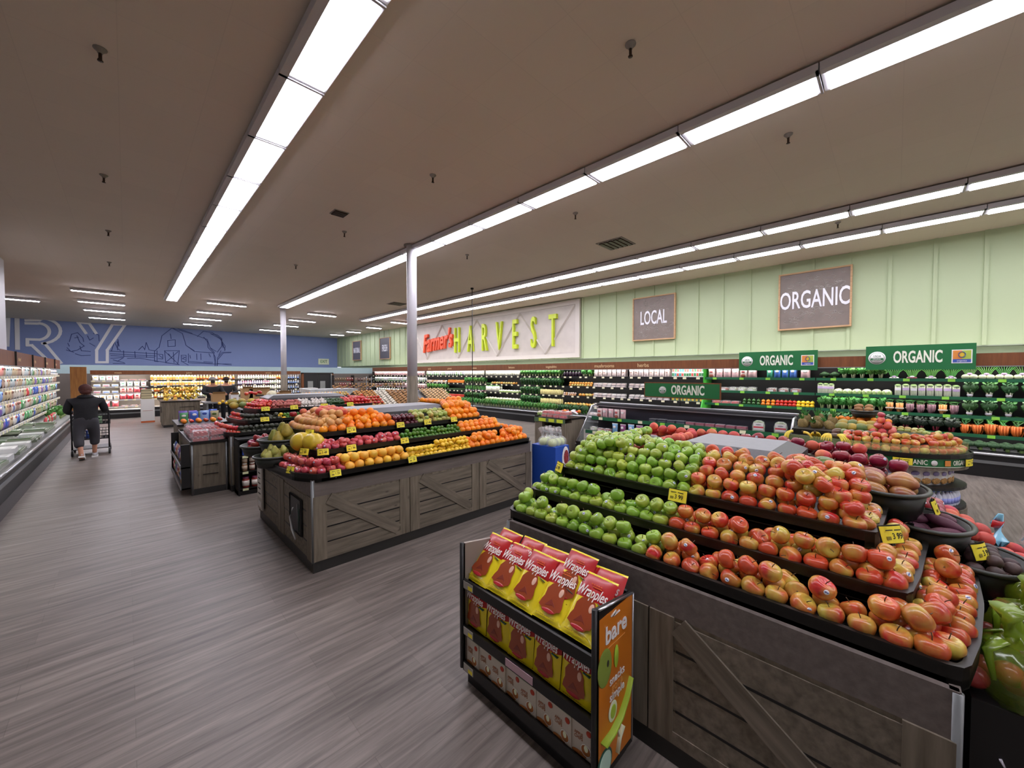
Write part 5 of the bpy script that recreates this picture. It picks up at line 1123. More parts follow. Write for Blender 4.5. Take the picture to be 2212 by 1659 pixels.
item('cuke', 'cucumber', 'dark green cucumber', 'cucumber', .06, MB().blob(.02, .09, .02, FM['zucchini'], c=(0, 0, .022), nu=9, nv=8).blob(.02, .09, .02, FM['zucchini'], c=(0.01, .02, .058), nu=9, nv=8).mesh('cucumber_mesh'))
item('corn', 'corn_ear', 'husked pale yellow corn ear', 'corn', .05, corn_me(col('e8dc9a'), LEAFG))
item('leek', 'leek_bunch', 'bunch of white leeks', 'leeks', .09, roots_me(col('ecebd8'), LEAFG, 5, .2, .012, tops=.1))
item('wonb', 'bulb_onion', 'white and pink root bulb', 'root vegetable', .08, MB().blob(.036, .036, .034, col('dcc0b4'), c=(0, 0, .035), nu=10, nv=7).mesh('bulb_mesh'), MB().blob(.036, .036, .034, col('c99a6a'), c=(0, 0, .035), nu=10, nv=7).mesh('bulb_mesh2'), MB().blob(.036, .036, .034, col('e2d8cc'), c=(0, 0, .035), nu=10, nv=7).mesh('bulb_mesh3'))
item('squ', 'squash', 'round yellow-orange squash', 'squash', .10, MB().blob(.045, .045, .045, col('d8953c'), c=(0, 0, .045), nu=10, nv=7).mesh('squash_mesh'), MB().blob(.045, .045, .045, col('c8b060'), c=(0, 0, .045), nu=10, nv=7).mesh('squash_mesh2'))
item('eggp', 'eggplant', 'dark purple eggplant', 'eggplant', .09, MB().blob(.04, .04, .08, col('2d1a2c'), c=(0, 0, .08), nu=12, nv=8).lathe([(.02, .145), (.008, .165)], 7, LEAFG).mesh('eggplant_mesh'))
item('tombag', 'tomato_pack', 'pack of red tomatoes', 'tomatoes', .15, clam_me(.135, .1, .07, FM['tomato']))
item('juiceo', 'orange_juice_bottle', 'orange juice bottle', 'bottle', .10, bottle_me(col('f0a23c'), WHT, col('e86a1c')), bottle_me(col('f3b95c'), col('e8731c'), WHT))
item('juicew', 'milk_bottle', 'pale drink bottle', 'bottle', .095, bottle_me(col('efe9dc'), col('d23c3c'), col('d8d0c0')), bottle_me(col('f2ead0'), WHT, col('b8c4a0')))
item('juiced', 'dark_drink_bottle', 'dark drink bottle', 'bottle', .095, bottle_me(col('3a3a44'), col('d9d9de'), col('8a97a8'), .036, .25), bottle_me(col('2e2a30'), WHT, col('5c7ab8'), .036, .25))
item('juicep', 'purple_drink_bottle', 'lavender drink bottle', 'bottle', .09, bottle_me(col('a690d8'), WHT, col('e4def0'), .035, .22), bottle_me(col('d05c7c'), WHT, col('f0e0e4'), .035, .22))
item('juicec', 'drink_carton', 'orange and cream drink carton', 'carton', .10, carton_me(.085, .085, .19, col('f2c27a'), col('e8883c'), True), carton_me(.085, .085, .19, col('f0e6d0'), col('e0963c'), True))
item('meat', 'meat_tray', 'wrapped tray of red meat', 'meat', .21, clam_me(.19, .14, .05, col('c43a36')), clam_me(.19, .14, .05, col('d97a6c'), CLEAR, WHT))
item('deli', 'deli_pack', 'flat deli pack', 'deli pack', .15, bag_me(.14, .17, .03, col('f0e2dc'), col('c8434c')), bag_me(.14, .17, .03, WHT, col('e0883c')), bag_me(.14, .17, .03, col('d9e6e0'), col('3f8a5a')))
item('delib', 'deli_box', 'pale deli box', 'deli box', .17, carton_me(.155, .1, .09, col('efe6ea'), col('d89aa4')), carton_me(.155, .1, .09, WHT, col('8fa4d8')))
item('cheeser', 'cheese_bag', 'red and white cheese bag', 'cheese bag', .17, bag_me(.155, .22, .06, col('d23a44'), WHT), bag_me(.155, .22, .06, col('e05a62'), col('f2dfe0')), bag_me(.155, .22, .06, col('e6a39a'), col('a81f30')))
item('cheeseb', 'blue_cheese_bag', 'blue and white cheese bag', 'cheese bag', .17, bag_me(.155, .22, .06, col('3f63c0'), WHT), bag_me(.155, .22, .06, col('8fb0e0'), col('24489c')), bag_me(.155, .22, .06, col('7e62b8'), WHT))
item('cheesew', 'white_dairy_pack', 'white dairy pack with grey print', 'dairy pack', .16, bag_me(.15, .22, .06, col('cdc6ba'), col('7d776c')), bag_me(.15, .22, .06, col('c2b193'), col('8a5a3c')), bag_me(.15, .22, .06, col('bcc8cc'), col('3c6a74')), bag_me(.15, .22, .06, col('dcd8d0'), col('b0342c')), bag_me(.15, .22, .06, col('b89a8a'), col('5c2f2a')))
item('cheeseg', 'green_dairy_pack', 'green and white dairy pack', 'dairy pack', .16, bag_me(.15, .2, .06, col('4f9a62'), WHT), bag_me(.15, .2, .06, col('9cc49a'), col('2c6a3c')), bag_me(.15, .2, .06, col('b9b48c'), col('4a6a2c')))
item('tub', 'yogurt_tub', 'white tub with coloured lid', 'tub', .10, jar_me(WHT, col('c43a4a'), col('d9d4e2'), .045, .09), jar_me(WHT, col('3f6ab8'), col('e2e0d8'), .045, .09), jar_me(WHT, col('5a9a5c'), col('e8e2d4'), .045, .09))
item('flatbox', 'open_cheese_box', 'flat open box of packed greens in the case well', 'box', .42, MB().box(-.19, .19, -.16, .16, 0, .05, col('8c9480')).box(-.17, .17, -.14, .14, .05, .07, mat('packed_greens', '#5f7a52', .6, noise=(30, .5, (1, 1, 1)))).box(-.18, .18, -.15, .15, .07, .074, CLEAR).mesh('flatbox_mesh'))
item('whitebox', 'white_flat_box', 'flat white lidded box in the case well', 'box', .42, MB().box(-.19, .19, -.16, .16, 0, .09, col('d6d8d8')).box(-.15, .15, -.12, .12, .09, .094, col('b8bcbc')).mesh('whitebox_mesh'))
item('water', 'water_bottle', 'small water bottle with blue cap', 'bottle', .072, bottle_me(col('dfe4f4', .2), col('6f9ae0'), col('8f9ae0'), .033, .19))
item('nuts', 'trail_mix_bag', 'white bag of mixed nuts', 'snack bag', .16, bag_me(.15, .21, .06, col('e4e2dc'), col('8f86b8'), window=mat('nut_mix', '#b08448', .6, noise=(60, .5, (1, 1, 1)))))
item('jard', 'preserve_jar', 'glass jar with dark preserve', 'jar', .078, jar_me(col('6a3a2c', .15), col('c9c4b8'), col('cdbfae')), jar_me(col('8c6a4a', .15), col('b8b4ac'), col('b9a58c')))
item('jarr', 'sauce_jar', 'red sauce jar', 'jar', .10, jar_me(col('8a2c22', .15), col('6d2a4a'), col('e4dcd0'), .045, .15))
item('drinkmix', 'drink_mix_box', 'small blue topped drink mix box', 'box', .085, carton_me(.07, .05, .14, col('2f4fa8'), col('e2dcc8')), carton_me(.07, .05, .14, col('6a2a4c'), col('e0d6c4')))
item('salad1', 'salad_clamshell', 'clear salad clamshell with blue stripe', 'salad', .21, salad_shell(col('9a9aa0'), col('3f72c8')))
item('salad2', 'red_label_clamshell', 'clear salad clamshell with red stripe', 'salad', .21, salad_shell(col('9a9aa0'), col('d8505a')))
item('berry', 'strawberry_clamshell', 'clear clamshell of strawberries', 'strawberries', .20, clam_me(.19, .15, .08, mat('strawberry_red', '#a81f24', .35, noise=(40, .25, (1, 1, 1))), CLEAR))
item('packp', 'pink_cut_fruit_tray', 'stacked tray of pink cut fruit', 'cut fruit', .15, MB().box(-.07, .07, -.05, .05, 0, .028, col('b0707c')).box(-.072, .072, -.052, .052, .028, .036, CLEAR).box(-.07, .07, -.05, .05, .037, .065, col('a8606e')).box(-.072, .072, -.052, .052, .065, .073, CLEAR).mesh('fruit_tray_mesh'))
item('packg', 'dark_berry_tray', 'stacked tray of dark berries', 'berries', .15, MB().box(-.07, .07, -.05, .05, 0, .028, col('3a3e48')).box(-.072, .072, -.052, .052, .028, .036, CLEAR).box(-.07, .07, -.05, .05, .037, .065, col('3a3e48')).box(-.072, .072, -.052, .052, .065, .073, CLEAR).mesh('berry_tray_mesh'))
item('tall', 'tall_snack_bag', 'upright white and blue salad kit bag', 'salad kit', .15, bag_me(.13, .21, .06, col('7fb2d8'), WHT, WHT), bag_me(.13, .2, .06, col('8a4a78'), WHT, WHT))
item('bread', 'bread_bag', 'bag of bread', 'bread', .16, bag_me(.14, .16, .09, col('8a6a4c'), col('c4a04c')), bag_me(.14, .16, .09, col('6a4a44'), WHT), bag_me(.14, .16, .09, col('a89684'), col('7a2c30')))
item('bchip', 'bagged_snack', 'dark bagged snack', 'snack bag', .13, bag_me(.12, .2, .05, col('6f5a44'), col('c9b48c')), bag_me(.12, .2, .05, col('8a3a34'), WHT))
item('egg', 'cream_potato', 'pale cream potato', 'potato', .07, MB().blob(.033, .03, .026, col('e2bf8e', .6, 0), c=(0, 0, .026), nu=9, nv=6).mesh('cream_potato_mesh'))
CNT = {}
def put(k, p, rz, lab, group, s=1.0, jit=0.0, rx=0):
    name, l0, cat, w_, mes = ITEMS[k]; me = R.choice(mes)
    return link(name, me, None, p, (rx + R.uniform(-jit, jit) * .4, 0, rz + R.uniform(-jit, jit)), s * R.uniform(.96, 1.04), lab, cat, group)
def fill(k, a, b, at, rz, place, group=None, gap=1.0, depth=0, jit=.12, s=1.0, dd=.1, zup=0, first=0):
    """a file of goods from a to b; at(u, back, up) gives the point; labels count along"""
    name, l0, cat, w_, mes = ITEMS[k]; w2 = w_ * gap * s; n = max(1, int(abs(b - a) / w2)); sg = 1 if b > a else -1
    for q in range(depth + 1):
        for i in range(n):
            u = a + sg * (i + .5) * abs(b - a) / n
            lab = f"{l0}, {place}, {ordn(i + 1 + first)} from the left" + ((', ' + ('behind', 'on top')[q > 1 or bool(zup)]) if q else '')
            put(k, at(u, q * dd if not zup else q * .03, q * zup), rz, lab, group or f"{l0}s {place}", s, jit)
# goods on the jar rack
for z, k, pl in ((.57, 'drinkmix', 'top shelf of the jar rack'), (.34, 'jard', 'middle shelf of the jar rack'), (.10, 'jarr', 'bottom shelf of the jar rack')):
    fill(k, 1.14, 1.60, lambda u, b_, up: (u, 6.66 + b_, z), 0, 'on ' + pl, gap=1.15, jit=.05)
    if k == 'jard': fill(k, 1.14, 1.60, lambda u, b_, up: (u, 6.66 + b_, z + .112), 0, 'stacked above on ' + pl, gap=1.15, jit=.05)
# strawberry stand at the corner of the tomato island
SS = empty('strawberry_stand', (.62, 7.08, 0), 'small wood-sided stand topped with strawberries left of the jar rack', 'display stand')
link('cabinet', MB().box(.02, .42, .02, 1.7, .09, .735, WOODZ).box(.02, .42, .02, 1.7, 0.0, .09, MATS['kickboard']), SS)
for z in (.28, .42, .56): link('dark_groove', MB().box(.14, .32, .008, .019, z, z + .008, BLACKM), SS)
link('top_tray', MB().box(0, .44, 0, 1.72, .735, .75, BLACK).band([(.44, 1.72), (.0, 1.72), (0, 0), (.44, 0)], .75, .775, .01, BLACK, True), SS)
link('side_shelves', MB().box(-.10, .0, .03, 1.68, .10, .12, RB).box(-.1, 0, .03, 1.68, .40, .42, RB).box(-.1, 0, .03, .05, .1, .74, RB).box(-.1, 0, 1.66, 1.68, .1, .74, RB).box(-.11, -.1, .03, 1.68, .4, .45, GREYM).box(-.11, -.1, .03, 1.68, .1, .15, GREYM), SS)
for x, y in ((.02, .02), (.42, .02)): link('corner_post', MB().lathe([(.014, 0), (.014, .73)], 8, GREYM, T(x, y)), SS)
for z, hz in ((.42, 'upper'), (.12, 'lower')):
    cs = ('cheeser', 'cheeseg', 'cheeseb', 'nuts')
    for i in range(9): put(cs[(i * 3 + (z > .3)) % 4], (.565, 7.2 + i * .17, z), -PI / 2, f'bright snack bag on {hz} side shelf of the strawberry stand, {ordn(9 - i)} from far end', 'snack bags on the side of the strawberry stand', .95, .1)
for i in range(2):
    for j in range(6):
        for q in range(2 if j < 5 else 1):
            if j in (1,) and q: continue
            put('berry', (.75 + i * .20, 7.20 + j * .24, .755 + q * .085), 0, f'clear clamshell of strawberries, {("lower", "upper")[q]} layer, {("left", "right")[i]} file, {ordn(j + 1)} from front', 'strawberry clamshells on the stand', 1, .06)
# ================================================================== refrigerated cases
PALETAG = mat('pale_shelf_tag', '#f3efc9', .5)
def case(lab, org, rz, L, shelves, lipm, tagm, canopy, canz, depth=1.1, rim=.40, cd=.45, ends=(0, 0), tags=8, watts=None, capm=None, signs=(), inner=None):
    t = empty('refrigerated_case', (*org, 0), lab, 'refrigerated case', None, (0, 0, rz))
    b = MB().box(0, L, .0, depth, .0, rim - .06, BLACKM); b.box(0, L, .0, .06, rim - .06, rim, BLACKM); b.box(0, L, .06, depth - .1, rim - .06, rim + .0, inner or CHAR); link('base', b, t)
    link('bumper_rail', MB().tube([(0, -.008, rim - .01), (L, -.008, rim - .01)], .022, STEEL, 8).box(0, L, -.016, 0, rim - .17, rim - .12, GREYM), t)
    link('back_panel', MB().box(0, L, depth - .1, depth, rim - .06, canz[1] - .02, inner or BLACKM), t)
    for z in shelves:
        s = MB().box(.01, L - .01, cd + .04, depth - .1, z - .022, z, BLACKM); s.box(.01, L - .01, cd + .02, cd + .04, z - .035, z + .022, lipm); o = link('shelf', s, t)
        g = MB(); n = int(tags * L / 2.5)
        for i in range(n):
            u = (i + .5) * L / n + R.uniform(-.06, .06); g.box(u - .045, u + .045, cd + .012, cd + .019, z - .036, z + .016, tagm)
        link('shelf_tags', g, o)
    c = MB().box(0, L, cd, depth, canz[0] + .015, canz[1], capm or BROWNW); link('canopy', c, t)
    link('canopy_trim', MB().box(0, L, cd - .006, cd + .03, canz[0], canz[0] + .018, STEEL), t)
    for e, u in zip(ends, (0, L)):
        if e: link('end_panel', MB().prism([(.0, .0), (depth, 0), (depth, canz[0]), (cd, canz[0]), (cd, 1.2), (.0, rim)], -.03 if u == 0 else 0, .0 if u == 0 else .03, e, Matrix(((0, 0, 1, u), (1, 0, 0, 0), (0, 1, 0, 0), (0, 0, 0, 1)))), t)
    for u, w_, s_ in signs:
        m = MB(); text(w_, s_, mat('canopy_lettering', '#d8b98a', .5), T(u, cd - .002, (canz[0] + canz[1]) / 2), m, .002, .004, 1.0); link('category_word', m, t)
    ld = bpy.data.lights.new('case_lamp', 'AREA'); ld.shape = 'RECTANGLE'; ld.size = L - .1; ld.size_y = .05; ld.energy = (watts or CASEW) * L / 4; ld.color = (1, .97, .93)
    lo = bpy.data.objects.new('case_lamp', ld); COL.objects.link(lo); lo.parent = t; lo.location = (L / 2, cd + .05, canz[0] - .01); lo.rotation_euler = (math.radians(38), 0, 0)
    for z in shelves:                       # a slim tube under every shelf edge, as such cases have
        l2 = bpy.data.lights.new('shelf_lamp', 'AREA'); l2.shape = 'RECTANGLE'; l2.size = L - .1; l2.size_y = .02; l2.energy = (watts or CASEW) * L / 4 * .85; l2.color = (1, .97, .93)
        o2 = bpy.data.objects.new('shelf_lamp', l2); COL.objects.link(o2); o2.parent = t; o2.location = (L / 2, cd + .06, z - .028); o2.rotation_euler = (math.radians(20), 0, 0)
    return t
def world(org, rz):
    c, s = math.cos(rz), math.sin(rz)
    return lambda u, d, z: (org[0] + u * c - d * s, org[1] + u * s + d * c, z)
RX = 10.25; RZR = -PI / 2
def right_case(y1, y0, lab, org_, **k):
    t = case(lab, (RX, y1), RZR, y1 - y0, SH, GREENL if org_ else BLACKM, LIMETAG if org_ else PALETAG, None, (1.87, 2.11), tags=5 if org_ else 8, **k)
    ld = bpy.data.lights.new('canopy_top_lamp', 'AREA'); ld.shape = 'RECTANGLE'; ld.size = y1 - y0 - .1; ld.size_y = .05; ld.energy = 1.6 * (y1 - y0); ld.color = (1, .98, .9)
    lo = bpy.data.objects.new('canopy_top_lamp', ld); COL.objects.link(lo); lo.parent = t; lo.location = ((y1 - y0) / 2, 1.0, 2.13); lo.rotation_euler = (math.radians(125), 0, 0)
    return t
SH = (.645, .975, 1.305, 1.635); SHN = ('fourth shelf', 'third shelf', 'second shelf', 'top shelf'); 
right_case(1.25, -3.2, 'refrigerated case of bunched carrots and celery at the right edge', True, ends=(0, BLACKM))
right_case(3.55, 1.25, 'refrigerated case of peppers and cauliflower behind the black cooler', True, ends=(mat('lime_end_panel', '#46b23c', .4), 0))
right_case(5.8, 3.55, 'refrigerated case of herbs behind the hanging ORGANIC sign', False, signs=((.55, 'herbs', .16),))
right_case(8.3, 5.8, 'refrigerated case of mushrooms left of the herbs', False, signs=((1.75, 'mushrooms', .15),))
right_case(12.4, 8.3, 'refrigerated case of leafy greens and corn on green wall', False, signs=((3.7, 'vegetables', .12), (1.7, 'lettuce', .12)))
right_case(17.0, 12.4, 'refrigerated case of leeks, squash and red peppers', False, signs=((.5, 'salads', .12), (2.2, 'greens', .12), (4.0, 'onions', .12)))
right_case(22.8, 17.0, 'refrigerated case of bagged salads in the far right corner', False, ends=(BLACKM, 0))
WR = world((RX, 0), RZR)      # u = -y
def rfill(k, ya, yb, lev, sect, **kw):
    zs = list(SH)[::-1] + [.42]; nm = ('top shelf', 'second shelf', 'third shelf', 'fourth shelf', 'bottom well')[lev]
    d0 = .56 if lev < 4 else .24
    kw.pop('rx', 0); kw.setdefault('s', 1.22 if not kw.get('zup') else 1.05); kw.setdefault('depth', 1); kw.setdefault('dd', .15)
    fill(k, -ya, -yb, lambda u, b_, up: WR(u, d0 + b_, zs[lev] + up), RZR, f'{nm} {sect}', f"{ITEMS[k][1]}s, {nm} {sect}", **kw)
A = 'at the right edge'
for lev, k in enumerate(('fennel', 'bgreens', 'bgreens', 'carrots', 'broc')): rfill(k, -.85, -2.6, lev, A, gap=.92, depth=1 if lev in (3, 4) else 0)
rfill('celery', .02, -.85, 1, 'below big ORGANIC sign'); rfill('radish', .15, -.85, 0, 'below big ORGANIC sign'); rfill('rcarrots', .15, -.85, 2, 'below big ORGANIC sign'); rfill('chard', .15, -.85, 3, 'below big ORGANIC sign', depth=1); rfill('broc', .15, -.85, 4, 'below big ORGANIC sign')
B_ = 'left of carrots'
rfill('broc', 1.2, .85, 0, B_); rfill('greens', .85, .15, 0, B_, gap=.8); rfill('celery', 1.22, .95, 1, B_, gap=.8); rfill('cauli', .95, .05, 1, B_, gap=.8); rfill('greens', 1.2, .15, 2, B_, gap=.75, depth=1, dd=.09); rfill('kale', 1.2, .15, 3, B_, gap=.8); rfill('kale', 1.2, .15, 4, B_)
C_ = 'below middle ORGANIC sign'
rfill('pinkbag', 3.5, 2.4, 0, C_); rfill('bluebag', 2.2, 1.6, 0, C_); rfill('pinkbag', 1.6, 1.3, 0, C_ + ' end'); rfill('clampk', 3.4, 2.4, 1, C_); rfill('clampk', 2.2, 1.5, 1, C_ + ' end')
rfill('tombag', 3.4, 2.75, 2, C_); rfill('ppg', 2.7, 2.3, 2, C_, depth=1, zup=.07); rfill('ppo', 2.3, 2.0, 2, C_, depth=1, zup=.07, gap=.95); rfill('ppr', 2.0, 1.6, 2, C_, depth=1, zup=.07, gap=.95); rfill('ppy', 1.6, 1.27, 2, C_, depth=1, zup=.07, gap=.95)
rfill('tombag', 3.45, 2.9, 3, C_); rfill('ppy', 2.88, 2.65, 3, C_); rfill('tombag', 2.6, 2.3, 3, C_ + ' middle'); rfill('cauli', 2.1, 1.25, 3, C_, gap=.85, depth=1); rfill('cauli', 3.5, 1.25, 4, C_)
D_ = 'under the word herbs'
rfill('herbpk', 4.45, 3.6, 0, D_, depth=1, zup=.12, gap=.95); rfill('herbpk', 4.45, 3.6, 1, D_); rfill('herbyl', 4.45, 3.6, 2, D_, gap=.95); rfill('herbyl', 4.45, 3.6, 3, D_); rfill('herbyl', 4.45, 3.6, 4, D_)
E_ = 'under the word mushrooms'
for ya, yb, s_ in ((5.75, 4.5, 'right of the word mushrooms'), (7.0, 5.85, E_)):
    rfill('mushb', ya, yb, 0, s_, gap=.95); rfill('mush', ya, yb, 1, s_, depth=1, zup=.075); rfill('mush', ya, yb, 2, s_, depth=1, zup=.075); rfill('mush', ya, yb, 3, s_, depth=1, zup=.075); rfill('mush', ya, yb, 4, s_)
F_ = 'left of the mushrooms'
rfill('eggp', 8.25, 7.5, 0, F_); rfill('greens', 7.5, 7.05, 0, F_); rfill('squ', 8.0, 7.05, 1, F_, depth=1, zup=.07); rfill('wonb', 8.25, 7.7, 2, F_, depth=1, zup=.06); rfill('squ', 7.6, 7.05, 2, F_); rfill('squ', 8.2, 7.05, 3, F_); rfill('kale', 8.2, 7.1, 4, F_)
G_ = 'beside the corn'
rfill('greens', 10.3, 8.35, 0, G_, gap=.9); rfill('kale', 10.3, 8.35, 1, G_, gap=.85); rfill('corn', 9.3, 8.35, 2, G_, depth=1, zup=.0, gap=.9); rfill('kale', 10.3, 9.3, 2, G_, gap=.85); rfill('corn', 9.3, 8.35, 3, G_); rfill('kale', 10.3, 9.3, 3, G_, gap=.85); rfill('greens', 10.3, 8.35, 4, G_)
H_ = 'beside the leeks'
rfill('leek', 12.35, 10.35, 0, H_, gap=.9); rfill('squ', 12.0, 10.6, 1, H_, gap=1.1); rfill('leek', 12.35, 11.5, 2, H_, gap=.8); rfill('cauli', 11.5, 10.4, 2, H_, gap=.9); rfill('cauli', 12.35, 10.4, 3, H_); rfill('greens', 12.35, 10.35, 4, H_)
I_ = 'right of white column'
rfill('leek', 13.8, 12.45, 0, I_); rfill('greens', 13.8, 12.45, 1, I_); rfill('radish', 13.8, 12.45, 2, I_); rfill('kale', 13.8, 12.45, 3, I_)
rfill('saladbag', 16.9, 13.8, 0, I_, gap=.95); rfill('ppo', 15.1, 13.85, 1, I_, depth=1, zup=.07); rfill('wonb', 16.9, 15.2, 1, I_, depth=1, zup=.06); rfill('cuke', 15.1, 13.85, 2, I_, gap=1.2); rfill('greens', 16.9, 15.2, 2, I_, gap=1.3); rfill('ppr', 15.1, 13.85, 3, I_, depth=1, zup=.07); rfill('greens', 16.9, 15.2, 3, I_, gap=1.4); rfill('greens', 16.8, 12.5, 4, I_, gap=1.5)
J_ = 'in far right corner'
rfill('pinkbag', 22.7, 17.1, 0, J_); rfill('saladbag', 22.7, 17.1, 1, J_); rfill('ppr', 22.6, 21.7, 2, J_, gap=1.2); rfill('ppg', 21.7, 20.9, 2, J_, gap=1.2); rfill('ppo', 20.9, 20.2, 2, J_, gap=1.2); rfill('pinkbag', 20.1, 17.1, 2, J_); rfill('bluebag', 19, 17.2, 3, J_, gap=1.4); rfill('saladbag', 22.5, 19.2, 3, J_, gap=1.4)
# ---- green ORGANIC header signs on the canopy ----------------------------
def seal(mb, x, z, r, y):
    mb.lathe([(r, 0), (r, .003)], 24, WHITE, T(x, y, z, rx=PI / 2)); mb.lathe([(r * .86, 0), (r * .86, .002)], 24, GREENS, T(x, y - .003, z, rx=PI / 2)); mb.lathe([(r * .8, 0), (r * .8, .002)], 24, WHITE, T(x, y - .0045, z, rx=PI / 2))
    mb.box(x - r * .72, x + r * .72, y - .0085, y - .006, z - r * .34, z - r * .02, GREENS); text('ORGANIC', r * .34, WHITE, T(x, y - .009, z - r * .18), mb, .0005, .004, .62); text('USDA', r * .5, GREENS, T(x, y - .0075, z + r * .28), mb, .0005, .006, .72)
def green_sign(org, rz, w_, h, lab, size, logo=True, frame=None, xs=.8):
    t = empty('organic_sign', org, lab, 'sign', None, (0, 0, rz)); m = MB().box(-w_ / 2, w_ / 2, 0, .03, -h / 2, h / 2, GREENS)
    if frame: m.box(-w_ / 2 - .02, w_ / 2 + .02, .004, .028, -h / 2 - .02, h / 2 + .02, BROWNW)
    link('board', m, t); l = MB(); seal(l, -w_ * (.385 if logo else .24), 0, h * .27, 0)
    text('ORGANIC', size, CREAM, T((.0 if logo else .10) * w_, -.003, 0) @ Matrix.Diagonal((1, 1, 1.45, 1)), l, .002, .026, xs); link('lettering', l, t)
    if logo:
        g = MB(); x = w_ * .385; s = h * .26; g.box(x - s, x + s, -.004, 0, -s, s, WHITE); g.box(x - s * .88, x - .0, -.006, -.004, -s * .4, s * .88, mat('logo_orange', '#d98a3c', .5)); g.box(x, x + s * .88, -.006, -.004, -s * .4, s * .88, mat('logo_green', '#a9bf4c', .5)); g.box(x - s * .88, x + s * .88, -.006, -.004, -s * .88, -s * .4, mat('logo_blue', '#3c55a8', .5))
        g.tube([(x + s * .34 * math.cos(a), -.008, s * .26 + s * .42 * math.sin(a)) for a in [i * PI / 8 for i in range(17)]], s * .10, MATS['logo_blue'], 6, flat=.4); g.blob(s * .24, .003, s * .34, mat('logo_yellow', '#e8c23c', .5), c=(x, -.007, s * .26)); text('organics', s * .36, WHITE, T(x, -.0075, -s * .64), g, .0005, .004, .8); link('logo', g, t)
    return t
green_sign((10.62, 1.97, 2.045), RZR, 1.52, .44, 'green ORGANIC sign on the brown canopy, the middle one', .215, xs=.66)
green_sign((10.62, -.28, 2.06), RZR, 1.44, .47, 'green ORGANIC sign on the brown canopy, rightmost and largest', .215, xs=.66)
# ---- left dairy case -----------------------------------------------------
LX = -1.21; RZL = PI / 2
SHL = (.62, .90, 1.18, 1.44, 1.68)
def SHLcase(y0, y1, lab, signs): return case(lab, (LX, y0), RZL, y1 - y0, SHL, mat('white_shelf_lip', '#c9c8c8', .4), PALETAG, None, (1.90, 2.22), depth=1.15, rim=.39, cd=.46, tags=9, watts=CASEW * .5, signs=signs, inner=mat('case_inner_grey', '#7c7d7a', .5))
WS = mat('canopy_lettering', '#d8b98a', .5)
for i, (a, b, w3) in enumerate(((4.4, 8.6, 'yogurt'), (8.6, 12.8, 'cheese'), (12.8, 17.0, 'sliced'), (17.0, 21.2, 'snacks'))):
    SHLcase(a, b, ('refrigerated dairy case at left edge, partly out of frame', 'refrigerated dairy case at the left, nearest the camera', 'refrigerated dairy case at the left, middle stretch behind the shopper', 'refrigerated dairy case at the left, farthest stretch')[i], ((1.0, w3, .13), (3.1, ('milk', 'butter', 'dips', 'juice')[i], .13)))
    for q in range(2):
        o = MB().box(-.008, .008, -.03, 0, -.15, .15, DARK); link('canopy_divider', o, None, (LX - .45, a + .4 + q * 2.1, 2.07), label=f'dark divider fin on the left case canopy, {ordn(2 * i + q + 1)} from the camera', cat='sign fin', group='divider fins on the left canopy', rot=(0, 0, RZL))
WL_ = world((LX, 0), RZL)
patt = [['cheeser', 'cheeseb', 'cheeser', 'cheesew', 'cheesew', 'cheeseg', 'cheesew', 'tub'], ['cheeser', 'cheeseg', 'cheeseb', 'cheesew', 'cheesew', 'cheeseg', 'cheeseb', 'cheesew'], ['cheeser', 'cheesew', 'cheeseb', 'cheesew', 'cheeser', 'cheeseb', 'cheeseb', 'cheeseg'],
        ['cheesew', 'cheeser', 'cheeseb', 'cheesew', 'cheesew', 'cheeseg', 'cheeseg', 'cheesew'], ['cheeser', 'cheeseg', 'cheesew', 'cheesew', 'cheesew', 'cheeseg', 'cheeseg', 'cheeseg']]
segs = [(7.6 + i * 1.72, 7.6 + (i + 1) * 1.72 - .04) for i in range(8)]
names8 = ('first', 'second', 'third', 'fourth', 'fifth', 'sixth', 'seventh', 'eighth')
for lev, z in enumerate(SHL[::-1]):
    for i, (a, b) in enumerate(segs):
        k = patt[lev][i]
        if b > 21.2: b = 21.15
        mix = {0: ('cheeser', 'cheeseb', 'cheeseg', 'cheesew'), 1: ('cheeser', 'cheeseb', 'cheesew', 'cheesew')}.get(i, (k, k, 'cheesew', 'cheeseb' if i % 2 else 'cheeseg'))
        if k != 'tub':
            q_ = 0; nn = int((b - a) / .175)
            while q_ < nn:
                kk = R.choice(mix); rn = R.randint(1, 3)
                for _ in range(rn):
                    if q_ >= nn: break
                    u = a + (q_ + .5) * (b - a) / nn; q_ += 1
                    put(kk, WL_(u, .56 + R.uniform(0, .03), z), RZL, f'{ITEMS[kk][1]}, {("top", "second", "third", "fourth", "lowest")[lev]} shelf, {names8[i]} left-case section, {ordn(q_)} from the left', 'packs on the left case shelves', 1.12, .14)
            continue
        fill(k, a, b, lambda u, b_, up: WL_(u, .56 + b_, z + up), RZL, f'{("top", "second", "third", "fourth", "lowest")[lev]} shelf, {names8[i]} left-case section', f'{ITEMS[k][1]}s on the left case shelves', gap=.98 if k != 'tub' else 1.0, depth=1 if k == 'tub' else 0, zup=.092 if k == 'tub' else 0, s=1.12)
for i in range(30):
    y = 7.7 + i * .41
    if i >= 19: break
    k = 'whitebox' if i in (5, 6, 9, 13) else 'flatbox'
    for q in range(2):
        if q and i % 3 == 1: continue
        put(k if q == 0 else 'flatbox', WL_(y, .24 + .34 * q, .39 + (.07 if i % 4 == 2 else 0)), RZL + R.uniform(-.06, .06), f'{ITEMS[k if q == 0 else "flatbox"][1]}, {("front", "back")[q]} file, {ordn(i + 1)} from the camera', 'boxes in the left case well')
for i in range(12): put('cheeseg' if i % 3 else 'cheeser', WL_(15.6 + i * .19, .30, .40), RZL, f'upright bright pack in the far well of left case, {ordn(i + 1)} along', 'packs in the left case well', 1, .3)
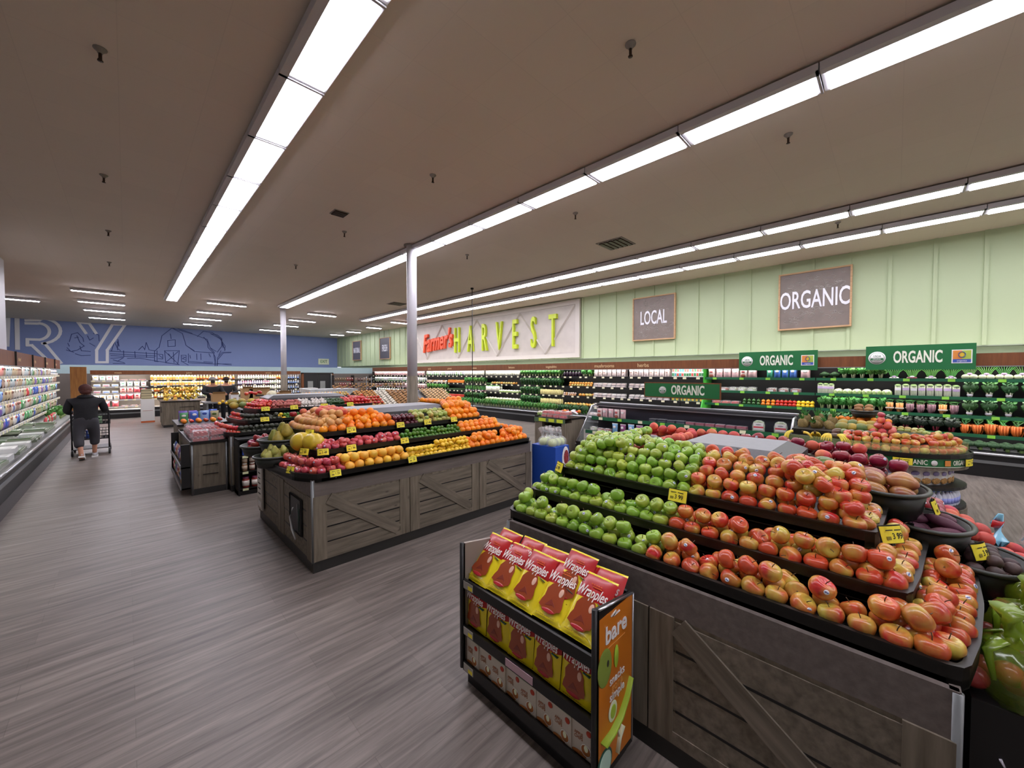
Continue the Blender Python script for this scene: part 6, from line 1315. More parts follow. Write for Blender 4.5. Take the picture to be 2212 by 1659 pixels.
for i in range(20): put('greens', WL_(17.9 + (i // 2) * .3, .22 + .24 * (i % 2), .39), RZL, f'bunch of leafy greens, far well of the left case, {ordn(i + 1)} counted', 'leafy greens in the left case well', 1.2)
link('wood_end_pillar', MB().box(-1.46, -1.06, 21.45, 21.75, 0, 2.0, TANW), label='tan wooden pillar at the far end of the left case', cat='pillar')
# ---- back wall cases -----------------------------------------------------
BY = 21.42
BS = (.42, .70, .96, 1.22, 1.46)
CW = mat('case_inner_warm', '#a89a8c', .5)
case('far refrigerated meat case left of the banana stand', (-.98, BY), 0, 1.62, BS, mat('white_shelf_lip', '#c9c8c8'), PALETAG, None, (1.69, 1.875), depth=1.1, rim=.34, tags=10, watts=CASEW * 2.2, signs=((.75, 'meat', .1),), inner=CW)
case('far refrigerated juice case behind the banana stand', (.64, BY), 0, 3.0, BS[1:], BLACKM, PALETAG, None, (1.69, 1.875), tags=6, watts=CASEW * 2, signs=((1.3, 'juice', .1),), inner=CW)
case('far refrigerated bottle case left of the dark doors', (3.64, BY), 0, 2.75, BS[1:], BLACKM, PALETAG, None, (1.69, 1.875), tags=6, watts=CASEW * 2, signs=((1.3, 'drinks', .1),), inner=CW)
def bfill(k, xa, xb, z, place, **kw): fill(k, xa, xb, lambda u, b_, up: (u, BY + .56 + b_, z + up), 0, place, f'{ITEMS[k][1]}s {place}', **kw)
for lev, ks in enumerate((('deli', 'meat'), ('delib', 'deli'), ('delib', 'cheeser'), ('deli', 'cheeser'), ('cheeser', 'meat'))):
    z = BS[::-1][lev]; nm = ('top', 'second', 'third', 'fourth', 'lowest')[lev]
    bfill(ks[0], -.94, -.2, z, f'{nm} shelf of the meat case, left half', s=1.15, depth=1); bfill(ks[1], -.2, .6, z, f'{nm} shelf of the meat case, right half', s=1.15, depth=1)
for lev, z in enumerate(BS[:0:-1]):
    nm = ('top', 'second', 'third', 'lowest')[lev]; p = f'{nm} shelf of the juice case'; q = f'{nm} shelf of the bottle case'
    bfill(('juicec', 'juicec', 'juiceo', 'juiceo')[lev], .7, 2.2, z, p + ' left half', gap=1.0); bfill(('juiceo', 'juicec', 'juiceo', 'juicew')[lev], 2.2, 3.6, z, p + ' right half', gap=1.0)
    bfill(('juicew', 'juicep', 'juicew', 'juicew')[lev], 3.7, 5.0, z, q + ' left half'); bfill(('juiceo', 'juicew', 'juicew', 'juiced')[lev], 5.0, 5.7, z, q + ' middle'); bfill('juiced', 5.7, 6.35, z, q + ' right end')
# dark swing doors and shelving right of them
t = empty('swing_doors', (6.55, 21.9, 0), 'pair of dark swing doors with small windows at the back', 'door')
link('frame', MB().box(-.08, 0, 0, .2, 0, 1.8, BROWNW).box(1.42, 1.5, 0, .2, 0, 1.8, BROWNW).box(-.08, 1.5, 0, .2, 1.74, 1.8, DARK).box(1.36, 1.42, -.01, .1, 0, 1.74, STEEL), t)
for i in range(2):
    d = link('door_leaf', MB().box(.02 + i * .68, .68 + i * .68, .05, .1, 0.02, 1.74, mat('door_black', '#17181a', .4)), t); link('window', MB().box(.20 + i * .62, .46 + i * .62, .045, .05, .95, 1.35, mat('door_window_grey', '#8d918d', .3)), d)
t = empty('dry_goods_shelf', (7.98, 21.7, 0), 'dark steel shelving of packaged goods right of the swing doors', 'shelving')
for u in (0, 1.1, 2.15): link('upright', MB().box(u, u + .03, 0, .4, 0, 1.66, DARK), t)
for z in (.5, .78, 1.06, 1.34, 1.62): link('shelf', MB().box(0, 2.2, 0, .4, z - .02, z, DARK), t)
for z, nm in ((.5, 'lowest'), (.78, 'fourth'), (1.06, 'third'), (1.34, 'second')):
    fill('bchip', 8.05, 9.1, lambda u, b_, up: (u, 21.78, z), 0, f'{nm} shelf of dark shelving, left bay'); fill('bread', 9.15, 10.15, lambda u, b_, up: (u, 21.78, z), 0, f'{nm} shelf of dark shelving, right bay')
t = empty('wire_rack', (8.2, 17.6, 0), 'grey wire rack of bread in front of the dark shelving', 'rack')
for x, y in ((0, 0), (1.9, 0), (0, .5), (1.9, .5)): link('post', MB().tube([(x, y, 0), (x, y, 1.6)], .012, GREYM, 6), t)
for z in (.35, .75, 1.12, 1.5):
    s = MB(); [s.tube([(0, q * .1, z), (1.9, q * .1, z)], .005, GREYM, 4) for q in range(6)]; [s.tube([(q * .12, 0, z), (q * .12, .5, z)], .004, GREYM, 4) for q in range(17)]; link('wire_shelf', s, t)
for z, nm in ((.36, 'lowest'), (.76, 'third'), (1.13, 'second')): fill('bread', 8.28, 10.05, lambda u, b_, up: (u, 17.75, z), 0, f'{nm} shelf of the wire bread rack')
# ---- low black cooler in front of the right cases ------------------------
KY0, KY1 = 1.08, 4.72; KL = KY1 - KY0
t = empty('low_cooler', (6.62, KY1, 0), 'long low black open cooler of bagged salads behind the green apples', 'cooler', None, (0, 0, RZR))
K_ = Matrix(((0, 0, 1, 0), (1, 0, 0, 0), (0, 1, 0, 0), (0, 0, 0, 1)))
link('base', MB().box(0, KL, 0, 1.7, 0, .26, BLACKM).box(0, KL, 0, .05, .26, .34, BLACKM), t)
link('centre_wall', MB().box(0, KL, .86, .98, .26, 1.02, mat('cooler_inner', '#25262e', .35)), t)
link('top_rail', MB().box(0, KL, .80, 1.04, 1.02, 1.09, mat('cooler_rail', '#3a3b3e', .3)).box(0, KL, .79, .80, 1.03, 1.045, STEEL).tube([(0, .92, 1.10), (KL, .92, 1.10)], .018, STEEL, 6), t)
for d0, z in ((.58, .80), (.34, .53)):
    s = link('shelf', MB().box(.02, KL - .02, d0, .86, z - .02, z, BLACKM).box(.02, KL - .02, d0 - .015, d0, z - .05, z + .02, GREENL), t)
    g = MB(); [g.box(.2 + i * .45, .29 + i * .45, d0 - .02, d0 - .015, z - .045, z + .01, LIMETAG if i % 2 else PALETAG) for i in range(8)]; link('shelf_tags', g, s)
for u in (0, KL - .02):
    link('end_glass', MB().prism([(.02, .26), (.80, .26), (.80, 1.05), (.62, 1.05)], u, u + .012, GLASS, K_), t); link('end_frame', MB().tube([(u, 0, .28), (u, .60, 1.05), (u, .92, 1.07)], .018, STEEL, 6), t)
WK = world((6.62, KY1), RZR)
def kfill(k, a, b, lev, place, **kw): dz = ((.64, .80), (.40, .53), (.16, .26))[lev]; fill(k, a, b, lambda u, b_, up: WK(u, dz[0] + b_, dz[1] + up), RZR, place, f'{ITEMS[k][1]}s in the low cooler', **kw)
kfill('pinkbag', .1, .8, 0, 'upper shelf of the low cooler'); kfill('packg', 1.3, 2.0, 0, 'upper shelf of the low cooler', depth=0); kfill('packp', 2.0, 3.0, 0, 'upper shelf of the low cooler'); kfill('salad2', 3.0, 3.6, 0, 'upper shelf of the low cooler')
kfill('clampk', .1, .6, 1, 'middle shelf of the low cooler'); kfill('tall', .6, 1.3, 1, 'middle shelf of the low cooler'); kfill('salad1', 2.3, 3.55, 1, 'middle shelf of the low cooler'); kfill('clampk', .1, 2.0, 2, 'bottom of the low cooler', depth=1); kfill('salad1', 2.2, 3.5, 2, 'bottom of the low cooler'); kfill('salad2', 1.4, 2.1, 1, 'middle shelf of the low cooler')
g = green_sign((7.6, 2.97, 1.42), RZR, 1.42, .27, 'green ORGANIC sign standing on a post above the low cooler', .17, False, True, .8)
link('post', MB().tube([(0, .015, -.15), (0, .015, -.32)], .012, BLACKM, 8), g)
# ---- round organic island ------------------------------------------------
ox, oy = 6.78, .05; orr = .66
arcp = [(ox + .62, 1.02), (ox + orr, .45)] + [(ox + orr * math.cos(a), oy + orr * math.sin(a)) for a in [-(i) * PI / 20 for i in range(21)]] + [(ox - orr, .45), (ox - .62, 1.02)]
arcp = arcp[::-1]       # from the back left round the near end to the back right
t = empty('round_organic_island', (ox, oy, 0), 'rounded island with green ORGANIC band, water bottles and nut bags on its shelves', 'display island')
loc = [(x - ox, y - oy) for x, y in arcp]
link('kickboard', MB().prism(offset(loc, .06), 0, .10, MATS['kickboard']), t); link('cabinet', MB().prism(loc, .10, .235, WOODX).prism(offset(loc, .30), .235, .72, BLACKM), t)
for z in (.235, .46): link('shelf', MB().prism(offset(loc, .01), z, z + .03, BLACKM), t)
link('wood_band', MB().prism(loc, .685, .72, WOODX), t)
bd = MB().band(offset(loc, -.01), .72, .82, .02, GREENS).band(offset(loc, -.011), .722, .728, .02, CREAM); link('green_band', bd, t)
link('tray', MB().prism(offset(loc, -.02), .82, .845, BLACK).band(offset(loc, -.03), .82, .865, .012, BLACK), t); link('clear_guard', MB().band(offset(loc, .005), .865, .955, .004, mat('lime_guard', '#d9f0a8', .1, alpha=.13, spec=.8)), t)
link('fruit_bed', MB().prism(offset(loc, .15), .845, .93, BLACK).prism(offset(loc, .30), .93, 1.0, BLACK), t)
def on_arc(deg, r, z): a = math.radians(deg); return T((r) * math.cos(a), (r) * math.sin(a), z, rz=a + PI / 2)
lb = MB()
for deg, w_ in ((198, 0), (238, 1), (268, 1)):
    text('ORGANIC', .062, CREAM, on_arc(deg, orr + .014, .772) @ Matrix.Diagonal((1, 1, 1.2, 1)), lb, .001, .014, .8); 
for deg in (216, 256): lb.lathe([(.03, 0), (.03, .002)], 16, WHITE, on_arc(deg - 3, orr + .012, .77) @ T(rx=PI / 2))
for deg in (224,): lb.box(-.03, .03, -.003, 0, -.03, .03, MATS['logo_orange'], on_arc(deg, orr + .014, .77))
link('band_lettering', lb, t)
for i, (deg, pr_) in enumerate(((190, '3 99'), (247, '2 49'))):
    a = math.radians(deg); price_tag((ox + (orr + .035) * math.cos(a), oy + (orr + .035) * math.sin(a), .775), a + PI / 2, f'yellow price tag on the green band of the round island, {("left", "right")[i]} one', w=.16, h=.075, price=pr_, tilt=0)
for z, k, nm, rr_, n in ((.49, 'nuts', 'upper shelf of the round island', .52, 12), (.265, 'water', 'lower shelf of the round island', .57, 24)):
    for i in range(n):
        a = math.radians(172 + i * 130 / n); p = (ox + rr_ * math.cos(a), oy + rr_ * math.sin(a), z); put(k, p, a + PI / 2, f'{ITEMS[k][1]}, {nm}, {ordn(i + 1)} from the left', f'{ITEMS[k][1]}s on the round island', .96, .04)
OI = 'the round organic island'
def oi(x, y): return 'gala' if (y < .1 and x > 6.95) else 'red'
fr = smooth(arcp, .05)
for d_, z, l_, kp in ((.05, .845, 'front row', 1), (.12, .875, 'second row', 1), (.09, .925, 'raised row', .95), (.18, .94, 'third row', 1), (.24, .965, 'fourth row', .95), (.16, .985, 'upper row', .85)):
    fruit_row(fr, d_, z, lambda x, y: None if y > .42 and x < 6.5 else ('grapefruit' if z < .85 and x < 6.9 and False else oi(x, y)), OI, l_, kp, start=.02 * kp)
for i, (dx, dy, dz) in enumerate([(a * .085 - .17, b * .085 - .1, 0) for a in range(5) for b in range(3)] + [(a * .085 - .12, b * .085 - .06, .065) for a in range(4) for b in range(2)] + [(-.08, 0, .13), (.01, 0, .13), (.09, .0, .13), (.0, .0, .195)]):
    fruit('peach' if i % 2 else 'pink', (ox - .12 + dx, .12 + dy, 1.04 + dz), f'peach or apple in the peaked heap on the round island, {ordn(i + 1)} counted upward', 'peaked heap on the round island')
def tropical(k, x, y, z, lab): fruit(k, (x, y, z), lab, 'tropical fruit on the organic island')
for i in range(9): tropical('pine', 6.75 + .16 * (i % 3) , .62 + .15 * (i // 3), 1.03 + .03 * (i % 3), f'brown pineapple behind the bananas on the organic island, {ordn(i + 1)} counted')
for i in range(5): tropical('banana', 6.20 + .02 * (i % 2), .95 - .12 * i, .93, f'hand of bananas at left of the round organic island, {ordn(i + 1)} from the left')
for i in range(12): tropical('greenmango', 6.30 + .12 * (i // 6), .52 - .07 * (i % 6), .96 + .05 * (i // 6), f'green mango beside the bananas on the organic island, {ordn(i + 1)} counted')
for i in range(8): tropical('papgreen', 6.55 + .15 * (i // 4), .48 - .09 * (i % 4), 1.06 + .03 * (i // 4), f'green papaya below the pineapples, {ordn(i + 1)} counted')
for i in range(9): tropical('orange', 7.05 + .08 * (i % 2), .60 - .075 * (i // 1) * .9, 1.12, f'orange behind the papayas on the organic island, {ordn(i + 1)} from the left')
basket(7.12, .30, 1.16, 'coco' if False else 'spud', 'raised dark basket of brown roots behind the peaked heap', 4, 'roots in the raised basket', 'brown root in the raised basket', .16, .14, .08)
# ---- tomato stand --------------------------------------------------------
t = empty('tomato_stand', (6.42, 4.86, 0), 'small wood stand of boxed tomatoes with jars, left of low cooler', 'display stand', None, (0, 0, RZR))
link('cabinet', MB().box(-.72, 0, .25, .7, 0, .76, WOODZ).box(-.72, -.62, 0, .25, 0, .7, WOODZ).box(-.08, .0, 0, .25, 0, .7, WOODZ).box(-.72, 0, 0, .25, 0, .10, DARK).box(-1.0, -.72, .2, .7, 0, .70, WOODZ), t)
link('niche', MB().box(-.62, -.08, .22, .25, .1, .7, BLACKM), t)
for z in (.12, .31, .50): link('shelf', MB().box(-.62, -.08, 0.0, .22, z - .015, z, GREYM), t)
link('price_band', MB().box(-.74, .01, -.01, 0, .70, .79, mat('band_olive', '#4d6648', .5)).box(-.70, -.50, -.014, -.01, .71, .78, mat('lime_tag_yellow', '#c6d63a', .5)).box(-.42, -.27, -.014, -.01, .71, .78, MATS['lime_tag_yellow']).box(-.20, -.04, -.014, -.01, .71, .78, MATS['lime_tag_yellow']).box(-1.0, -.74, .18, .2, .66, .76, MATS['band_olive']), t)
link('top_tray', MB().box(-1.0, .01, .2, .72, .76, .80, BLACK).box(-.74, .01, 0, .2, .79, .80, BLACK), t)
WT = world((6.42, 4.86), RZR)
for z, nm in ((.12, 'bottom'), (.31, 'middle'), (.50, 'upper')): fill('jard', -.60, -.10, lambda u, b_, up: WT(u, .08, z), RZR, f'{nm} shelf of the tomato stand', gap=1.25)
fill('tombag', -.70, -.02, lambda u, b_, up: WT(u, .10 + b_, .80 + up), RZR, 'front of the tomato stand', depth=1, zup=.07); fill('tombag', -.70, -.02, lambda u, b_, up: WT(u, .30, .86), RZR, 'second rank of the tomato stand')
for i in range(16): fruit('tomato' if i % 3 else 'orange', WT(-.62 + .16 * (i % 4), .42 + .1 * (i // 4), .86 + .04 * (i % 2)), f'loose tomato behind the packs on the tomato stand, {ordn(i + 1)} counted', 'loose tomatoes on the tomato stand')
for i in range(6): put('saladbag', WT(-.55 + .12 * i, .36 + .05 * (i % 2), .88), RZR + i, f'silver-grey bag lying over the tomatoes, {ordn(i + 1)} from the left', 'bags over the tomatoes', .8, .4, rx=1.2)
for i in range(5): put('cauli', WT(-.93 + .1 * (i % 3), .3 + .16 * (i // 3), .80), 0, f'white wrapped head at the left of the tomato stand, {ordn(i + 1)} counted', 'wrapped heads on the tomato stand')
# ---- potato and onion island, far --------------------------------------
t = empty('potato_island', (4.75, 10.6, 0), 'far dark slanted island of potatoes and onions behind the column', 'display island')
K2 = Matrix(((0, 0, 1, 0), (1, 0, 0, 0), (0, 1, 0, 0), (0, 0, 0, 1)))
link('cabinet', MB().box(0, 3.3, .05, 1.9, 0, .74, CHAR).box(-.02, 3.32, .0, .06, .70, .78, BLACK), t); link('slanted_bed', MB().prism([(0.03, .74), (.95, 1.18), (1.8, .74)], .02, 3.28, BLACK, K2), t)
n = {}
for i in range(40):
    for j in range(9):
        x = 4.80 + i * .081; y = 10.68 + j * .10; z = .80 + j * .047 + .02 * (i % 2)
        k = 'onion' if i < 8 else ('wonion' if i < 13 else ('spud' if i < 24 else ('onion' if i < 27 else 'gala')))
        if 24 <= i < 28: continue
        if i >= 28: k = None
        if k is None:
            put('egg', (x, y, z - .01), 0, f'pale cream potato right of the column, {ordn(i - 27)} file, {ordn(j + 1)} up', 'cream potatoes right of the column', 1.15); continue
        n[k] = n.get(k, 0) + 1
        fruit(k, (x, y, z + .02), f"{KINDS[k]['lab']} on the slanted far island, {ordn(i + 1)} file, {ordn(j + 1)} up", f"{KINDS[k]['lab']}s on the slanted far island")
t = empty('squash_table', (3.55, 11.6, 0), 'far low table of squash and yams left of the potato island', 'display table')
link('cabinet', MB().box(0, 1.35, 0, 1.2, 0, .8, CHAR).box(-.03, 1.38, -.03, 1.23, .8, .83, BLACK), t)
for i in range(15):
    for j in range(6):
        x = 3.6 + i * .088; y = 11.66 + j * .12; k = ('squ', 'sweet', 'spud')[0] if i > 7 and j > 2 else None
        if j < 3: fruit('sweet' if i > 6 else 'onion', (x, y, .88 + .05 * j), f'orange-pink yam at the front of the squash table, {ordn(i + 1)} file, {ordn(j + 1)} rank', 'yams on the squash table')
        elif j < 5: put('squ', (x, y, .92 + .05 * j), 0, f'yellow-orange squash on the squash table, {ordn(i + 1)} file, {ordn(j + 1)} rank', 'squash on the squash table', .9)
t = empty('bread_table', (4.55, 14.6, 0), 'far low table covered with a grey plastic sheet', 'table')
link('cabinet', MB().box(0, 2.2, 0, .9, 0, .95, CHAR), t); link('plastic_sheet', MB().box(-.02, 1.7, -.02, .92, .95, 1.18, mat('plastic_grey', '#b9bcbb', .3, noise=(8, .2, (1, 1, 1)))), t)
for i in range(26): fruit('spud', (4.75 + .09 * (i % 20) + .6, 14.5 + .1 * (i // 20), 1.23 + .03 * (i % 3)), f'pale brown root heaped on the grey far table, {ordn(i + 1)} from the left', 'roots on the grey far table')
# ---- banana stand and boxes near the back --------------------------------
t = empty('banana_stand', (.80, 16.7, 0), 'wood-sided stand heaped with yellow bananas near the back', 'display stand')
link('cabinet', MB().box(0, .95, 0, 1.3, .08, .82, WOODZ).box(.02, .93, .02, 1.28, 0, .08, MATS['kickboard']), t); g = MB()
for i in range(4): link('dark_groove', MB().box(.42, .8, -.012, 0, .25 + i * .13, .262 + i * .13, BLACKM), t)
link('dark_handle_hole', MB().box(-.012, 0, .55, .75, .45, .65, BLACKM), t); link('top_tray', MB().box(-.03, .98, -.03, 1.33, .82, .85, BLACK), t)
for j in range(8):
    for i in range(7):
        z = .90 + .04 * (j % 2) + .055 * min(j, 5); fruit('banana', (.86 + i * .135 + .05 * (j % 2), 16.76 + j * .13, z), f'yellow banana hand on the banana stand, {ordn(j + 1)} rank back, {ordn(i + 1)} from left', 'bananas heaped on the banana stand')
t = empty('carton_stack', (.34, 18.9, 0), 'stack of pale cartons on white stand left of bananas', 'cartons')
link('white_stand', MB().box(0, .36, 0, .34, .06, .84, WHITE).box(0.0, .36, 0, .34, 0, .06, mat('orange_base', '#c9622c', .5)).box(.05, .31, -.004, 0, .42, .44, mat('faint_print', '#c8a9a0', .5)), t)
for i in range(4): link('carton', MB().box(.02, .30, .02, .3, .84 + i * .09, .925 + i * .09, mat('carton_yellowish', '#cfc49a', .6)).box(.02, .30, .018, .02, .86 + i * .09, .875 + i * .09, DARK), t)
link('black_top', MB().box(-.02, .62, .0, .42, 1.22, 1.26, BLACKM), t)
t = empty('dark_fixture', (1.72, 9.9, 0), 'dark open fixture of blue bags behind the tomato island', 'display stand')
link('frame', MB().box(0, 1.6, 0, .05, 0, .95, BLACKM).box(0, 1.6, 0, .8, .92, .97, BLACKM).box(0, .05, 0, .8, 0, .92, BLACKM).box(0, 1.6, 0, .8, 0, .45, WOODZ), t)
t = empty('green_bag_table', (.66, 9.3, 0), 'low dark table of bright bags behind strawberry stand', 'display table')
link('cabinet', MB().box(0, .75, 0, 1.1, 0, .78, WOODZ).box(-.02, .77, -.02, 1.12, .78, .81, BLACK), t)
for i in range(12): fruit('tomato' if i % 2 else 'orange', (.75 + .11 * (i % 6), 9.42 + .16 * (i // 6), .85), f'orange-red fruit pack behind the strawberry stand, {ordn(i + 1)} counted', 'fruit behind the strawberry stand')
for i in range(8): put('cheeseb' if i % 3 else 'cheeseg', (.78 + .16 * (i % 4), 9.85 + .2 * (i // 4), .81), 0, f'blue snack bag behind the strawberry stand, {ordn(i + 1)} counted', 'blue bags behind the strawberry stand', .9, .3)
# cardboard boxes on the work table and plastic crates
t = empty('work_table', (1.75, 15.6, 0), 'grey work table with cardboard boxes where two workers stand', 'table')
link('table_top', MB().box(0, 3.4, 0, .9, .78, .82, GREYM), t)
for x in (.05, 3.3): link('leg', MB().box(x, x + .05, .05, .85, 0, .78, GREYM), t)
for i, (x, w_, h) in enumerate(((2.15, .34, .26), (2.58, .22, .22), (2.95, .30, .42), (3.3, .62, .38), (4.1, .4, .24), (4.6, .4, .16))):
    link('cardboard_box', MB().box(-w_ / 2, w_ / 2, -.18, .18, 0, h, CAR if i != 1 else WHITE).box(-w_ * .2, w_ * .2, -.184, -.18, h * .35, h * .5, DARK if i in (3,) else CAR).quad((-w_ / 2, -.18, h), (w_ / 2, -.18, h), (w_ / 2, -.26, h + .07), (-w_ / 2, -.26, h + .07), CAR), None, (x, 16.0, .82), label=f'cardboard box on the grey work table, {ordn(i + 1)} from the left', cat='box', group='boxes on the work table')
for i in range(3): link('plastic_crate', MB().box(-.3, .3, -.2, .2, 0, .17, mat('crate_white', '#c9c8c2', .5)).box(-.26, .26, -.204, -.2, .05, .12, GREYM), None, (5.35, 17.3, .62 + i * .18), label=f'pale plastic crate by the back column, {("lowest", "middle", "top")[i]} of its stack', cat='crate', group='pale crates by the back column')
link('crate_dolly', MB().box(4.9, 5.8, 17.0, 17.6, 0, .62, GREYM), label='grey block under the pale plastic crates', cat='dolly')
# ================================================================== people
def skinned(name, pts, edges, radii, m, parent=None, sub=2, root=0):
    me = bpy.data.meshes.new(name); me.from_pydata(pts, edges, []); me.update(); me.materials.append(m)
    o = bpy.data.objects.new(name, me); COL.objects.link(o)
    md = o.modifiers.new('skin', 'SKIN'); sk = me.skin_vertices[0].data
    for i, r_ in enumerate(radii): sk[i].radius = r_ if isinstance(r_, tuple) else (r_, r_); sk[i].use_root = (i == root)
    sm = o.modifiers.new('sub', 'SUBSURF'); sm.levels = sub; sm.render_levels = sub
    bpy.context.view_layer.update(); dg = bpy.context.evaluated_depsgraph_get(); nm = bpy.data.meshes.new_from_object(o.evaluated_get(dg))
    for p in nm.polygons: p.use_smooth = True
    bpy.data.objects.remove(o); o = bpy.data.objects.new(name, nm); COL.objects.link(o)
    if parent: o.parent = parent
    return o
SKIN = mat('skin', '#b98468', .55); JACK = mat('black_jacket', '#141519', .8, noise=(20, .2, (1, 1, 1))); PANT = mat('charcoal_pants', '#38383d', .85); HAIRR = mat('auburn_hair', '#4a2019', .7, noise=(60, .3, (1, 1, .3))); SHOE = mat('pale_sneaker', '#b9b9bd', .6); SOLE = mat('white_sole', '#e9e9e6', .6)
def hand(cx, cy, cz, m, parent, side):
    b = [(cx, cy, cz), (cx, cy + .05, cz + .01)]; pts = list(b); ed = [(0, 1)]; rad = [(.018, .03), (.022, .036)]
    for f in range(4):
        x = cx + (f - 1.5) * .02; i = len(pts); pts += [(x, cy + .09, cz + .012), (x, cy + .115, cz - .012), (x, cy + .10 - .004 * abs(f - 1), cz - .032)]; ed += [(1, i), (i, i + 1), (i + 1, i + 2)]; rad += [.009, .0085, .0075]
    i = len(pts); pts += [(cx - side * .035, cy + .035, cz - .01), (cx - side * .03, cy + .07, cz - .03)]; ed += [(0, i), (i, i + 1)]; rad += [.010, .009]
    return skinned('hand', pts, ed, rad, m, parent, 1)
P = empty('person', (-.60, 11.75, 0), 'shopper in black jacket and grey cropped pants pushing a cart, seen from behind', 'person')
# body: pelvis, spine, neck, head, arms forward to the cart handle, legs mid-stride
pts = [(0, 0, .84), (0, .03, 1.02), (0, .05, 1.20), (0, .06, 1.27), (0, .08, 1.35), (0, .09, 1.43), (-.19, .05, 1.20), (-.27, .06, .98), (-.20, .24, .93), (.19, .05, 1.20), (.27, .10, 1.0), (.24, .30, .95),
       (-.10, -.02, .78), (-.10, -.08, .45), (-.06, -.28, .09), (-.06, -.20, .05), (.10, .0, .78), (.11, .12, .46), (.10, .14, .10), (.10, .24, .05)]
ed = [(0, 1), (1, 2), (2, 3), (3, 4), (4, 5), (2, 6), (6, 7), (7, 8), (2, 9), (9, 10), (10, 11), (0, 12), (12, 13), (13, 14), (14, 15), (0, 16), (16, 17), (17, 18), (18, 19)]
rad = [(.12, .09), (.12, .09), (.12, .08), (.05, .05), (.07, .08), (.065, .075), .045, .036, .028, .045, .036, .028, .07, .05, .036, .032, .07, .05, .036, .032]
rad[6] = rad[9] = .028
skinned('body', pts, ed, rad, SKIN, P)
skinned('jacket', [(0, 0, .70), (0, .01, .86), (0, .02, 1.06), (0, .04, 1.20), (0, .055, 1.27), (-.21, .05, 1.19), (-.265, .06, .99), (-.215, .22, .935), (.21, .05, 1.19), (.265, .10, 1.0), (.245, .28, .955)], [(0, 1), (1, 2), (2, 3), (3, 4), (3, 5), (5, 6), (6, 7), (3, 8), (8, 9), (9, 10)], [(.185, .155), (.185, .15), (.185, .14), (.165, .12), (.075, .075), .08, .068, .05, .08, .068, .05], JACK, P)
skinned('cropped_pants', [(0, 0, .92), (0, 0, .76), (-.10, -.02, .68), (-.105, -.08, .45), (-.09, -.20, .25), (.10, .0, .68), (.11, .11, .46), (.105, .13, .25)], [(0, 1), (1, 2), (2, 3), (3, 4), (1, 5), (5, 6), (6, 7)], [(.178, .14), (.178, .14), .105, .084, .076, .105, .084, .076], PANT, P)
h = MB().blob(.098, .10, .105, HAIRR, .03, 5, 2, 20, 14, c=(0, .075, 1.43)).blob(.085, .075, .06, HAIRR, .05, 6, 3, 16, 10, c=(0, .04, 1.375)); link('hair', h, P); link('collar', MB().blob(.125, .085, .06, JACK, c=(0, .05, 1.265), nu=18, nv=12), P)
fc = MB().blob(.018, .02, .018, SKIN, c=(0, .178, 1.41)).blob(.022, .012, .03, SKIN, c=(-.085, .09, 1.41)).blob(.022, .012, .03, SKIN, c=(.085, .09, 1.41)).blob(.008, .005, .006, INK, c=(-.03, .168, 1.43)).blob(.008, .005, .006, INK, c=(.03, .168, 1.43)).box(-.02, .02, .165, .168, 1.375, 1.38, mat('lip', '#8a4a44')); link('face', fc, P)
for sx, x, y, z in (('left', -.06, -.20, .04), ('right', .10, .22, .0)):
    rot = .35 if sx == 'left' else 0
    s = MB().blob(.045, .12, .05, SHOE, c=(0, 0, .055), nu=16, nv=9).box(-.044, .044, -.12, .12, 0, .028, SOLE).blob(.045, .04, .05, SHOE, c=(0, -.06, .08)); o = link('sneaker', s, P, (x, y, z)); o.rotation_euler = (-rot, 0, 0)
hand(-.20, .26, .935, SKIN, P, -1); hand(.245, .31, .955, SKIN, P, 1)
C = empty('shopping_cart', (-.56, 12.45, 0), 'black two-tier shopping cart pushed by the shopper', 'shopping cart'); CB = mat('cart_black', '#1b1b1e', .45)
for x in (-.27, .27):
    link('side_frame', MB().tube([(x, -.34, .96), (x, -.30, .90), (x, -.26, .12), (x, .35, .14)], .016, CB, 8).tube([(x, -.28, .55), (x, .38, .60)], .012, CB, 6).tube([(x, -.28, .86), (x, .38, .82), (x, .36, .6)], .012, CB, 6), C)
    for y in (-.27, .34): link('wheel', MB().lathe([(.055, -.016), (.065, -.01), (.065, .01), (.055, .016)], 16, CB, T(x, y, .066, ry=PI / 2)).tube([(x, y, .07), (x, y, .14)], .012, GREYM, 6), C)
link('handle', MB().tube([(-.28, -.36, .955), (.28, -.36, .955)], .018, CB, 8), C)
def basket_mesh(z0, z1):
    m = MB()
    for q in range(11): u = -.26 + q * .052; m.tube([(u, -.27, z1), (u, -.26, z0), (u, .34, z0), (u, .36, z1)], .004, CB, 4)
    for q in range(4): z = z0 + (z1 - z0) * q / 3; m.tube([(-.26, -.27, z), (.26, -.27, z), (.26, .36, z), (-.26, .36, z), (-.26, -.27, z)], .005, CB, 4)
    for q in range(9): v = -.25 + q * .07; m.tube([(-.26, v, z1), (-.26, v, z0), (.26, v, z0), (.26, v, z1)], .004, CB, 4)
    return m
link('upper_basket', basket_mesh(.66, .85), C); link('lower_basket', basket_mesh(.34, .52), C); link('lower_tray', MB().box(-.26, .26, -.26, .34, .13, .145, CB), C)
for i, (k, x, y, z) in enumerate((('juicew', -.44, 12.35, .345), ('cheeseb', -.58, 12.4, .345), ('cheeseg', -.45, 12.3, .67), ('bread', -.6, 12.3, .67), ('juiced', -.68, 12.4, .345))): put(k, (x, y, z), 0, ('milk bottle in the lower cart basket', 'blue pack in the lower cart basket', 'green pack in the upper cart basket', 'bread bag in the upper cart basket', 'dark bottle in the lower cart basket')[i], None, .8)
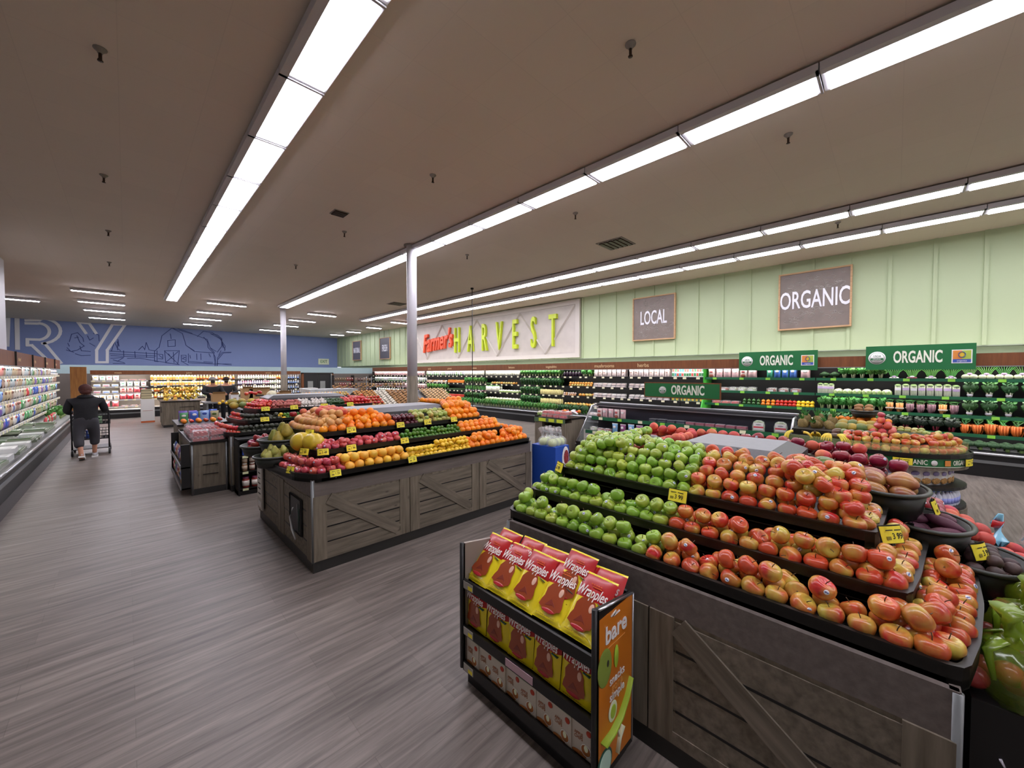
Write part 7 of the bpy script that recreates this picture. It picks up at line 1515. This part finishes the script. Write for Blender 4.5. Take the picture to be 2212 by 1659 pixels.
def worker(x, y, lab, capm, hair, face_y, lean, arm):
    P = empty('person', (x, y, 0), lab, 'person')
    pts = [(0, 0, .9), (0, 0, 1.10), (0, lean * .3, 1.30), (0, lean * .5, 1.38), (0, lean * .6, 1.46), (0, lean * .6, 1.54), (-.2, lean * .3, 1.30), (-.26, lean * .4 - .1, 1.08), (-.18 + arm, lean * .4 - .33, 1.06), (.2, lean * .3, 1.30), (.27, lean * .4 - .1, 1.08), (.2 + arm, lean * .4 - .33, 1.06), (-.1, 0, .85), (-.1, 0, .48), (-.1, 0, .09), (-.1, -.1, .04), (.1, 0, .85), (.1, 0, .48), (.1, 0, .09), (.1, -.1, .04)]
    rad = [(.11, .09), (.11, .08), (.11, .07), (.05, .05), (.07, .08), (.065, .075), .045, .036, .028, .045, .036, .028, .07, .05, .036, .032, .07, .05, .036, .032]
    skinned('body', pts, ed, rad, SKIN, P)
    skinned('black_shirt', [(0, 0, .78), (0, 0, 1.04), (0, lean * .3, 1.29), (-.21, lean * .3, 1.28), (-.27, lean * .4 - .1, 1.08), (-.2 + arm, lean * .4 - .28, 1.06), (.21, lean * .3, 1.28), (.28, lean * .4 - .1, 1.08), (.22 + arm, lean * .4 - .28, 1.06)], [(0, 1), (1, 2), (2, 3), (3, 4), (4, 5), (2, 6), (6, 7), (7, 8)], [(.18, .14), (.175, .13), (.17, .12), .078, .065, .045, .078, .065, .045], JACK, P)
    skinned('trousers', [(0, 0, .98), (0, 0, .84), (-.1, 0, .78), (-.1, 0, .48), (-.1, 0, .12), (.1, 0, .78), (.1, 0, .48), (.1, 0, .12)], [(0, 1), (1, 2), (2, 3), (3, 4), (1, 5), (5, 6), (6, 7)], [(.17, .13), (.17, .13), .105, .08, .065, .105, .08, .065], mat('dark_trousers', '#202228', .8), P)
    hy = lean * .6
    link('hat' if capm else 'hair', MB().blob(.092, .098, .085, capm or hair, .02, 4, 1, 16, 10, c=(0, hy + .008, 1.56)), P)
    link('face_mask', MB().blob(.062, .03, .05, BLACKM, c=(0, hy - .072, 1.475)).blob(.008, .005, .006, INK, c=(-.028, hy - .094, 1.535)).blob(.008, .005, .006, INK, c=(.028, hy - .094, 1.535)), P)
    for s in (-1, 1):
        link('shoe', MB().blob(.045, .12, .05, BLACKM, c=(s * .1, -.04, .05)), P); hand(s * .2 + arm, lean * .4 - .44, 1.04, SKIN, P, s)
    return P
worker(2.10, 16.75, 'worker in grey knit hat and black mask bending over the boxes, left one', mat('grey_knit', '#8f8a86', .9), None, 1, -.12, .12)
worker(2.52, 16.95, 'worker in black with dark hair behind the boxes, right one', None, mat('dark_hair', '#2a1e1a', .8), 1, .0, -.14)
